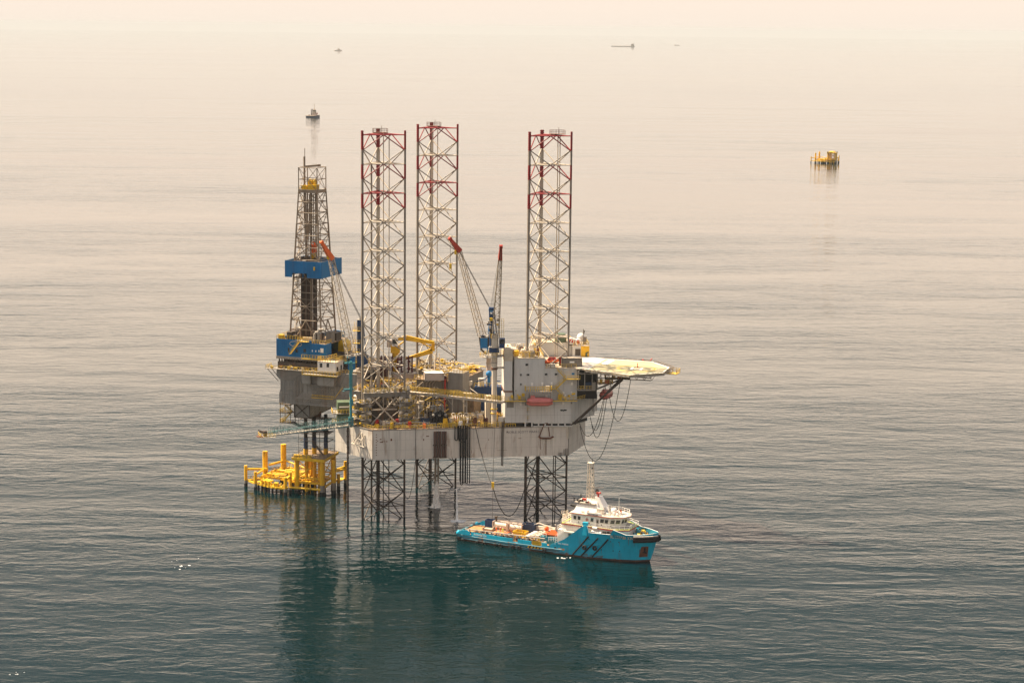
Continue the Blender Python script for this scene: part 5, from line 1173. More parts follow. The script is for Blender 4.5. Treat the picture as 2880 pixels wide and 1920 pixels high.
# silo with dark band
p = at(1183, 1177, z=DK + .07); F = Frame(p.x, p.y, 0); T = thing('storage_silo', p, 'white upright silo with grey bands beside the near leg', 'silo')
m = MB(F); m.cyl(0, 1.1, DK + .07, 35.6, 1.05, 14); m.build('shell', 'white_paint', T); m = MB(F); m.cyl(0, 1.1, 33.0, 34.0, 1.08, 14); m.cyl(0, 1.1, 31.4, 31.9, 1.08, 14); m.build('band', 'mud_grey', T); m = MB(F); m.cyl(0, 1.1, 35.6, 36.3, 1.3, 14, 1.2); m.build('cap', 'cream_paint', T)
p = at(1183, 1165, z=DK + .07)
m = MB(Frame(p.x, p.y, 8)); m.box(2.6, 8.4, 1, 1.15, DK + .07, 35.4); m.build('screen_wall', 'mud_grey', RIG)
# mushroom vent
p = at(1318, 1104, Y=630); T = thing('vent_stack', (p.x, p.y, DK), 'pale mushroom vent with wide cap beside the middle leg', 'vent')
m = MB(Frame(p.x, p.y, 0)); m.cyl(0, 0, DK, p.z + 2.8, .75, 12); m.build('stem', 'pinkish_box', T); m = MB(Frame(p.x, p.y, 0)); m.cyl(0, 0, p.z + 2.6, p.z + 3.9, 1.15, 14); m.build('cap', 'cream_paint', T)
# blue mixing plant behind the bridge
p = at(1372, 1110, Y=628); F = Frame(p.x, p.y, 0); zb = p.z
T = thing('mixing_plant', (p.x, p.y, DK), 'dark blue mixing plant with white drum and blue vessel behind the bridge', 'plant')
m = MB(F); m.box(-4.4, 4.6, 0, 5, DK, zb + 2.6); m.build('housing', 'blue_dark', T)
m = MB(F); m.rail([(-4.4, 0, zb + 2.6), (4.6, 0, zb + 2.6)], 1.2, 1, .07); m.build('guard_rail', 'yellow_rail', T)
m = MB(F); m.cyl(-2.2, 1.5, zb + 2.6, zb + 4.9, .95, 12); m.cyl(-2.2, 1.5, zb + 4.9, zb + 5.2, 1.05, 12); m.build('drum', 'cream_paint', T)
m = MB(F); m.cyl(.3, 1.5, zb + 2.6, zb + 6, .5, 12); m.ball(.3, 1.5, zb + 6.6, 1.0, 12, 6, 1, 1, 1.1, -.6); m.build('vessel', 'blue_wall', T)
stack_pipes('pipe', [[(-3.6, .6, zb + 2.6), (-3.6, .6, zb + 4.2), (-.8, .6, zb + 5), (.2, .9, zb + 6.4)], [(2, .6, zb + 2.6), (2, .6, zb + 4.6), (4, .6, zb + 4.4)]], F, 'blue_dark', T)
# maroon pipe racks
p = at(1104, 1050, Y=642)
for i, (dx, lb) in enumerate(((-2.6, 'maroon lattice pipe rack behind the near leg'), (4.0, 'maroon lattice pipe rack just under the knuckle crane arm'))):
    F = Frame(p.x + dx, p.y, 0); T = thing('pipe_rack', (p.x + dx, p.y, p.z), lb, 'rack', 'maroon pipe racks amidships'); m = MB(F)
    for x in (-2.4, -1.2, 0, 1.2, 2.4):
        for y in (0, 2.4): m.tube((x, y, p.z - 4), (x, y, p.z + 5.6), .2, 5)
    m.build('upright', 'maroon', T); m = MB(F)
    for k in range(8):
        z = p.z - .4 + k * .8
        for y in (0, 2.4): m.bar((-2.5, y, z), (2.5, y, z), .14, .22)
        for x in (-2.4, 0, 2.4): m.bar((x, 0, z), (x, 2.4, z), .14, .2)
        if k < 7: m.tube((-2.4 + (k % 4) * 1.2, 0, z), (-1.2 + (k % 4) * 1.2, 0, z + .8), .12, 4); m.cbox(-1.8 + (k % 3) * 1.6, .2, z + .35, .9, .8, .5)
    m.build('cross_beam', 'maroon', T)
m = MB(W); m.box(p.x - 7, p.x + 9, p.y - 1, p.y + 5, p.z - 4.4, p.z - 4); m.box(p.x - 7, p.x + 9, p.y + 3, p.y + 3.4, DK, p.z - 4); m.box(p.x - 6.9, p.x - 6.5, p.y - 1, p.y + 3, DK, p.z - 4); m.box(p.x + 8.5, p.x + 8.9, p.y - 1, p.y + 3, DK, p.z - 4); m.build('rack_deck', 'deck_brown', RIG)
# green engine house on the aft corner
p = at(953, 1163, z=33.4); F = Frame(p.x, p.y, -50)
q = at(968, 1174, z=32.2)
T = thing('engine_house', (q.x, q.y, DK), 'green two-storey engine house on the aft corner under the cantilever', 'shed')
F = Frame(q.x, q.y, 10); m = MB(F); m.box(-2, 2.2, .5, 5, DK, 33.0); m.box(-2.0, 2.0, .6, 5, 34.0, 37.0); m.build('cabin', 'green_paint', T)
m = MB(F); m.use(1); m.box(-3.8, 2.6, -.4, 5, 33.4, 33.6); m.use(0); m.rail([(-3.7, 4, 33.6), (-3.7, -.3, 33.6), (2.5, -.3, 33.6)], 1.2, .9, .08); m.use(1); m.tube((-1.6, -.5, 35.6), (1.6, -.5, 35.6), .3, 8); m.box(-3.8, -1, -.6, 3, DK + .1, DK + .3); m.use(0); m.rail([(-3.8, -.6, DK + .3), (1, -.6, DK + .3)], 1.1, .9, .08); m.build('gallery', ['yellow_rail', 'mud_grey'], T)

# black hose reel with two goose-necks on its balcony
p = at(1236, 1198, z=DK + .07); F = Frame(p.x, p.y, 8.8)
T = thing('hose_reel', p, 'big black hose reel with two grey goose-neck pipes at the hull edge', 'reel')
m = MB(F)
prof = [(-3.0, 1.0), (-2.9, 2.4), (-2.2, 3.9), (-1.0, 4.7), (1.0, 4.7), (2.2, 3.9), (2.9, 2.4), (3.0, 1.0)]
m.side([(-3.0, DK)] + [(x, DK + z) for x, z in prof] + [(3.0, DK)], -.2, 2.6)
for k in range(7): x = -2.5 + k * .83; h = 4.55 - abs(x) ** 2 * .28; m.path([(x, -.45, DK - .3), (x, -.45, DK + h - .5), (x, 0, DK + h), (x, 1.4, DK + h + .1)], .33, 8)
m.build('hose_coil', 'rubber', T)
m = MB(F)
for x0 in (-1.15, 1.15):
    m.path([(x0, .4, DK + 3.2), (x0, .4, DK + 5.6), (x0 - .12, .4, DK + 6.3), (x0 - .55, .4, DK + 6.6), (x0 - 1.0, .4, DK + 6.3), (x0 - 1.1, .4, DK + 5.7)], .46, 8); m.tube((x0 - 1.1, .4, DK + 5.7), (x0 - 1.1, .4, DK + 5.4), .55, 8); m.tube((x0, .4, DK + 4.2), (x0, .4, DK + 4.5), .6, 8)
for x0 in (-1.9, 0, 1.9): m.ball(x0, -.3, DK + 3.6, .55, 10, 6)
m.build('goose_neck', 'steel_grey', T)
m = MB(F); m.box(-3.2, 3.2, -1.9, .3, DK - .35, DK - .2); m.rail([(-3.2, .2, DK - .2), (-3.2, -1.85, DK - .2), (3.2, -1.85, DK - .2), (3.2, .2, DK - .2)], 1.35, .8, .085); m.build('balcony', 'yellow_rail', T)
# hose rack with pale loops and the long black hoses hanging down
p = at(1302, 1198, z=DK + .07); F = Frame(p.x, p.y, 8.8)
T = thing('hose_rack', p, 'yellow hose rack with a row of pale pipe bends at the hull edge', 'rack')
m = MB(F)
for x in (-3.3, -1.7, 0, 1.7, 3.3): m.tube((x, .3, DK), (x, .3, DK + 2.6), .1, 5); m.tube((x, 2.4, DK), (x, 2.4, DK + 2.6), .1, 5)
m.box(-3.5, 3.5, 0, 2.6, DK + 1.5, DK + 1.62); m.rail([(-3.5, 2.5, DK + 2.6), (3.5, 2.5, DK + 2.6)], 1.1, .9, .09); m.box(-3.5, 3.5, .2, .35, DK + 2.5, DK + 2.65); m.build('frame', 'yellow_rail', T)
m = MB(F)
for k in range(10):
    x = -3.1 + k * .68; m.path([(x, 1.4, DK + 1.7), (x, 1.4, DK + 3.0), (x, 1.0, DK + 3.4), (x, .3, DK + 3.3), (x, -.2, DK + 2.7), (x, -.3, DK + 1.9)], .15, 6)
    if k % 3 == 0: m.torus(x + .2, .9, DK + 3.5, .65, .12, 'y', 12, 5)
m.build('pipe_bend', 'cream_paint', T)
HOSES = [((1279, 1197), (1287, 1197), 1237, 'short black hose loop hanging beside the longest group at the hull side'), ((1296, 1195), (1301, 1195), 1362, 'black hose looping lowest toward the sea'), ((1303, 1195), (1308, 1195), 1356, 'black hose loop hanging second lowest over the sea'), ((1310, 1195), (1315, 1195), 1358, 'black hose loop in the middle of the hanging group'),
         ((1290, 1195), (1311, 1195), 1243, 'wide black hose loop across the hull side'), ((1321, 1195), None, 1357, 'single straight black hose at the bow end of the group'), ((1294, 1195), None, 1352, 'single thin black hose at the stern end of the group')]
for (a, b, yb, lb) in HOSES:
    m = MB(RF); A = hs(*a, .55); A = V(A)
    if b is None:
        zb = hs(a[0], yb, .55)[2]; m.path([A, V((A.x, A.y, zb))], .17, 6)
    else:
        B_ = V(hs(*b, .55)); zb = hs(a[0], yb, .55)[2]; P = []; w_ = (B_ - A); r_ = w_.length / 2
        P = [A] + [A.lerp(B_, .5 - .5 * math.cos(math.pi * k / 8)) * 1.0 for k in range(0, 9)]
        for k in range(0, 9): P[k + 1].z = zb + r_ * 1.2 * (1 - math.sin(math.pi * k / 8))
        m.path(P + [B_], .17, 6)
    tag(m.build('hanging_hose', 'rubber', None), lb, 'hose', 'black hoses hanging from the hose rack')
# hoses, cables and lines strung about
def line(name, pts, r, mname, label, cat, group=None):
    m = MB(W); m.path(pts, r, 6, world=True); return tag(m.build(name, mname, None), label, cat, group)
def sag(a, b, s_, n=20):
    return [a.lerp(b, k / n) + V((0, 0, -s_ * 4 * (k / n) * (1 - k / n))) for k in range(n + 1)]
hookp = at(1386, 1366, Y=589.8)
a = RF(*hs(1336, 1196, .6)); line('transfer_hose', sag(a, hookp + V((0, .2, -.3)), 2.0) + sag(hookp + V((0, .2, -.3)), at(1475, 1375, Y=613), 9.0)[1:], .13, 'rubber', 'long black hose running from the deck edge through the crane hook to the bow leg', 'hose')
a = RF(*hs(1169, 1198, .4)); b = at(1137, 1382, Y=614); line('mooring_hose', [a, RF(*hs(1168.5, 1290, .4))] + sag(RF(*hs(1168.5, 1290, .4)), b, 6.5)[1:], .09, 'rope', 'thin dark hose hanging down to the near leg', 'hose')
for px, yb in ((1411.5, 1305), (1414.5, 1306)): pass
m = MB(RF)
for px, yb in ((1411, 1308), (1414.5, 1309)): A = V(hs(px, 1185, .6)); m.tube(A, V((A.x, A.y, hs(px, yb, .6)[2])), .15, 6)
tag(m.build('discharge_pipe', 'dark_steel', None), 'pair of straight dark pipes hanging below the hull by the crane column', 'pipe')
line('cargo_sling', [hookp + V((0, 0, -1)), at(1385, 1458, z=5.6)], .05, 'rope', 'thin sling hanging from the yellow hook block to the ship', 'sling')
for (p1, p2, s_, lb) in ((((1744, 1075), 44.5), ((1631, 1198), 31.0), 17.5, 'longest black hose loop under the helideck'), (((1774, 1066), 45.5), ((1714, 1115), 40.5), 10.5, 'outermost black hose loop hanging from the helideck edge'),
                        (((1700, 1120), 40), ((1660, 1172), 32.5), 7.0, 'black hose loop falling from the bow lifeboat'), (((1706, 1120), 40), ((1663, 1185), 31.5), 8.5, 'black hose loop next to the bow corner chain'), (((1697, 1122), 40), ((1630, 1190), 31.8), 7.5, 'black hose loop that starts at the truss foot')):
    line('hanging_hose', sag(at(*p1[0], z=p1[1]), at(*p2[0], z=p2[1]), s_, 26), .10, 'rope', lb, 'hose', 'black hoses looped under the helideck')

# lifeboats, raft, container on the quarters' roof
def lifeboat(q, ang, L_, label, hangto):
    zc = q.z; F = Frame(q.x, q.y, ang); T = thing('lifeboat', (q.x, q.y, zc - 1.4), label, 'lifeboat', 'enclosed lifeboats on davits')
    rings = []
    for k in range(11):
        t = -1 + 2 * k / 10; w_ = 1.55 * (1 - abs(t) ** 5) ** .6 + .06; x = t * L_ / 2; zl = zc - 1.45 + .5 * max(0, abs(t) - .6) * 2; zh = zc + 1.25 - (.5 * abs(t) ** 3)
        rings.append([(x, w_ * math.copysign(abs(math.cos(a)) ** .6, math.cos(a)), (zl + zh) / 2 + (zh - zl) / 2 * math.copysign(abs(math.sin(a)) ** .6, math.sin(a))) for a in [2 * math.pi * j / 14 for j in range(14)]])
    m = MB(F); m.loft(rings); m.build('hull', 'lifeboat_red', T)
    m = MB(F)
    P = [(math.copysign(1, 1) * (-L_ / 2 + L_ * k / 16), (1.60 * (1 - abs(-1 + 2 * k / 16) ** 5) ** .6 + .08), zc - .12) for k in range(17)]
    m.path(P, .09, 5); m.path([(x, -y, z) for x, y, z in P], .09, 5); m.build('rubbing_strake', 'rust_plate', T)
    m = MB(F); m.prism([(-L_ * .36, -.6), (-L_ * .17, -.6), (-L_ * .17, .6), (-L_ * .36, .6)], zc + 1.0, zc + 1.85, top=[(-L_ * .34, -.5), (-L_ * .2, -.5), (-L_ * .2, .5), (-L_ * .34, .5)]); m.build('wheel_house', 'lifeboat_red', T)
    m = MB(F)
    for k in range(5): m.cut(); x = -L_ * .12 + k * L_ * .1; m.cbox(x, -1.42, zc + .35, .28, .06, .2)
    m.build('porthole', 'lettering_white', T)
    m = MB(F)
    for x in (-L_ * .4, L_ * .4): m.cut(); m.tube((x, 0, zc + .5), (x, 0, hangto), .06, 5); m.cbox(x, 0, zc + .7, .3, .3, .5)
    m.build('fall_rope', 'rope', T)
    return T
zc1 = qp(1518, 1128, -2.6).z
q1_ = QF(qp(1518, 1128, -2.6).x, -2.6, zc1)
lifeboat(q1_, 5, 8.2, 'pale red enclosed lifeboat hanging against the grey quarters wall', zc1 + 3.1)
q2_ = at(1705, 1107, z=40.2); lifeboat(q2_, 70, 7.6, 'dark red enclosed lifeboat hanging in shade under the helideck', 43.6)
m = MB(QF); xa, xb = qp(1478, 1110, -2.6).x, qp(1551, 1110, -2.6).x; zt = zc1 + 3.0
m.box(xa, xb, -3.6, -.2, zt, zt + .25)
for x in (xa + .3, xb - .3): m.bar((x, -.2, z_led - 1.5), (x, -3.2, zt), .3, .4); m.bar((x, -3.3, zc1 + .2), (x, -3.3, zt), .2, .3)
m.use(1); m.rail([(xa, -.3, zt + .25), (xa, -3.5, zt + .25), (xb, -3.5, zt + .25), (xb, -.3, zt + .25)], 1.5, .75, .085); m.use(2); m.cbox(xb - 1.2, -2, zt + 1.1, 1.2, 1.4, 1.5)
m.build('davit_frame', ['mud_grey', 'yellow_rail', 'cream_paint'], QT)
m = MB(W)
for dx in (-.5, .5): m.path([q2_ + V((dx * 2 - 1.5, dx * 5, 3.4)), q2_ + V((dx * 2 + .4, dx * 5, 3.8)), q2_ + V((dx * 2 + .6, dx * 5, 1.2))], .16, 6, world=True)
m.build('bow_davit', 'mud_grey', QT)
q = QF.loc(at(1552, 1020, z=z_roof + .3)); T = thing('rescue_raft', QF(q.x, q.y, z_roof + .2), 'orange rescue raft with tarpaulin lying on the quarters roof', 'raft')
F = Frame(*QF(q.x, q.y, 0).xy, 5); m = MB(F)
rings = []
for k in range(9):
    t = -1 + 2 * k / 8; w_ = 1.1 * (1 - abs(t) ** 3) ** .6 + .08; rings.append([(t * 2.4, w_ * math.cos(a), z_roof + .85 + .55 * math.sin(a) + .35 * t) for a in [2 * math.pi * j / 10 for j in range(10)]])
m.loft(rings); m.build('tube_hull', 'orange_paint', T)
m = MB(F); m.prism([(-1.5, -.8), (1.7, -.8), (1.7, .8), (-1.5, .8)], z_roof + 1.2, z_roof + 2.1, top=[(-.9, -.3), (1.2, -.2), (1.2, .2), (-.9, .3)]); m.build('tarpaulin', 'crane_red', T)
m = MB(F); m.box(-1.4, 1.4, -.9, .9, z_roof + .2, z_roof + .4); m.build('cradle', 'dark_steel', T)
deckbox(1608.5, 1031, 6.2, 2.6, 2.7, 'steel_grey', 'shipping_container', 'grey container with pale roof at the edge of the helideck walkway', 'container', roof='roof_tan', ang=5, zb=HZ + .03, doors=True)
deckbox(1576, 1028, .6, .6, 2.6, 'red_paint', 'fire_cabinet', 'narrow red cabinet between raft and grey container', 'cabinet', ang=5, ribs=False, zb=z_roof + .2)
deckbox(1555, 1034, 1.4, 1.2, 1.2, 'cream_paint', 'air_unit', 'cream ventilation unit at the head of the yellow stair', 'machine', ang=5, ribs=False, zb=z_roof + .2)
p = at(1649, 1003, z=HZ + .02); T = thing('foam_monitor', p, 'small green foam monitor by the yellow panel', 'monitor'); m = MB(Frame(p.x, p.y, 0)); m.cyl(0, 0, HZ + .02, HZ + 1.2, .3, 8); m.build('stand', 'green_paint', T); m = MB(Frame(p.x, p.y, 0)); m.tube((-.2, 0, HZ + 1.1), (.7, -.3, HZ + 1.6), .2, 6); m.build('nozzle', 'green_paint', T)
m = MB(W); a, b = at(1800, 1011, z=HZ + .6), at(1832, 1013.5, z=HZ + .6); T = thing('fire_monitor', a, 'dark barrier bar with red ends at the far helideck edge', 'barrier'); m.wtube(a, b, .16, 6); m.build('bar', 'dark_steel', T); m = MB(W); m.wtube(a.lerp(b, .2), a.lerp(b, .32), .24, 6); m.wtube(b - V((.4, 0, 0)), b + V((.3, 0, .7)), .14, 6); m.build('nozzle', 'red_paint', T)
# ------------------------------------------------------------------ yellow wellhead platforms
def wellhead(F, label, near=True):
    T = thing('wellhead_platform', F(-8, 2, 0), label, 'offshore platform', 'yellow wellhead platforms')
    def leg(x, y, top, r=.8, split=3.6, n=10, name='column'):
        m = MB(F); m.cyl(x, y, split, top, r, n); m.use(1); m.cyl(x, y, -4, split, r * 1.02, n); m.use(2); m.cyl(x, y, -4, min(1.1, split - .4), r * 1.1, n); m.use(0); m.cyl(x, y, top, top + .06, r * .96, n)
        m.build(name, ['yellow_deep', 'steel_grey', 'black'], T)
    for x, y, top in ((3.6, -5.2, 12.2), (3.6, 5.6, 12.2), (-5.6, -4.6, 12.2), (-5.6, 5.6, 12.2)): leg(x, y, top, .85, 3.4 if x > 0 else 2.4)
    leg(-21.0, 5.2, 11.2, .9, 3.2); leg(-17.2, 12.6, 12.4, .95, 3.2); leg(6.2, -1.2, 11.2, .8, 3.6) if near else None
    # tower deck
    m = MB(F); m.box(-6.6, 4.8, -6.4, 7.0, 12.3, 12.5); m.use(1)
    for a, b in (((-6.6, -6.4), (4.8, -6.4)), ((4.8, -6.4), (4.8, 7)), ((4.8, 7), (-6.6, 7)), ((-6.6, 7), (-6.6, -6.4))): m.bar((*a, 12.0), (*b, 12.0), .4, .9)
    m.use(1); m.box(-6.2, 0, -6.2, -5.4, 12.5, 13.4); D = m.build('tower_deck', ['deck_brown', 'yellow_paint'], T)
    m = MB(F); m.rail([(-6.5, -6.3, 12.5), (4.7, -6.3, 12.5), (4.7, 6.9, 12.5), (-6.5, 6.9, 12.5)], 1.2, 1.3, .06, close=True); m.build('guard_rail', 'steel_grey', D)
    # bracing of the tower
    m = MB(F)
    C_ = [(3.6, -5.2), (3.6, 5.6), (-5.6, 5.6), (-5.6, -4.6)]
    for i in range(4):
        a, b = C_[i], C_[(i + 1) % 4]; m.tube((*a, 5.4), (*b, 5.4), .22, 6); m.tube((*a, 5.4), (*b, 11.8), .16, 6); m.tube((*b, 8.6), (*a, 8.6), .12, 5)
    m.build('tower_brace', 'yellow_paint', T)
    m = MB(F); m.tube((-8.0, -5.4, 1.9), (3.6, -5.6, 1.9), .42, 8); m.tube((3.6, -5.2, 2.2), (3.6, 6, 2.4), .42, 8); m.tube((3.6, 2, 6.2), (6.4, 9.5, 6.0), .42, 8); m.build('boat_fender', 'yellow_paint', T)
    # conductors in the tower and, for the near one, scaffolded risers up to the rig
    m = MB(F)
    for x, y in ((-3.4, -1.5), (-1.4, 1.0), (1.2, 2.2), (-3.2, 2.8), (1.4, -1.6)): m.cyl(x, y, -4, 12.2, .62, 10)
    m.build('conductor', 'yellow_deep', T)
    if near:
        for x, y in ((-3.6, -1.5), (-1.5, 1.0), (2.4, 1.6)):
            m = MB(F); m.cyl(x, y, 12.5, 14.6, .78, 10); m.use(1); m.cyl(x, y, 14.6, 18.4, .72, 10); m.use(2); m.cyl(x, y, 18.4, 26.2, .62, 10); m.cyl(x, y, 20, 20.8, .95, 10); m.cyl(x, y, 22.8, 23.3, 1.0, 10); m.build('riser', ['yellow_deep', 'navy_box', 'black'], T)
        m = MB(F)
        for z in (17.6, 20.2, 22.6, 24.8):
            m.bar((-5.2, -2.8, z), (4.6, -2.8, z), .3, .12); m.bar((-5.2, 3.2, z), (4.6, 3.2, z), .3, .12); m.bar((-5.2, -2.8, z), (-5.2, 3.2, z), .3, .12); m.bar((4.6, -2.8, z), (4.6, 3.2, z), .3, .12); m.box(-4.8, 4.4, -.6, 2.6, z - .1, z) if z in (20.2, 24.8) else None
        for x in (-5.6, -3.2, -.6, 2, 4.8):
            for y in (-3, 3.4): m.tube((x, y, 12.5), (x, y, 26.0), .06, 4)
        for k in range(26): z = 13.4 + (k % 13) * .95; y = -3 if k < 13 else 3.4; m.tube((-5.6, y, z), (4.8, y, z), .035, 4)
        m.stair((-1.2, -1.6, 17.4), (2.6, -1.6, 13.0), .8); m.build('scaffold', 'dark_steel', T)
        m = MB(F); m.cyl(-.3, .5, 25.5, 27.2, 1.5, 12); m.use(1); m.cyl(.2, .4, 27.2, 30.5, .35, 8); m.cbox(.2, .4, 28.2, 1.4, 1.2, .8); m.cbox(.4, .6, 29.6, .9, .9, .7); m.build('wellhead_valve', ['rust_plate', 'dark_steel'], T)
    else:
        m = MB(F); m.prism([(-6, -4), (1, -5), (4, 0), (1, 5), (-5, 5)], 12.6, 14.0, top=[(-4, -2), (0, -3), (2, 0), (0, 3), (-3, 3)]); m.build('canvas_cover', 'yellow_deep', T)
    # lower deck with pipes and piles
    lz = 3.6
    D_ = [(-19.5, -.5), (-12, -1.8), (-6.5, -4.4), (3, -4.6), (3, 5), (-6, 9), (-16, 15), (-19.5, 7)]
    m = MB(F)
    for i in range(8): m.bar((*D_[i], lz + .1), (*D_[(i + 1) % 8], lz + .1), .4, .7)
    lo_ = lambda x: -.5 - (x + 19.5) * .173 if x < -12 else (-1.8 - (x + 12) * .47 if x < -6.5 else -4.4)
    hi_ = lambda x: 7 + (x + 19.5) * 2.28 if x < -16 else (15 - (x + 16) * .6 if x < -6 else 9 - (x + 6) * .44)
    for k in range(13): x = -18.4 + k * 1.7; m.bar((x, lo_(x), lz), (x, hi_(x), lz), .28, .4)
    for y in (-3, -.4, 2.2, 4.8, 7.4): m.bar((-19.3 if y > 0 else -12, y, lz + .02), (3 if y < 5 else -5, y, lz + .02), .25, .36)
    for x0, x1_, y0, y1 in ((-19, -14.5, .4, 6.5), (-10.5, -6.2, -1.8, 4.5), (-5, 2.8, 2.6, 4.8), (-15, -11.5, 6.5, 11.5), (-3, 2.8, -4.2, -1.6)): m.box(x0, x1_, y0, y1, lz + .2, lz + .28)
    m.build('lower_deck', 'yellow_deep', T)
    m = MB(F)
    O_ = [(-25.2, -.5), (-20.6, -4.4), (-13, -8), (-8.4, -8.6), (-8.2, -6.6), (-13.5, -5.4), (-17, -1.6), (-21, 3)]
    for i in range(8): m.bar((*O_[i], 2.1), (*O_[(i + 1) % 8], 2.1), .5, .6)
    m.prism([(-21.5, -1.5), (-17.5, -4.8), (-13, -7.4), (-9, -8.0), (-13.6, -5.6), (-17, -2), (-20.6, 1)], 2.0, 2.12)
    for k in range(26): x, y = RND.uniform(-23, -10), 0; y = -.8 - (x + 24) * .52 + RND.uniform(-.2, 1.8); m.tube((x, y, 2.1), (x + RND.uniform(-2, 2), y + RND.uniform(-1, 1.5), RND.choice((2.4, 3.4, 3.9))), RND.uniform(.08, .2), 5)
    m.build('bumper_deck', 'yellow_paint', T)
    m = MB(F)
    for k in range(54):
        x, y = RND.uniform(-19, -1), RND.uniform(-3, 11); 
        if y > 10 - (x + 19) * .1: continue
        L_ = RND.uniform(2, 6); a = RND.choice((0, 0, 1)); m.path([(x, y, lz + .3), (x, y, lz + .9), (x + (L_ if not a else 0), y + (L_ * .6 if a else 0), lz + .9)], RND.uniform(.12, .26), 6); m.cbox(x, y, lz + .6, .6, .5, .7)
    m.build('flow_pipe', 'yellow_paint', T)
    m = MB(F); m.rail([(-19, 6, lz + .35), (-15.6, 14, lz + .35), (-7, 9.5, lz + .35), (-6, 6, lz + .35)], 1.2, 1.2, .08); m.rail([(-18, -1, lz + .35), (-12, -2, lz + .35), (-6.5, -4.4, lz + .35)], 1.1, 1.6, .05)
    m.rail([(-16, -6.4, 2.3), (-12.5, -8, 2.3), (-9, -8.4, 2.3)], 1.1, 1.2, .06); m.stair((-16.6, -5.4, 3.4), (-13.6, -7.6, 2.2), 1.0); m.build('guard_rail', 'yellow_paint', T)
    m = MB(F); m.prism([(-19, -4.6), (-16, -6), (-14.2, -4), (-17.5, -1.8)], 3.2, 3.5); m.cbox(-12, -7.2, 3.0, 1.4, 1.2, 1.3); m.cbox(-17.4, -.2, 4.4, 1.4, 1.2, 1.2); m.build('landing', 'yellow_paint', T)
    for x, y, top in ((-25.6, -.9, 7.2), (-20.5, -4.7, 6.2), (-8.1, -8.8, 6.0), (-7.75, -5.2, 7.0), (6.4, 9.7, 8.6), (5.8, 4.6, 5.2)): leg(x, y, top, .55, 2.2, 8, 'corner_pile')
    m = MB(F); m.tube((-25.6, -.9, 6.0), (-19.8, 4.6, 5.2), .42, 8); m.cut(); m.tube((-20.5, -4.7, 5.2), (-20.9, 4.6, 5.2), .34, 8); m.cut(); m.tube((-8.1, -8.8, 5.0), (-7.75, -5.2, 5.8), .4, 8); m.cut(); m.tube((6.4, 9.7, 6.8), (3.6, 5.6, 6.0), .42, 8); m.cut(); m.tube((-19.8, 6, 6.4), (-17.2, 12, 6.6), .4, 8); m.cut(); m.tube((-17.2, 12.6, 7), (-6, 8, 5.2), .3, 8); m.cut(); m.box(4.2, 6.4, 4.6, 9.4, 2.6, 2.9); m.build('bumper_frame', 'yellow_paint', T)
    for k in range(8):
        t = k / 7; x = -19.2 + 10.8 * t; y = -5.2 - 3.2 * min(1, t * 1.6); m = MB(F); m.cyl(x, y, -4, 1.9, .36, 8); m.use(1); m.cyl(x, y, 1.9, 2.4 + (1.6 if k in (1, 2, 3) else 0), .34, 8); m.build('pile', ['black', 'yellow_paint'], T)
    for k in range(16):
        x, y = RND.uniform(-17, 3), RND.uniform(-2, 9); m = MB(F); m.cyl(x, y, -4, lz, RND.uniform(.4, .6), 8); m.build('pile', 'black', T)
    m = MB(F); m.tube((-7.6, -5.1, 3.4), (-2, -4.8, -1), .22, 6); m.cut(); m.tube((-12, 6, 3.6), (-9, 3, -1), .22, 6); m.build('raker', 'dark_steel', T)
    return T
wellhead(Frame(-65, 650.5, -15), 'near yellow wellhead platform with dark scaffolded risers under the drilling derrick', True)
fp_ = at(2342, 459, z=0); wellhead(Frame(fp_.x, fp_.y, -14), 'small yellow wellhead platform standing alone far out on the sea', False)
# ------------------------------------------------------------------ the supply ship
SF = Frame(-13.2, 594.1, -27)            # x forward from the transom, y to port, origin on the centreline at the waterline
z1 = lambda x, y: (1260 + x * .2636, 1280 + y * .2636)
SHIP = thing('supply_ship', SF(0, 0, 0), 'turquoise supply ship with white bridge lying beside the rig', 'ship')
def interp(T, x):
    for (a, p), (b, q) in zip(T, T[1:]):
        if x <= b: return p + (q - p) * max(0, (x - a) / (b - a))
    return T[-1][1]
WL = [(-.3, 5.9), (1, 6.2), (17, 7.0), (32, 6.9), (44, 6.3), (52.7, 4.8), (57.9, 2.9), (61.2, .35), (61.7, .03)]
TP = [(-.3, 6.1), (2, 6.6), (17, 7.0), (36, 7.1), (46, 7.1), (52, 6.8), (57, 5.6), (60.5, 3.7), (62.8, 1.8), (64.0, .05)]
TZ = [(-.3, 2.1), (30.4, 2.0), (36.3, 4.9), (38.0, 6.2), (42.3, 9.7), (44.0, 10.0), (44.5, 8.1), (51.4, 8.3), (52.2, 9.8), (56.0, 8.5), (60, 8.7), (62.8, 9.2), (64.0, 9.4)]
def skin(x, z):
    """half breadth of the hull at station x and height z"""
    top = interp(TZ, x); w0, w1 = interp(WL, min(x, 61.7)), interp(TP, x)
    if x > 61.7: w0 = 0.02
    f = max(0.0, min(1.0, z / max(top, 6.5))); return w0 + (w1 - w0) * (f ** 1.35)
xs = [-.3, .4, 1.5, 3] + [5 + 2 * k for k in range(13)] + [30.4, 31.8, 33.4, 35, 36.3, 37.2, 38.0, 39.2, 40.4, 41.5, 42.3, 43.2, 44.0, 44.5, 46, 47.5, 49, 50.3, 51.4, 52.2, 53.4, 54.6, 56, 57, 58, 59, 60, 60.8, 61.6]
m = MB(SF)
zl = (-2.0, 0.0, .9, 2.0)
def stem_x(z): return 61.2 + (0 if z < 0 else 2.8 * (z / 9.3) ** .8)
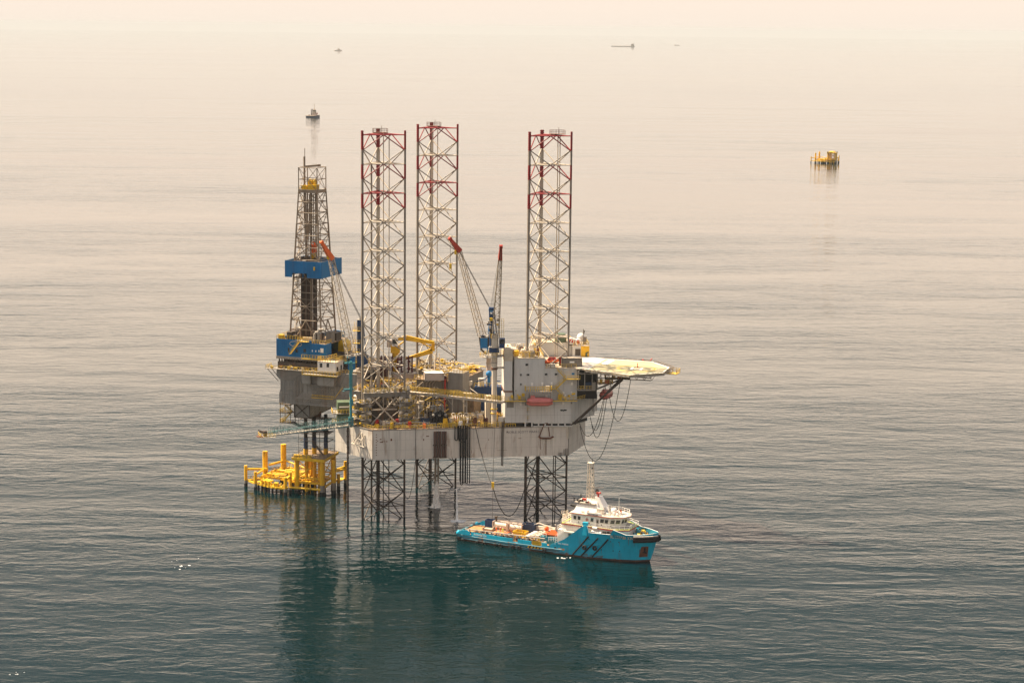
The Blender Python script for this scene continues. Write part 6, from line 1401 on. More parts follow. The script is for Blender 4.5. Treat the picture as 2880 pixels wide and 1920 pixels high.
def ring(x, sg):
    top = interp(TZ, x); P = []
    for k in range(9):
        z = (-2, 0, .55, 1.0)[k] if k < 4 else 1.0 + (top - 1.0) * (k - 3) / 5
        xx = x if x < 57 else 57 + (x - 57) * (stem_x(z) - 57) / (61.6 - 57)
        P.append((xx, sg * (skin(xx, z) if xx < 61.2 + (z > 0) * 2.8 else .02) * (1 if x < 61.5 else .0) , z))
    return P
for sg in (-1, 1):
    R_ = [ring(x, sg) for x in xs]
    for i in range(len(xs) - 1):
        for k in range(8):
            q = [SF(*R_[i][k]), SF(*R_[i + 1][k]), SF(*R_[i + 1][k + 1]), SF(*R_[i][k + 1])]
            m.use(1 if k < 3 and xs[i] < 62 and (k < 2 or (xs[i] < 36)) else (2 if k == 3 and xs[i] < 34 else 0))
            m._add(q if sg < 0 else q[::-1], [(0, 1, 2, 3)], True)
    # inner face of the bulwark and its cap
    I_ = []
    for x, P in zip(xs, R_):
        fz = 2.0 if x < 31 else max(2.0, min(7.4, P[8][2] - .4)); top = P[8]
        I_.append(((top[0], top[1] - sg * min(.3, abs(top[1])), top[2]), (top[0] - (.4 if x > 57 else 0), (abs(top[1]) - min(.35, abs(top[1]))) * sg, fz)))
    for i in range(len(xs) - 1):
        q = [R_[i][8], R_[i + 1][8], I_[i + 1][0], I_[i][0]]; m.use(4 if xs[i] > 40 else 0); m._add([SF(*p) for p in (q if sg < 0 else q[::-1])], [(0, 1, 2, 3)])
        q = [I_[i][0], I_[i + 1][0], I_[i + 1][1], I_[i][1]]; m.use(3); m._add([SF(*p) for p in (q if sg < 0 else q[::-1])], [(0, 1, 2, 3)])
m.use(0); m.prism([(-.3, -6.1), (-.3, 6.1), (-.31, 6.1), (-.31, -6.1)], -2, 2.1)
m.use(1); m.box(-.45, -.31, -5.8, 5.8, -2, .6)
HS = m.build('hull', ['ship_blue', 'ship_boot', 'ship_rust_blue', 'ship_inner', 'lettering_white'], SHIP)
m = MB(SF)
m.prism([(.2, -5.9), (36.5, -6.9), (36.5, 6.9), (.2, 5.9)], 1.5, 2.05)
m.build('cargo_deck', 'wood_deck', SHIP)
m = MB(SF); m.prism([(36.4, -6.8), (49, -6.1), (52, -5.5), (55, -4.6), (57.5, -3.5), (60, -1.9), (61.6, -.5), (61.6, .5), (60, 1.9), (57.5, 3.5), (55, 4.6), (52, 5.5), (49, 6.1), (36.4, 6.8)], 6.9, 7.35); m.build('forecastle_deck', 'cream_paint', SHIP)
# curved stern quarters
m = MB(SF)
for sg in (-1, 1):
    P = [(4.6, 2.0), (4.4, 3.0), (3.4, 3.55), (1.8, 3.3), (.4, 2.5), (-.3, 2.0)]
    m.side(P, sg * 6.55 - .12, sg * 6.55 + .12)
    m.ball(.2, sg * 5.9, 2.1, .75, 10, 5, 1, 1, 1.2, -.3)
m.use(1); m.tube((-.4, -5.2, 2.0), (-.4, 5.2, 2.0), .45, 10)
m.build('stern_quarter', ['ship_blue', 'ship_rust_blue'], SHIP)
# low blue bulwark panels, cargo rail on posts
def sy(x, z=2.2): return -(skin(x, z)) - .02
m = MB(SF)
for xa, xb, sgn in [(p, q, s_) for p, q in ((4.7, 19.3), (21.0, 25.6), (29.0, 30.8)) for s_ in (1, -1)]:
    m.cut(); n = max(2, int((xb - xa) / 2)); 
    for k in range(n):
        a, b = xa + (xb - xa) * k / n, xa + (xb - xa) * (k + 1) / n
        for sg in (sgn,): m._add([SF(a, sg * sy(a), 1.9), SF(b, sg * sy(b), 1.9), SF(b, sg * sy(b), 3.0), SF(a, sg * sy(a), 3.0), SF(a, sg * (sy(a) + .15), 1.9), SF(b, sg * (sy(b) + .15), 1.9), SF(b, sg * (sy(b) + .15), 3.0), SF(a, sg * (sy(a) + .15), 3.0)], [(0, 1, 2, 3), (7, 6, 5, 4), (3, 2, 6, 7), (0, 4, 5, 1)])
m.build('bulwark', 'ship_blue', SHIP)
m = MB(SF)
for k in range(11):
    x = 4.2 + k * 2.5
    for sg in (-1, 1): m.bar((x, sg * 6.2, 2.05), (x, sg * 6.2, 4.0), .28, .3)
for sg in (-1, 1):
    m.tube((2.6, sg * 6.2, 3.7), (29.8, sg * 6.2, 4.1), .2, 8); m.tube((4.2, sg * 6.0, 3.0), (29.5, sg * 6.0, 3.2), .1, 5); m.tube((4.2, sg * 5.8, 2.5), (29.5, sg * 5.8, 2.6), .12, 5)
m.build('cargo_rail', 'mud_grey', SHIP)
scatter('rail_valve', [(RND.uniform(3.6, 29), -6.2 + RND.uniform(0, 1.1), 2.05 + .4 + RND.uniform(0, .7), RND.uniform(.2, .8), .4, RND.uniform(.3, .9), RND.choice(('cream_paint', 'rust_plate', 'mud_grey', 'wood_deck', 'dark_steel', 'maroon'))) for k in range(95)], SHIP, SF)
m = MB(SF)                                  # black and yellow hatched gate and stripe on the rubbing strake
xa, xb = 25.9, 28.9
m._add([SF(xa, sy(xa), 1.9), SF(xb, sy(xb), 1.9), SF(xb, sy(xb), 3.3), SF(xa, sy(xa), 3.3)], [(0, 1, 2, 3)])
m.use(1)
for r_ in range(3):
    for k in range(8):
        x = xa + .1 + k * .37; z = 2.0 + r_ * .45; m._add([SF(x, sy(x) - .02, z), SF(x + .16, sy(x) - .02, z), SF(x + .28, sy(x) - .02, z + .3), SF(x + .12, sy(x) - .02, z + .3)], [(0, 1, 2, 3)])
m.build('hazard_gate', ['yellow_paint', 'black'], SHIP)
m = MB(SF); xa, xb = 24.3, 29.6; o = .14
n = 10
for k in range(n):
    x = xa + (xb - xa) * k / n; w_ = (xb - xa) / n; m.use(k % 2); m._add([SF(x, sy(x, 1.2) - o, .95), SF(x + w_, sy(x, 1.2) - o, .95), SF(x + w_ + .35, sy(x, 1.2) - o, 1.5), SF(x + .35, sy(x, 1.2) - o, 1.5)], [(0, 1, 2, 3)])
m.build('hazard_stripe', ['yellow_deep', 'black'], SHIP)
# rubbing strake and tyre fenders
m = MB(SF)
for sg in (-1, 1):
    P = [(x, sg * (skin(x, 1.4) + .06), 1.62) for x in (0, 3, 9, 17, 25, 33, 36)]
    m.path(P, .2, 6); m.path([(x, y, z - .9) for x, y, z in P], .16, 6)
m.build('rubbing_strake', 'ship_rust_blue', SHIP)
for (px, py, s_) in ((150, 910, 1), (305, 935, 1), (385, 942, 1), (505, 957, 1), (562, 962, 1), (695, 976, 1), (762, 983, 1), (1030, 1012, 1.05), (105, 885, .8)):
    q = SF.onY(*z1(px, py), -7.1); x = q.x; m = MB(SF); m.torus(x, -(skin(x, 1.3) + .42), q.z, .42 * s_, .24 * s_, 'y', 14, 6); m.build('tyre_fender', 'rubber', SHIP)
for (px, py) in ((1456, 981), (1562, 990)):
    q = SF.onY(*z1(px, py), -6.7); x = q.x; w_ = skin(x, q.z); m = MB(SF); m.torus(x, -w_ - .34, q.z, .52, .25, 'y', 14, 6)
    m.use(1); m.tube((x, -w_ - .3, q.z + .5), (x - 1.4, -skin(x - 1.4, q.z + .6) - .05, q.z + .8), .05, 4); m.tube((x, -w_ - .3, q.z + .5), (x + 1.5, -skin(x + 1.5, q.z + .9) - .05, q.z + 1.0), .05, 4); m.build('tyre_fender', ['rubber', 'rope'], SHIP)
def on_hull(px, py, out=.1):
    q = SF.onY(*z1(px, py), -6.6)
    for _ in range(6): q = SF.onY(*z1(px, py), -skin(q.x, max(0, q.z)) - out)
    return q
m = MB(SF)
for a, b in (((1500, 862), (1330, 1055)), ((1603, 880), (1422, 1068)), ((1710, 893), (1538, 1080))):
    A, B = V(on_hull(*a)), V(on_hull(*b)); P = [A.lerp(B, k / 6) for k in range(7)]
    for p in P: p.y = -skin(p.x, p.z) - .1
    m.cut(); m.path(P, .22, 6)
m.build('diagonal_fender', 'rubber', SHIP)
m = MB(SF)
for px, py, r_ in ((1145, 988, .42), (1505, 893, .17), (1637, 1005, .17), (1733, 918, .17), (1823, 925, .17), (1762, 1017, .17), (1832, 1020, .17)):
    q = on_hull(px, py, .02); m.cut(); m.tube((q.x, q.y - .06, q.z), (q.x, q.y + .2, q.z), r_, 10)
m.build('port_light', 'black', SHIP)
# anchor pocket with rust
A, B, C_, D_ = (on_hull(2062, 975, .05), on_hull(2140, 968, .05), on_hull(2128, 1080, .05), on_hull(2040, 1085, .05))
m = MB(SF); m._add([SF(*p) for p in (D_, C_, B, A)], [(0, 1, 2, 3)]); m.use(1)
c = on_hull(2100, 1010, .2); m.cbox(c.x, c.y, c.z, .5, .3, 1.6); m.cbox(c.x, c.y, c.z - .7, 1.3, .3, .35); m.build('anchor', ['rust_plate', 'black'], SHIP)
# rust and scrape patches on the hull plating
for pts in (((1130, 1022), (1210, 1028), (1290, 1040), (1310, 1058), (1200, 1048), (1120, 1038)), ((1420, 1070), (1470, 1040), (1500, 1060), (1480, 1088)), ((1560, 1088), (1600, 1066), (1665, 1070), (1640, 1092)), ((2040, 1010), (2066, 985), (2058, 1080), (2036, 1086)), ((1060, 985), (1085, 940), (1092, 1000)), ((1490, 1072), (1540, 1050), (1530, 1085)), ((1700, 1098), (1800, 1100), (1790, 1106), (1710, 1104)), ((300, 940), (520, 965), (516, 975), (300, 952)), ((640, 975), (880, 1000), (870, 1012), (650, 985))):
    m = MB(SF); P = [on_hull(x, y, .03) for x, y in pts]; m._add([SF(*p) for p in P], [tuple(range(len(P)))]); m.build('rust_patch', 'ship_rust_blue', HS)
for px, py, w_, h_ in ((1760, 935, .05, 1.6), (1822, 1035, .05, 1.3), (1637, 1015, .06, 1.0), (1830, 930, .05, 1.2), (1200, 960, .06, .9), (1150, 1000, .08, 1.0), (1925, 900, .06, 1.8), (1690, 905, .05, 1.1), (1985, 930, .06, 1.6)):
    a, b = on_hull(px, py, .03), on_hull(px, py + h_ * 34, .03); m = MB(SF); m._add([SF(a.x - w_, a.y, a.z), SF(a.x + w_, a.y, a.z), SF(b.x + w_ * .4, b.y, b.z), SF(b.x - w_ * .4, b.y, b.z)], [(0, 1, 2, 3)]); m.build('rust_run', 'rust_plate', HS)
# big bow fender
m = MB(SF)
for sg in (-1, 1):
    P = []
    for k in range(12):
        x = 58.0 + (63.9 - 58.0) * k / 11; P.append((x, sg * max(.0, interp(TP, x) * .97 + .25), 6.9))
    m.use(1); m.path(P, .62, 10); m.use(0); m.path([(x, y, z + .75) for x, y, z in P], .5, 10); m.use(2); m.path([(x, y * .99, z + 1.15) for x, y, z in P], .22, 6)
m.build('bow_fender', ['black', 'rubber', 'cream_paint'], SHIP)
# lettering
def ship_text(name, text, size, px, py, mname):
    q = on_hull(px, py, .12); q2 = SF(q.x + .5, -skin(q.x + .5, q.z) - .12, q.z); q2 = SF(*q) + (q2 - SF(*q)) * 2; q0 = SF(*q); d = q2 - q0; up = SF(q.x, -skin(q.x, q.z + 1) - .06, q.z + 1) - q0
    k = (SF(q.x + 1, -skin(q.x + 1, q.z), q.z) - SF(q.x, -skin(q.x, q.z), q.z)).length
    def bend(u, v, w):
        x = q.x + u / k; z = q.z + v; return SF(x, -skin(x, z) - .07 - w, z)
    lettering(name, text, size, q0, d, up, mname, HS, .03, bend)
ship_text('bow_lettering', 'RAWABI 320', 1.3, 1733, 884, 'lettering_gold'); ship_text('hull_lettering', 'IMO 9708789', .6, 1172, 946, 'lettering_white')
lettering('stern_lettering', 'RAWABI 320', .8, SF(5.8, sy(5.8) - .06, 2.2), SF(10.8, sy(10.8), 2.2) - SF(5.8, sy(5.8), 2.2), (0, 0, 1), 'lettering_white', HS, .02)
# ---- superstructure
m = MB(SF)
H0 = [(36.2, -5.0), (51.8, -5.0), (55.4, -3.0), (55.4, 3.0), (51.8, 5.0), (36.2, 5.0)]
m.prism(H0, 7.3, 9.3)                        # forecastle house
m.box(33.4, 37.0, -5.2, 5.2, 2.0, 7.3); m.box(34.6, 37.2, -4.6, 4.6, 7.3, 9.0)
m.build('forecastle_house', 'white_paint', SHIP)
m = MB(SF)                                   # side recess plates and the pillar
m.side([(42.3, 7.0), (44.0, 7.0), (43.6, 10.1), (42.7, 10.1)], -7.1, -6.4); m.cbox(43.2, -6.6, 10.5, 1.6, .8, .9); m.cut(); m.side([(42.3, 7.0), (44.0, 7.0), (43.6, 10.1), (42.7, 10.1)], 6.4, 7.1)
m.build('side_pillar', 'ship_blue', SHIP)
for x, z in ((45.6, 8.6), (47.2, 8.5), (45.9, 9.8)):
    m = MB(SF); m.tube((x - .75, -5.6, z - .5), (x + .75, -5.6, z - .5), .45, 12); m.build('raft_canister', 'white_paint', SHIP)
m = MB(SF)
for x, z, w_, h_ in ((49, 8.2, .9, .7), (50.2, 8.3, .7, 1.0), (51.2, 8.2, .6, .8)): m.cbox(x, -5.8, z, w_, .5, h_)
m.build('deck_locker', 'black', SHIP)
BD = [(34.8, -5.6), (52.2, -5.6), (56.0, -3.4), (56.0, 3.4), (52.2, 5.6), (34.8, 5.6)]
m = MB(SF); m.prism(BD, 9.3, 9.5); m.use(1)
for i in range(6): a, b = BD[i], BD[(i + 1) % 6]; m.bar((*a, 9.25), (*b, 9.25), .16, .22)
m.use(2)
for i in range(6):
    a, b = V((*BD[i], 9.53)), V((*BD[(i + 1) % 6], 9.53)); cc_ = V((46, 0, 9.53)); m._add([SF(*a), SF(*b), SF(*(b.lerp(cc_, .05))), SF(*(a.lerp(cc_, .05)))], [(0, 1, 2, 3)])
m.build('bridge_deck', ['mud_grey', 'red_paint', 'lime_strip'], SHIP)
m = MB(SF); m.rail([(*p, 9.5) for p in BD], 1.15, 1.3, .06, close=True); m.rail([(36.4, -6.9, 5.0), (33.5, -6.9, 3.0)], 1.1, 1.2, .06); m.build('bridge_railing', 'white_paint', SHIP)
W0 = [(37.4, -4.2), (49.5, -4.2), (52.4, -2.5), (53.2, 0), (52.4, 2.5), (49.5, 4.2), (37.4, 4.2)]
W1 = [(37.4, -4.25), (50.1, -4.25), (53.2, -2.6), (54.1, 0), (53.2, 2.6), (50.1, 4.25), (37.4, 4.25)]
m = MB(SF); m.prism(W0, 9.5, 12.5, top=W1); m.use(1)
R0 = [(37.0, -4.7), (50.4, -4.7), (53.9, -2.9), (54.9, 0), (53.9, 2.9), (50.4, 4.7), (37.0, 4.7)]
m.prism(R0, 12.5, 12.85); m.use(2)
for i in range(7): m.bar((*R0[i], 12.68), (*R0[(i + 1) % 7], 12.68), .1, .16)
BR = m.build('wheelhouse', ['white_paint', 'cream_paint', 'red_paint'], SHIP)
def wh_window(i, t0, t1, za=10.75, zb=11.95, mname='bridge_glass'):
    a, b = V((*W0[i], 0)), V((*W0[i + 1], 0)); c, d = V((*W1[i], 0)), V((*W1[i + 1], 0)); n = V(((b - a).y, -(b - a).x, 0)).normalized() * .04
    def P(t, z): f = (z - 9.5) / 3.0; p = a.lerp(b, t).lerp(c.lerp(d, t), f) + n; p.z = z; return p
    m = MB(SF); q = [P(t0, za), P(t1, za), P(t1, zb), P(t0, zb)]; m._add([SF(*p) for p in q] + [SF(*(p - n * 1.2)) for p in q], [(0, 1, 2, 3), (0, 4, 5, 1), (1, 5, 6, 2), (2, 6, 7, 3), (3, 7, 4, 0)]); m.use(1)
    for k in range(4): m.bar(q[k] + n * .4, q[(k + 1) % 4] + n * .4, .07, .07)
    m.build('bridge_window', [mname, 'white_paint'], BR)
for t0, t1 in ((.06, .14), (.17, .25), (.51, .59), (.76, .86), (.88, .97)): wh_window(0, t0, t1)
for t0, t1 in ((.08, .46), (.54, .92)): wh_window(1, t0, t1)
for t0, t1 in ((.06, .47), (.53, .94)): wh_window(2, t0, t1)
for t0, t1 in ((.06, .47), (.53, .94)): wh_window(3, t0, t1)
m = MB(SF); m.box(45.6, 46.4, -4.25, -4.215, 9.55, 11.7); m.use(1); m.box(45.75, 46.2, -4.27, -4.255, 10.6, 11.2); m.build('bridge_door', ['mud_grey', 'window_glass'], BR)
m = MB(SF); m.torus(42.6, -4.32, 11.2, .3, .1, 'y', 12, 5); m.build('life_ring', 'red_paint', BR)
q = SF(46.6, -4.75, 12.72); lettering('bridge_lettering', 'RAWABI 320', .55, SF(43.2, -4.72, 12.9), SF(1, 0, 0) - SF(0, 0, 0), (0, 0, 1), 'lettering_grey', BR, .05)
MB(SF).box(42.6, 47.6, -4.68, -4.62, 12.85, 13.5).build('name_board', 'white_paint', BR)
# monkey island: rails, dome, boxes, casing, mast
m = MB(SF); m.rail([(*p, 12.85) for p in [(46, -4.3), (50.1, -4.3), (53.4, -2.6), (54.2, 0), (53.4, 2.6), (50.1, 4.3), (38, 4.3)]], 1.2, 1.1, .06); m.build('roof_railing', 'white_paint', BR)
m = MB(SF)
m.prism([(37.6, -3.4), (47.0, -3.4), (47.0, 3.4), (37.6, 3.4)], 12.85, 15.0, top=[(38.6, -2.6), (45.0, -2.6), (45.0, 2.6), (38.6, 2.6)])
m.prism([(39.6, -2.2), (45.0, -2.2), (45.0, 2.2), (39.6, 2.2)], 15.0, 16.2, top=[(40.2, -1.6), (44.6, -1.6), (44.6, 1.6), (40.2, 1.6)])
m.prism([(44.4, -1.6), (46.8, -1.6), (46.8, 1.6), (44.4, 1.6)], 14.6, 17.6, top=[(43.6, -1.2), (45.0, -1.2), (45.0, 1.2), (43.6, 1.2)])
m.use(1); m.box(37.8, 44.4, -2.9, 2.9, 15.6, 15.8); m.box(45.2, 47.2, -3.2, -2.2, 13.2, 14.6)
m.build('funnel_casing', ['white_paint', 'cream_paint'], BR)
m = MB(SF)
for x, y, w_, h_ in ((48.5, -2.8, .7, .7), (50.3, -2.4, .6, 1.0), (49.4, 1.5, 1.2, .6), (51.8, -1.2, .5, 1.1), (47.9, 2.5, .9, .9)): m.cbox(x, y, 12.85 + h_ / 2, w_, w_, h_)
m.ball(49.6, -.4, 13.9, .95, 12, 7); m.cyl(49.6, -.4, 12.85, 13.5, .4, 8); m.ball(51.6, -2.4, 13.4, .45, 10, 6); m.tube((50.2, 1.8, 12.85), (50.2, 1.8, 17.4), .05, 4); m.build('antenna_dome', 'white_paint', BR)
m = MB(SF)
for y in (-2.4, 2.4): m.cut(); m.tube((37.9, y, 14.4), (36.4, y, 14.6), .5, 10); m.cyl(37.4, y, 15.8, 17.0, .16, 6)
for x in (38.4, 39.2, 39.9): m.cut(); m.cbox(x, -2.0, 16.1, .5, .5, .6)
m.build('exhaust_pipe', 'black', BR)
m = MB(SF); m.cyl(44.6, -.9, 17.5, 18.6, .28, 8); m.tube((44.2, -.9, 18.6), (45.4, -.9, 18.9), .3, 8); m.cbox(44.4, -.9, 18.7, .8, .7, .5); m.cut(); m.cbox(40.3, -1.4, 16.5, 1.2, .8, .5); m.build('fire_monitor', 'red_paint', BR)
m = MB(SF)
mx0, mt = 41.6, 27.4
for sx in (-1, 1):
    for sy_ in (-1, 1): m.tube((mx0 + sx * .9, sy_ * .9, 16.0), (mx0 + sx * .6, sy_ * .6, mt), .13, 5)
for k in range(11):
    z0_, z1_ = 16 + k * 1.04, 17.04 + k * 1.04; f0, f1 = .8 - .35 * k / 11, .8 - .35 * (k + 1) / 11
    for a, b in (((-1, -1), (1, -1)), ((1, -1), (1, 1)), ((1, 1), (-1, 1)), ((-1, 1), (-1, -1))):
        m.tube((mx0 + a[0] * f0, a[1] * f0, z0_), (mx0 + b[0] * f1, b[1] * f1, z1_), .06, 4); m.tube((mx0 + a[0] * f0, a[1] * f0, z0_), (mx0 + b[0] * f0, b[1] * f0, z0_), .06, 4)
m.box(mx0 - .9, mx0 + .9, -.9, .9, mt, mt + .12); m.tube((mx0 - .9, 0, mt), (mx0 - .9, 0, mt + .7), .05, 4); m.use(1); m.tube((mx0 + .5, 0, mt), (mx0 + .5, 0, mt + 1.3), .1, 5)
for z in (17.5, 20, 21.7, 24, 26): m.cbox(mx0 + .75, -.6, z, .3, .3, .5)
MT = m.build('mast', ['cream_paint', 'dark_steel'], SHIP)
m = MB(SF); m.bar((mx0 + .3, -.3, 20.0), (mx0 + 4.4, -.3, 20.5), .22, .28); m.bar((mx0, -.3, 18.9), (mx0 + 2.6, -.3, 18.9), .3, .3); m.use(1); m.prism([(mx0 + 1.7, -.8), (mx0 + 2.9, -.8), (mx0 + 2.9, .2), (mx0 + 1.7, .2)], 19.0, 19.8, top=[(mx0 + 2.1, -.5), (mx0 + 2.5, -.5), (mx0 + 2.5, -.1), (mx0 + 2.1, -.1)]); m.build('radar_scanner', ['cream_paint', 'dark_steel'], MT)
# ship's own crane behind the house
m = MB(SF); m.cyl(31.2, 4.2, 2.0, 9.6, .75, 12, .6); m.cyl(31.2, 4.2, 2.0, 4.6, 1.3, 10); m.use(1); m.cbox(30.6, 4.0, 4.7, 1.6, 1.8, 2.2); m.use(0); m.bar((31.2, 4.0, 9.4), (37.2, 2.6, 11.2), .5, .7); m.tube((31.2, 4, 7.2), (34, 3.4, 10), .16, 6); m.rail([(30.6, 3.4, 9.7), (32, 3.4, 9.7), (32, 4.9, 9.7)], 1.1, .7, .07); m.build('deck_crane', ['cream_paint', 'derrick_steel'], SHIP)
# foredeck gear
m = MB(SF)
for x, y, s_, mm in ((57.0, 1.2, 1.0, 0), (58.4, 1.0, .7, 1), (57.6, 3.0, .8, 2), (59.2, 2.2, .6, 1), (59.4, -.6, .6, 0), (60.4, .8, .5, 1), (58.2, -1.6, .7, 2), (56.8, -1.2, .6, 0), (60.6, -.9, .4, 2), (56.6, 3.4, .7, 1), (61.2, 0, .35, 0)):
    m.use(mm); m.tube((x - s_ * .7, y, 7.35 + s_ * .75), (x + s_ * .7, y, 7.35 + s_ * .75), s_ * .6, 10); m.use((mm + 1) % 3); m.tube((x - s_ * .75, y, 7.35 + s_ * .75), (x - s_ * .6, y, 7.35 + s_ * .75), s_ * .85, 10); m.cbox(x, y, 7.35 + s_ * .3, s_, s_, s_ * .6)
m.build('windlass', ['teal_paint', 'black', 'yellow_paint'], SHIP)
m = MB(SF); m.use(0)
for k in range(12): x = 56 + k * .5; y = interp(TP, x) - .5; m.tube((x, y, 7.35), (x, y + .15, 8.6), .1, 4)
m.build('bulwark_stay', 'ship_inner', SHIP)
# stairs aft of the house, pedestal of the rescue boat
m = MB(SF); m.stair((33.2, -5.6, 4.6), (36.0, -5.6, 7.2), 1.0); m.stair((34.0, -3.6, 7.3), (35.6, -3.6, 9.4), .9); m.rail([(33.4, -5.2, 7.3), (33.4, 5.2, 7.3)], 1.1, 1.2, .06); m.build('outside_stair', 'white_paint', SHIP)
m = MB(SF); m.box(27.4, 33.4, -4.6, 0.5, 2.0, 4.2); m.use(1); m.rail([(27.4, -4.6, 4.2), (29.4, -4.6, 4.2)], 1.2, .8, .07); m.rail([(31, -6.2, 3.6), (33.4, -6.2, 3.9)], 1.2, .8, .07); m.use(2); m.cbox(29.2, -6.0, 2.6, 1.6, 1, 1.1)
m.use(3); m.cbox(32.2, 1.8, 4.9, 1.3, 1.0, 1.3); m.use(4); m.cbox(33.0, 3.2, 4.9, 1.2, 1, 1.3); m.build('boat_deck', ['ship_inner', 'white_paint', 'cream_paint', 'yellow_paint', 'red_paint'], SHIP)
# ---- cargo and people on the aft deck: each its own thing
DZ = 2.06
def tank_container(x, y, label):
    T = thing('tank_container', SF(x, y, DZ), label, 'container', 'tank containers on the ship')
    m = MB(SF); m.tube((x - 2.1, y, DZ + 1.4), (x + 2.1, y, DZ + 1.4), 1.12, 14); m.cyl(x, y, DZ + 2.4, DZ + 2.65, .3, 8); m.use(1); m.box(x - 2.2, x + 2.2, y - 1.2, y + 1.2, DZ + .15, DZ + .3); m.build('tank', ['cream_paint', 'pinkish_box'], T)
    m = MB(SF); P = [(-2.4, -1.25), (2.4, -1.25), (2.4, 1.25), (-2.4, 1.25)]
    for i in range(4):
        a, b = P[i], P[(i + 1) % 4]; m.bar((x + a[0], y + a[1], DZ + .1), (x + a[0], y + a[1], DZ + 2.7), .26, .26)
        for z in (.1, 2.65): m.bar((x + a[0], y + a[1], DZ + z), (x + b[0], y + b[1], DZ + z), .18, .18)
        if i in (1, 3): m.bar((x + a[0], y + a[1], DZ + .1), (x + b[0], y + b[1], DZ + 2.65), .12, .12); m.bar((x + b[0], y + b[1], DZ + .1), (x + a[0], y + a[1], DZ + 2.65), .12, .12)
    m.box(x - 2.3, x + 2.3, y - .35, y + .35, DZ + 2.68, DZ + 2.74); m.build('frame', 'pinkish_box', T)
tank_container(9.9, 3.9, 'rusty cream tank container standing aft under the crane hook, next to the dark basket'); tank_container(15.2, 3.7, 'rusty cream tank container standing forward, dark box at its side')
def sbox(x, y, w_, d_, h_, mname, name, label, cat, group=None, open_top=False, z=DZ, lid=None):
    T = thing(name, SF(x, y, z), label, cat, group); m = MB(SF); t = .1
    if open_top:
        m.box(x - w_ / 2, x + w_ / 2, y - d_ / 2, y - d_ / 2 + t, z, z + h_); m.box(x - w_ / 2, x + w_ / 2, y + d_ / 2 - t, y + d_ / 2, z, z + h_); m.box(x - w_ / 2, x - w_ / 2 + t, y - d_ / 2 + t, y + d_ / 2 - t, z, z + h_); m.box(x + w_ / 2 - t, x + w_ / 2, y - d_ / 2 + t, y + d_ / 2 - t, z, z + h_); m.box(x - w_ / 2 + t, x + w_ / 2 - t, y - d_ / 2 + t, y + d_ / 2 - t, z, z + .12)
    else: m.box(x - w_ / 2, x + w_ / 2, y - d_ / 2, y + d_ / 2, z + .1, z + h_)
    for k in range(max(3, int(w_ / .6))): xx = x - w_ / 2 + (k + .5) * w_ / max(3, int(w_ / .6)); m.box(xx - .06, xx + .06, y - d_ / 2 - .06, y - d_ / 2 - .002, z + .15, z + h_)
    m.build('shell', mname, T)
    m = MB(SF)
    for i in (-1, 1): m.box(x - w_ / 2 - .07, x + w_ / 2 + .07, y + i * d_ / 2 - .07, y + i * d_ / 2 + .07, z + h_, z + h_ + .14); m.box(x + i * w_ / 2 - .07, x + i * w_ / 2 + .07, y - d_ / 2 + .07, y + d_ / 2 - .07, z + h_ + .003, z + h_ + .137)
    m.build('rim', lid or mname, T); return T
sbox(19.2, 4.6, 4.0, 2.4, 2.9, 'navy_box', 'cargo_box', 'dark purple-grey open box beside the forward tank container', 'box', open_top=True)
sbox(5.6, 4.6, 2.6, 2.2, 2.4, 'blue_dark', 'cargo_basket', 'dark blue basket on the stern of the ship', 'basket', open_top=True)
sbox(6.6, 1.6, 3.2, 2.2, .5, 'roof_tan', 'cargo_pallet', 'flat tan pallet lying on the wooden stern deck', 'pallet', lid='dark_steel')
T = thing('cargo_skip', SF(19.0, -1.1, DZ), 'bright yellow open skip on the ship with slots in its sides', 'skip'); m = MB(SF)
for y in (-2.5, .2):
    m.box(17.2, 21.0, y - .06, y + .06, DZ, DZ + .5); m.box(17.1, 21.1, y - .08, y + .08, DZ + 1.5, DZ + 1.8)
    for k in range(7): x = 17.25 + k * .61; m.box(x - .12, x + .12, y - .055, y + .055, DZ + .5, DZ + 1.5)
for x in (17.2, 21.0):
    m.box(x - .06, x + .06, -2.5, .2, DZ, DZ + .5); m.box(x - .08, x + .08, -2.5, .2, DZ + 1.503, DZ + 1.797)
    for k in range(5): y = -2.3 + k * .6; m.box(x - .055, x + .055, y - .12, y + .12, DZ + .5, DZ + 1.5)
m.box(17.3, 20.9, -2.4, .1, DZ, DZ + .12); m.build('basket', 'yellow_paint', T)
m = MB(SF)
for y in (-2.5, .2): m.box(17.0, 21.2, y - .11, y + .11, DZ + 1.8, DZ + 1.95)
m.box(17.0, 17.22, -2.39, .09, DZ + 1.803, DZ + 1.947); m.box(20.98, 21.2, -2.39, .09, DZ + 1.803, DZ + 1.947); m.build('rim', 'yellow_paint', T)
k = 0
for i, (x, y) in enumerate([(22.2 + (j % 3) * 1.7, -2.6 + (j // 3) * 1.75) for j in range(12)]):
    lb = 'white wrapped sack pallet among the stacked pallets between yellow skip and rescue boat'
    T = thing('sack_pallet', SF(x, y, DZ), lb, 'pallet', 'wrapped pallets on the ship'); h = 1.0 + .25 * ((i * 7) % 3)
    m = MB(SF); m.cbox(x, y, DZ + .15 + h / 2, 1.3, 1.3, h); m.cbox(x, y, DZ + .15 + h + .1, 1.1, 1.1, .2); m.build('load', ('white_paint', 'pinkish_box', 'cream_paint')[i % 3], T)
    m = MB(SF)
    for q in (-.5, 0, .5): m.box(x - .65, x + .65, y + q - .1, y + q + .1, DZ, DZ + .14)
    m.build('base', 'wood_deck', T)
sbox(25.6, -4.7, 1.6, 1.0, .8, 'yellow_paint', 'tool_box', 'small yellow box by the rail under the orange boat', 'box')
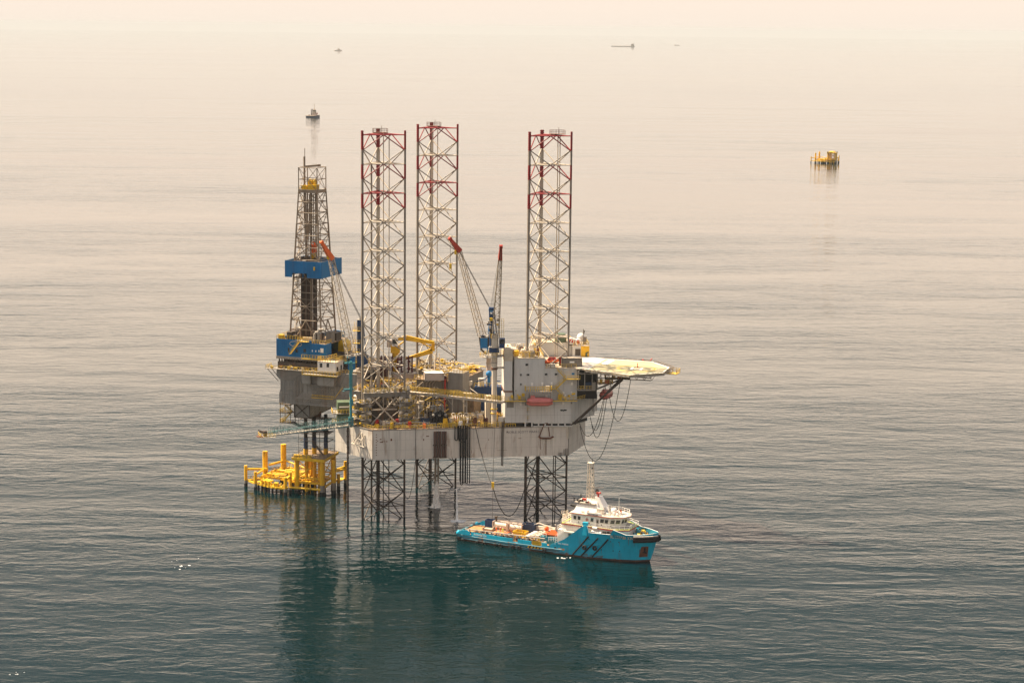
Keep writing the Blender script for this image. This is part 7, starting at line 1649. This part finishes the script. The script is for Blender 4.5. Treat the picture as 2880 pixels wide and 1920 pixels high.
sbox(28.3, 3.9, 1.8, 1.4, 1.8, 'dark_steel', 'hose_box', 'dark machine beside the foot of the ship crane', 'machine')
m = MB(SF); m.path([(4.0, 6.3, 3.0), (6.6, 6.4, 5.0), (8.6, 6.4, 5.6), (10.4, 6.3, 5.2), (12, 6.2, 4.4)], .1, 6); m.build('stern_arch', 'dark_steel', SHIP)
m = MB(SF); m.tube((8.2, 3.6, DZ), (8.2, 3.6, DZ + 4.0), .3, 8); m.cbox(8.2, 3.6, DZ + 4, .8, .8, .4); m.build('towing_post', 'dark_steel', SHIP)
m = MB(SF)
for k in range(6): m.path([(12 + k * .2, 5.0 + k * .16, DZ + 1.2 + .4 * (k % 3)), (27.5, 5.0 + k * .16, DZ + 1.6 + .4 * (k % 3))], .16, 6)
m.path([(20.5, 5.4, 4.6), (22, 5.4, 5.4), (24, 5.4, 4.9), (26.5, 5.4, 4.6)], .2, 6); m.build('cargo_hose', 'cream_paint', SHIP)
# rescue boat
F = SF; T = thing('rescue_boat', SF(30.8, -3.0, 4.2), 'bright orange open rescue boat with upright engine hood on the ship', 'boat')
rings = []
for k in range(11):
    t = k / 10; x = 27.9 + 6.3 * t; w_ = 1.15 * (1 - max(0, t - .55) ** 2 / .2025) ** .5 if t > .55 else 1.05 + .1 * t / .55; w_ = max(w_, .05); kz = 4.35 + .5 * max(0, t - .6)
    rings.append([(x, -3 - w_, 5.15 + .25 * t), (x, -3 - w_ * .7, kz + .25), (x, -3, kz), (x, -3 + w_ * .7, kz + .25), (x, -3 + w_, 5.15 + .25 * t), (x, -3 + w_ * .6, 5.0 + .25 * t), (x, -3 - w_ * .6, 5.0 + .25 * t)])
m = MB(SF); m.loft(rings); m.build('hull', 'orange_paint', T)
m = MB(SF); m.ball(28.7, -3, 6.3, .85, 12, 7, .8, .9, 1.1, -.7); m.build('engine_hood', 'orange_paint', T)
m = MB(SF); m.prism([(29.8, -3.6), (32.3, -3.5), (32.3, -2.5), (29.8, -2.4)], 5.2, 6.1, top=[(30.2, -3.3), (31.6, -3.2), (31.6, -2.8), (30.2, -2.7)]); m.build('console', 'orange_paint', T)
m = MB(SF); m.path([(31.2, -1.6, 4.2), (31.2, -1.6, 7.2), (31.2, -2.3, 7.9), (31.6, -2.8, 7.6)], .16, 6); m.build('boat_davit', 'steel_grey', SHIP)
# crew on the wooden deck
def person(x, y, yaw, mcloth, label, arm):
    T = thing('person', SF(x, y, DZ), label, 'person', 'crew on the ship deck')
    me = bpy.data.meshes.new('body'); ca, sa = math.cos(yaw), math.sin(yaw)
    J = [(0, 0, .98), (0, 0, 1.22), (0, 0, 1.45), (0, 0, 1.55), (.02, 0, 1.66), (0, .20, 1.43), (.06 if arm else 0, .30, 1.17), (.28 if arm else .10, .30, 1.06), (0, -.20, 1.43), (.1, -.29, 1.17), (.3 if arm > 1 else .14, -.25, 1.0), (0, .10, .92), (.05, .12, .5), (.0, .13, .07), (.14, .14, .03), (0, -.10, .92), (-.04, -.12, .5), (-.1, -.13, .07), (.05, -.14, .03)]
    E = [(0, 1), (1, 2), (2, 3), (3, 4), (2, 5), (5, 6), (6, 7), (2, 8), (8, 9), (9, 10), (0, 11), (11, 12), (12, 13), (13, 14), (0, 15), (15, 16), (16, 17), (17, 18)]
    R_ = [.16, .17, .18, .065, .10, .075, .058, .045, .075, .058, .045, .10, .075, .055, .05, .10, .075, .055, .05]
    P = [SF(x + a * ca - b * sa, y + a * sa + b * ca, DZ + c) - T.location for a, b, c in J]
    me.from_pydata([tuple(p) for p in P], E, []); o = bpy.data.objects.new('body', me); col.objects.link(o); o.parent = T
    me.materials.append(MATS[mcloth])
    md = o.modifiers.new('skin', 'SKIN'); 
    for v, r_ in zip(me.skin_vertices[0].data, R_): v.radius = (r_, r_ * .85)
    me.skin_vertices[0].data[0].use_root = True
    o.modifiers.new('sub', 'SUBSURF').levels = 1; o.modifiers['sub'].render_levels = 1
    F2 = Frame(*SF(x, y, 0).xy, math.degrees(SF.a + yaw))
    m = MB(F2); m.ball(.02, 0, DZ + 1.66, .115, 10, 7, .95, .82, 1.15); m.cbox(.13, 0, DZ + 1.65, .04, .03, .05)
    m.build('head', 'skin', T)
    m = MB(F2); m.ball(.02, 0, DZ + 1.72, .14, 10, 5, 1.1, .95, .95, 0.0); m.cyl(.05, 0, DZ + 1.71, DZ + 1.73, .17, 10); m.build('helmet', 'white_paint', T)
    for j in (7, 10):
        a, b, c = J[j]; m = MB(F2); m.ball(a, b, DZ + c - .05, .045, 8, 5, 1, .6, 1)
        for q in range(4): m.tube((a + (q - 1.5) * .018, b, DZ + c - .08), (a + (q - 1.5) * .02 + .02, b, DZ + c - .15 + abs(q - 1.4) * .008), .010, 5)
        m.tube((a + .03, b, DZ + c - .05), (a + .065, b, DZ + c - .10), .011, 5); m.build('hand', 'skin', T)
    return T
person(9.9, .4, 1.2, 'orange_paint', 'person in orange coveralls standing alone on the wooden deck, arms down', 0)
person(11.2, .6, -.6, 'orange_paint', 'person in orange coveralls beside the one in yellow, arms out', 2)
person(12.3, .2, 2.6, 'hi_vis', 'person in a yellow high-visibility suit on the wooden ship deck', 1)

# loose gear on the wooden deck and on the bridge roof
scatter('deck_gear', [(RND.uniform(8, 26.5), RND.uniform(-5.4, -3.2), DZ + .3, RND.uniform(.3, 1.3), RND.uniform(.3, .9), RND.uniform(.3, .8), RND.choice(('cream_paint', 'rust_plate', 'dark_steel', 'orange_paint', 'mud_grey', 'pinkish_box', 'blue_dark'))) for k in range(44)], SHIP, SF)
scatter('deck_gear', [(RND.uniform(21, 27), RND.uniform(3.6, 5.6), DZ + .5, RND.uniform(.5, 1.4), RND.uniform(.4, 1.0), RND.uniform(.6, 1.4), RND.choice(('cream_paint', 'rust_plate', 'dark_steel', 'mud_grey', 'pinkish_box'))) for k in range(16)], SHIP, SF)
scatter('deck_gear', [(RND.uniform(13.5, 17), RND.uniform(-1.5, 1.8), DZ + .35, RND.uniform(.4, 1.5), RND.uniform(.4, 1.0), RND.uniform(.4, 1.0), RND.choice(('cream_paint', 'rust_plate', 'dark_steel', 'orange_paint', 'roof_tan', 'yellow_paint'))) for k in range(12)], SHIP, SF)
scatter('deck_gear', [(RND.uniform(21.2, 27), RND.uniform(-4.6, -2.8), DZ + .5, RND.uniform(.5, 1.3), RND.uniform(.4, .9), RND.uniform(.5, 1.2), RND.choice(('cream_paint', 'rust_plate', 'dark_steel', 'orange_paint', 'roof_tan', 'maroon', 'yellow_paint'))) for k in range(22)], SHIP, SF)
scatter('roof_gear', [(RND.uniform(46.5, 52), RND.uniform(-2.6, 2.6), 12.85 + .35, RND.uniform(.2, .7), RND.uniform(.2, .7), RND.uniform(.4, 1.1), RND.choice(('white_paint', 'white_paint', 'cream_paint', 'dark_steel', 'orange_paint'))) for k in range(18)], SHIP, SF)
scatter('casing_gear', [(RND.uniform(37.8, 44), RND.choice((-3.6, -2.7)) , RND.choice((13.2, 16.0)), RND.uniform(.3, .8), RND.uniform(.2, .5), RND.uniform(.4, 1.0), RND.choice(('white_paint', 'cream_paint', 'dark_steel', 'red_paint', 'black'))) for k in range(16)], SHIP, SF)
scatter('deck_light', [(x, -5.75, 10.55, .22, .22, .3, 'dark_steel') for x in (37.5, 40.5, 44, 48, 51)], SHIP, SF)
# ------------------------------------------------------------------ vessels far out, water jets, foam
def far_ship(p, ang, L_, B, H, label, kind):
    F = Frame(p.x, p.y, ang); T = thing('tugboat' if kind == 'tug' else 'cargo_ship', (p.x, p.y, 0), label, 'ship')
    st = [(-.5, .8), (-.3, 1), (.1, 1), (.3, .82), (.42, .45), (.5, .05)]
    m = MB(F); rings = []
    for t, w_ in st:
        zt = H * (1 + (.55 * max(0, t - .1) / .4 if kind == 'tug' else .1 * max(0, t - .3) / .2)); b = B / 2 * w_
        rings.append([(t * L_, -b, zt), (t * L_, -b * .85, -1), (t * L_, b * .85, -1), (t * L_, b, zt)])
    m.loft(rings, sm=False); m.build('hull', 'far_hull' if L_ < 30 else 'far_hazed', T)
    if kind == 'tug':
        m = MB(F); m.use(1); m.prism([(-.05 * L_, -B * .36), (.26 * L_, -B * .3), (.26 * L_, B * .3), (-.05 * L_, B * .36)], H, H + 4.2); m.use(0); m.prism([(0, -B * .3), (.2 * L_, -B * .25), (.2 * L_, B * .25), (0, B * .3)], H + 4.2, H + 7.4); m.prism([(.03 * L_, -B * .24), (.16 * L_, -B * .22), (.16 * L_, B * .22), (.03 * L_, B * .24)], H + 7.4, H + 10.4, top=[(.02 * L_, -B * .28), (.18 * L_, -B * .25), (.18 * L_, B * .25), (.02 * L_, B * .28)]); m.build('deck_house', ['far_cream', 'pinkish_box'], T)
        m = MB(F); m.box(.165 * L_, .186 * L_, -B * .2, B * .2, H + 8.4, H + 9.6); m.box(.04 * L_, .15 * L_, -B * .275, -B * .255, H + 8.4, H + 9.5); m.build('window', 'window_glass', T)
        m = MB(F); m.tube((.09 * L_, 0, H + 8), (.09 * L_, 0, H + 20.5), .3, 6); m.tube((.09 * L_ - 1.2, 0, H + 8), (.09 * L_, 0, H + 15), .16, 5); m.tube((.09 * L_ + 1.2, 0, H + 8), (.09 * L_, 0, H + 15), .16, 5); m.tube((.09 * L_, -1.6, H + 11), (.09 * L_, 1.6, H + 11), .14, 5); m.tube((.09 * L_ - 1, 0, H + 9.5), (.09 * L_ + 1.4, 0, H + 9.5), .14, 5); m.build('mast', 'far_cream', T)
        for y in (-2.2, 2.2): m = MB(F); m.cyl(-.09 * L_, y, H, H + 11.6, .9, 8, .6); m.build('funnel', 'dark_steel', T)
        m = MB(F); m.tube((-.3 * L_, -1.5, H + .8), (-.3 * L_, 1.5, H + .8), .9, 10); m.box(-.42 * L_, -.2 * L_, -B * .3, B * .3, H, H + .5); m.build('tow_winch', 'rust_plate', T)
        m = MB(F); m.ball(.3 * L_, 1, H + 4.4, 1.1, 10, 6); m.build('light_dome', 'crane_red', T)
        m = MB(F); m.path([(x * L_, s_ * B / 2 * w_ * 1.0, H * (1 + .55 * max(0, x - .1) / .4) + .3) for s_ in (-1,) for x, w_ in st], .35, 6); m.path([(x * L_, B / 2 * w_, H * (1 + .55 * max(0, x - .1) / .4) + .3) for x, w_ in st], .35, 6); m.build('bulwark', 'far_cream', T)
    else:
        m = MB(F); m.box(-.46 * L_, -.34 * L_, -B * .45, B * .45, H, H + L_ * .075); m.box(-.43 * L_, -.37 * L_, -B * .5, B * .5, H + L_ * .075, H + L_ * .1); m.build('deck_house', 'far_cream', T)
        m = MB(F); m.tube((-.46 * L_, 0, H), (-.46 * L_, 0, H + L_ * .11), L_ * .012, 8); m.build('funnel', 'far_hull', T)
        for t in (-.15, .1, .34): m = MB(F); m.tube((t * L_, 0, H), (t * L_, 0, H + L_ * .06), L_ * .006, 6); m.tube((t * L_, -B * .3, H + L_ * .04), (t * L_, B * .3, H + L_ * .04), L_ * .004, 5); m.build('derrick_post', 'far_cream', T)
    return T
p = at(881, 331, z=0); far_ship(p, -24, 25, 9.5, 2.9, 'dark-hulled tug with cream deckhouse and twin funnels far behind the derrick', 'tug')
p = at(951, 143.5, z=0); far_ship(p, 12, 46, 12, 3.4, 'tiny hazy tug near the horizon above the derrick side of the rig', 'tug')
p = at(1752, 131.5, z=0); far_ship(p, 176, 205, 30, 5.5, 'long pale cargo ship faint on the horizon above the helideck', 'cargo')
p = at(1904, 128.5, z=0); far_ship(p, 4, 50, 12, 4, 'faintest small ship on the horizon, farther out than the long cargo ship', 'cargo')
def water_mat():
    m = bpy.data.materials.new('white_water'); m.use_nodes = True; N = m.node_tree.nodes; Lk = m.node_tree.links; b = N['Principled BSDF']
    b.inputs['Base Color'].default_value = (.93, .93, .91, 1); b.inputs['Roughness'].default_value = .6
    tc = N.new('ShaderNodeTexCoord'); n = N.new('ShaderNodeTexNoise'); n.inputs['Scale'].default_value = 1.6; n.inputs['Detail'].default_value = 6; Lk.new(tc.outputs['Object'], n.inputs['Vector'])
    r = N.new('ShaderNodeMapRange'); r.inputs['From Min'].default_value = .35; r.inputs['From Max'].default_value = .6; r.inputs['To Min'].default_value = .6; r.inputs['To Max'].default_value = .95; Lk.new(n.outputs['Fac'], r.inputs['Value']); Lk.new(r.outputs[0], b.inputs['Alpha'])
    MATS['white_water'] = m
water_mat()
def jet(px, py, ptop, zfall, r0, r1, label, pipe=None, px2=None):
    b = at(px, py, z=0); T = thing('water_jet', (b.x, b.y, 0), label, 'water jet', 'cooling water falling from the rig')
    top = at(px2 or px, ptop, Y=b.y)
    m = MB(W); n = 9; R_ = []
    for k in range(n + 1):
        f = k / n; c = top.lerp(b, f); r_ = r0 + (r1 - r0) * f ** 1.5; R_.append([(c.x + r_ * math.cos(a) * RND.uniform(.7, 1.25), c.y + r_ * math.sin(a), c.z) for a in [2 * math.pi * j / 9 for j in range(9)]])
    m.loft(R_); m.build('falling_water', 'white_water', T)
    m = MB(W)
    for ring_, h_ in ((2.2, .35), (1.3, .7)):
        P = [(b.x + ring_ * RND.uniform(.6, 1.2) * math.cos(a) * 1.3, b.y + ring_ * RND.uniform(.6, 1.2) * math.sin(a)) for a in [2 * math.pi * j / 16 for j in range(16)]]
        m.prism(P, .01, h_ * .3, top=[(b.x + (x - b.x) * .5, b.y + (y - b.y) * .5) for x, y in P])
    m.build('splash', 'white_water', T)
    return b, top
b, t = jet(1226, 1425, 1352, 0, .5, 1.5, 'broad white stream of water falling between the near and middle legs', px2=1229)
m = MB(W)
for dx in (-.55, .35): m.wtube(V((t.x + dx, t.y, t.z - 1)), V((t.x + dx, t.y, 22.5)), .32, 8)
m.build('discharge_caisson', 'leg_grey', RIG)
b, t = jet(1286, 1464, 1374, 0, .2, .4, 'thin white stream of water falling beside the middle leg', px2=1284)
# foam lines on the sea
def foam(px, py, n, sx, sy, s_, label):
    c = at(px, py, z=0); m = MB(W)
    for k in range(n):
        x, y = c.x + RND.gauss(0, sx), c.y + RND.gauss(0, sy); r_ = s_ * RND.uniform(.3, 1.2)
        P = [(x + r_ * RND.uniform(.5, 1.3) * 1.9 * math.cos(a), y + r_ * RND.uniform(.5, 1.3) * math.sin(a)) for a in [2 * math.pi * j / 9 for j in range(9)]]
        m.prism(P, .02, .10, top=[(x + (u - x) * .6, y + (v - y) * .6) for u, v in P])
    o = m.build('foam', 'white_water', None); tag(o, label, None, kind='stuff')
foam(1590, 1568, 8, 1.3, .25, .2, 'white foam by the ship waterline'); foam(505, 1592, 7, 1.3, 1.3, .2, 'little patch of white foam on open water'); foam(500, 1570, 6, 5, 3, .11, 'scattered foam flecks on the sea short of the wellhead platform'); foam(35, 1893, 5, 2.4, .8, .13, 'faint foam flecks on the nearest open water')
foam(1284, 1376, 8, 1.2, 1.0, .4, 'foam round the middle leg')
# ------------------------------------------------------------------ sea, sky, sun, air, camera
def sea():
    m = bpy.data.materials.new('sea_water'); m.use_nodes = True
    N, Lk = m.node_tree.nodes, m.node_tree.links; b = N['Principled BSDF']
    b.inputs['Base Color'].default_value = (0.0003, 0.0095, 0.0115, 1); b.inputs['IOR'].default_value = 1.24
    b.inputs['Specular IOR Level'].default_value = 0.5
    tc = N.new('ShaderNodeTexCoord')
    def noise(sx, sy, ang, det=3.0, rough=0.55, dist=0.0):
        mp = N.new('ShaderNodeMapping'); mp.inputs['Scale'].default_value = (sx, sy, 1); mp.inputs['Rotation'].default_value = (0, 0, rad(ang))
        Lk.new(tc.outputs['Object'], mp.inputs['Vector'])
        n = N.new('ShaderNodeTexNoise'); n.inputs['Scale'].default_value = 1; n.inputs['Detail'].default_value = det
        n.inputs['Roughness'].default_value = rough; n.inputs['Distortion'].default_value = dist
        Lk.new(mp.outputs[0], n.inputs['Vector']); return n.outputs['Fac']
    def mul(a, k):
        q = N.new('ShaderNodeMath'); q.operation = 'MULTIPLY'
        Lk.new(a, q.inputs[0])
        if isinstance(k, float): q.inputs[1].default_value = k
        else: Lk.new(k, q.inputs[1])
        return q.outputs[0]
    def add(a, c):
        q = N.new('ShaderNodeMath'); q.operation = 'ADD'; Lk.new(a, q.inputs[0]); Lk.new(c, q.inputs[1]); return q.outputs[0]
    def rng(a, lo, hi, o0, o1):
        r = N.new('ShaderNodeMapRange'); r.inputs['From Min'].default_value = lo; r.inputs['From Max'].default_value = hi
        r.inputs['To Min'].default_value = o0; r.inputs['To Max'].default_value = o1; Lk.new(a, r.inputs['Value']); return r.outputs[0]
    swell = noise(1 / 34, 1 / 15, -12, 2.0, 0.5, 0.8)
    wave = noise(1 / 7.5, 1 / 3.6, 12, 3.0, 0.55, 0.8)
    chop = noise(1 / 2.4, 1 / 1.3, -16, 3.0, 0.6, 0.5)
    patch = mul(rng(noise(1 / 420, 1 / 70, -6, 4.0, 0.6, 0.8), 0.36, 0.64, 0.55, 1.15), rng(noise(1 / 2600, 1 / 620, 7, 5.0, 0.62, 1.4), 0.38, 0.62, 0.3, 1.12))      # calmer slicks and rougher cat's-paws
    h = add(add(mul(swell, WAVE[0]), mul(wave, WAVE[1])), mul(chop, WAVE[2]))
    h = mul(mul(h, patch), rng(noise(1 / 130, 1 / 48, 14, 3.0, 0.6, 1.0), 0.35, 0.65, 0.62, 1.28))
    bp = N.new('ShaderNodeBump'); bp.inputs['Strength'].default_value = 1; bp.inputs['Distance'].default_value = 1.0
    Lk.new(h, bp.inputs['Height']); Lk.new(bp.outputs[0], b.inputs['Normal'])
    Lk.new(rng(patch, 0.3, 1.15, 0.015, 0.045), b.inputs['Roughness'])
    MATS['sea_water'] = m
    S = 42000.0
    me = bpy.data.meshes.new('sea'); me.from_pydata([(-S, -S, 0), (S, -S, 0), (S, S, 0), (-S, S, 0)], [], [(0, 1, 2, 3)])
    me.materials.append(m); o = bpy.data.objects.new('sea', me); col.objects.link(o); o['kind'] = 'structure'
    o['label'] = 'calm rippled sea, cream far off and dark teal near the rig'
WAVE = (0.50, 0.31, 0.075)
SKY_DUST = ((0.0, (.295, .255, .218)), (0.05, (.335, .272, .225)), (0.15, (.67, .53, .41)), (0.26, (.20, .18, .168)), (0.42, (.085, .086, .091)), (0.62, (.18, .178, .182)), (1.0, (.23, .228, .235)))
SKY_SHARE = ((0.0, (.98,) * 3), (0.3, (.95,) * 3), (0.5, (.75,) * 3), (1.0, (.6,) * 3))
sea()

SUN = V((-0.547, 0.216, 0.809)).normalized()
w = bpy.data.worlds.new('World'); sc.world = w; w.use_nodes = True
N, Lk = w.node_tree.nodes, w.node_tree.links
sky = N.new('ShaderNodeTexSky'); sky.sky_type = 'NISHITA'; sky.sun_disc = False
sky.sun_elevation = math.asin(SUN.z); sky.sun_rotation = math.atan2(SUN.x, SUN.y); sky.dust_density = 6.0; sky.air_density = 1.0; sky.altitude = 100
tcw = N.new('ShaderNodeTexCoord'); sx = N.new('ShaderNodeSeparateXYZ'); Lk.new(tcw.outputs['Generated'], sx.inputs[0])
ab = N.new('ShaderNodeMath'); ab.operation = 'ABSOLUTE'; Lk.new(sx.outputs['Z'], ab.inputs[0])
def ramp(stops):
    r = N.new('ShaderNodeValToRGB'); el = r.color_ramp.elements
    while len(el) < len(stops): el.new(0.5)
    for e, (p, c) in zip(el, stops): e.position = p; e.color = (*c, 1)
    Lk.new(ab.outputs[0], r.inputs['Fac']); return r.outputs['Color']
dust = ramp(SKY_DUST); share = ramp(SKY_SHARE)                 # dusty peach air, thick at the horizon; overhead brightened to fill shade
vm = N.new('ShaderNodeVectorMath'); vm.operation = 'SCALE'; vm.inputs['Scale'].default_value = 13.2; Lk.new(dust, vm.inputs[0])
mx = N.new('ShaderNodeMix'); mx.data_type = 'RGBA'; Lk.new(share, mx.inputs['Factor']); Lk.new(sky.outputs[0], mx.inputs[6]); Lk.new(vm.outputs[0], mx.inputs[7])
bg = N['Background']; bg.inputs['Strength'].default_value = 0.10
Lk.new(mx.outputs[2], bg.inputs['Color'])

sl = bpy.data.lights.new('sun', 'SUN'); sl.energy = 5.0; sl.angle = rad(0.5); sl.color = (1.0, 0.81, 0.58)
so = bpy.data.objects.new('sun', sl); col.objects.link(so); so.rotation_euler = SUN.to_track_quat('Z', 'Y').to_euler(); so.location = (0, 600, 400)

hz = MB().box(-41000, 41000, -3000, 41000, -1.0, 172.0).build('haze', ['black'])
hz.data.materials.clear()
hm = bpy.data.materials.new('pale_air'); hm.use_nodes = True; hm.node_tree.nodes.clear()
pv = hm.node_tree.nodes.new('ShaderNodeVolumePrincipled'); pv.inputs['Color'].default_value = (0.60, 0.65, 0.67, 1); pv.inputs['Density'].default_value = 2.2e-5
pv.inputs['Density Attribute'].default_value = ''; pv.inputs['Anisotropy'].default_value = 0.0
ho = hm.node_tree.nodes.new('ShaderNodeOutputMaterial'); hm.node_tree.links.new(pv.outputs[0], ho.inputs['Volume'])
hz.data.materials.append(hm); tag(hz, 'thin peach haze hanging over the whole sea', None, kind='stuff')

cam = bpy.data.cameras.new('camera'); cam.sensor_width = 36; cam.lens = FPX / 2880 * 36; cam.clip_start = 1; cam.clip_end = 150000
co = bpy.data.objects.new('camera', cam); col.objects.link(co)
co.matrix_world = Matrix.Translation((0, 0, CAMH)) @ Matrix.Rotation(math.pi / 2 - PITCH, 4, 'X') @ Matrix.Rotation(ROLL, 4, 'Z')
sc.camera = co
sc.view_settings.view_transform = 'Standard'; sc.view_settings.look = 'None'; sc.view_settings.exposure = 1.35; sc.view_settings.gamma = 1.0
sc.cycles.use_denoising = True; sc.cycles.max_bounces = 6; sc.cycles.volume_bounces = 1; sc.cycles.caustics_reflective = False; sc.cycles.caustics_refractive = False
sc.cycles.use_adaptive_sampling = True; sc.cycles.adaptive_threshold = 0.01
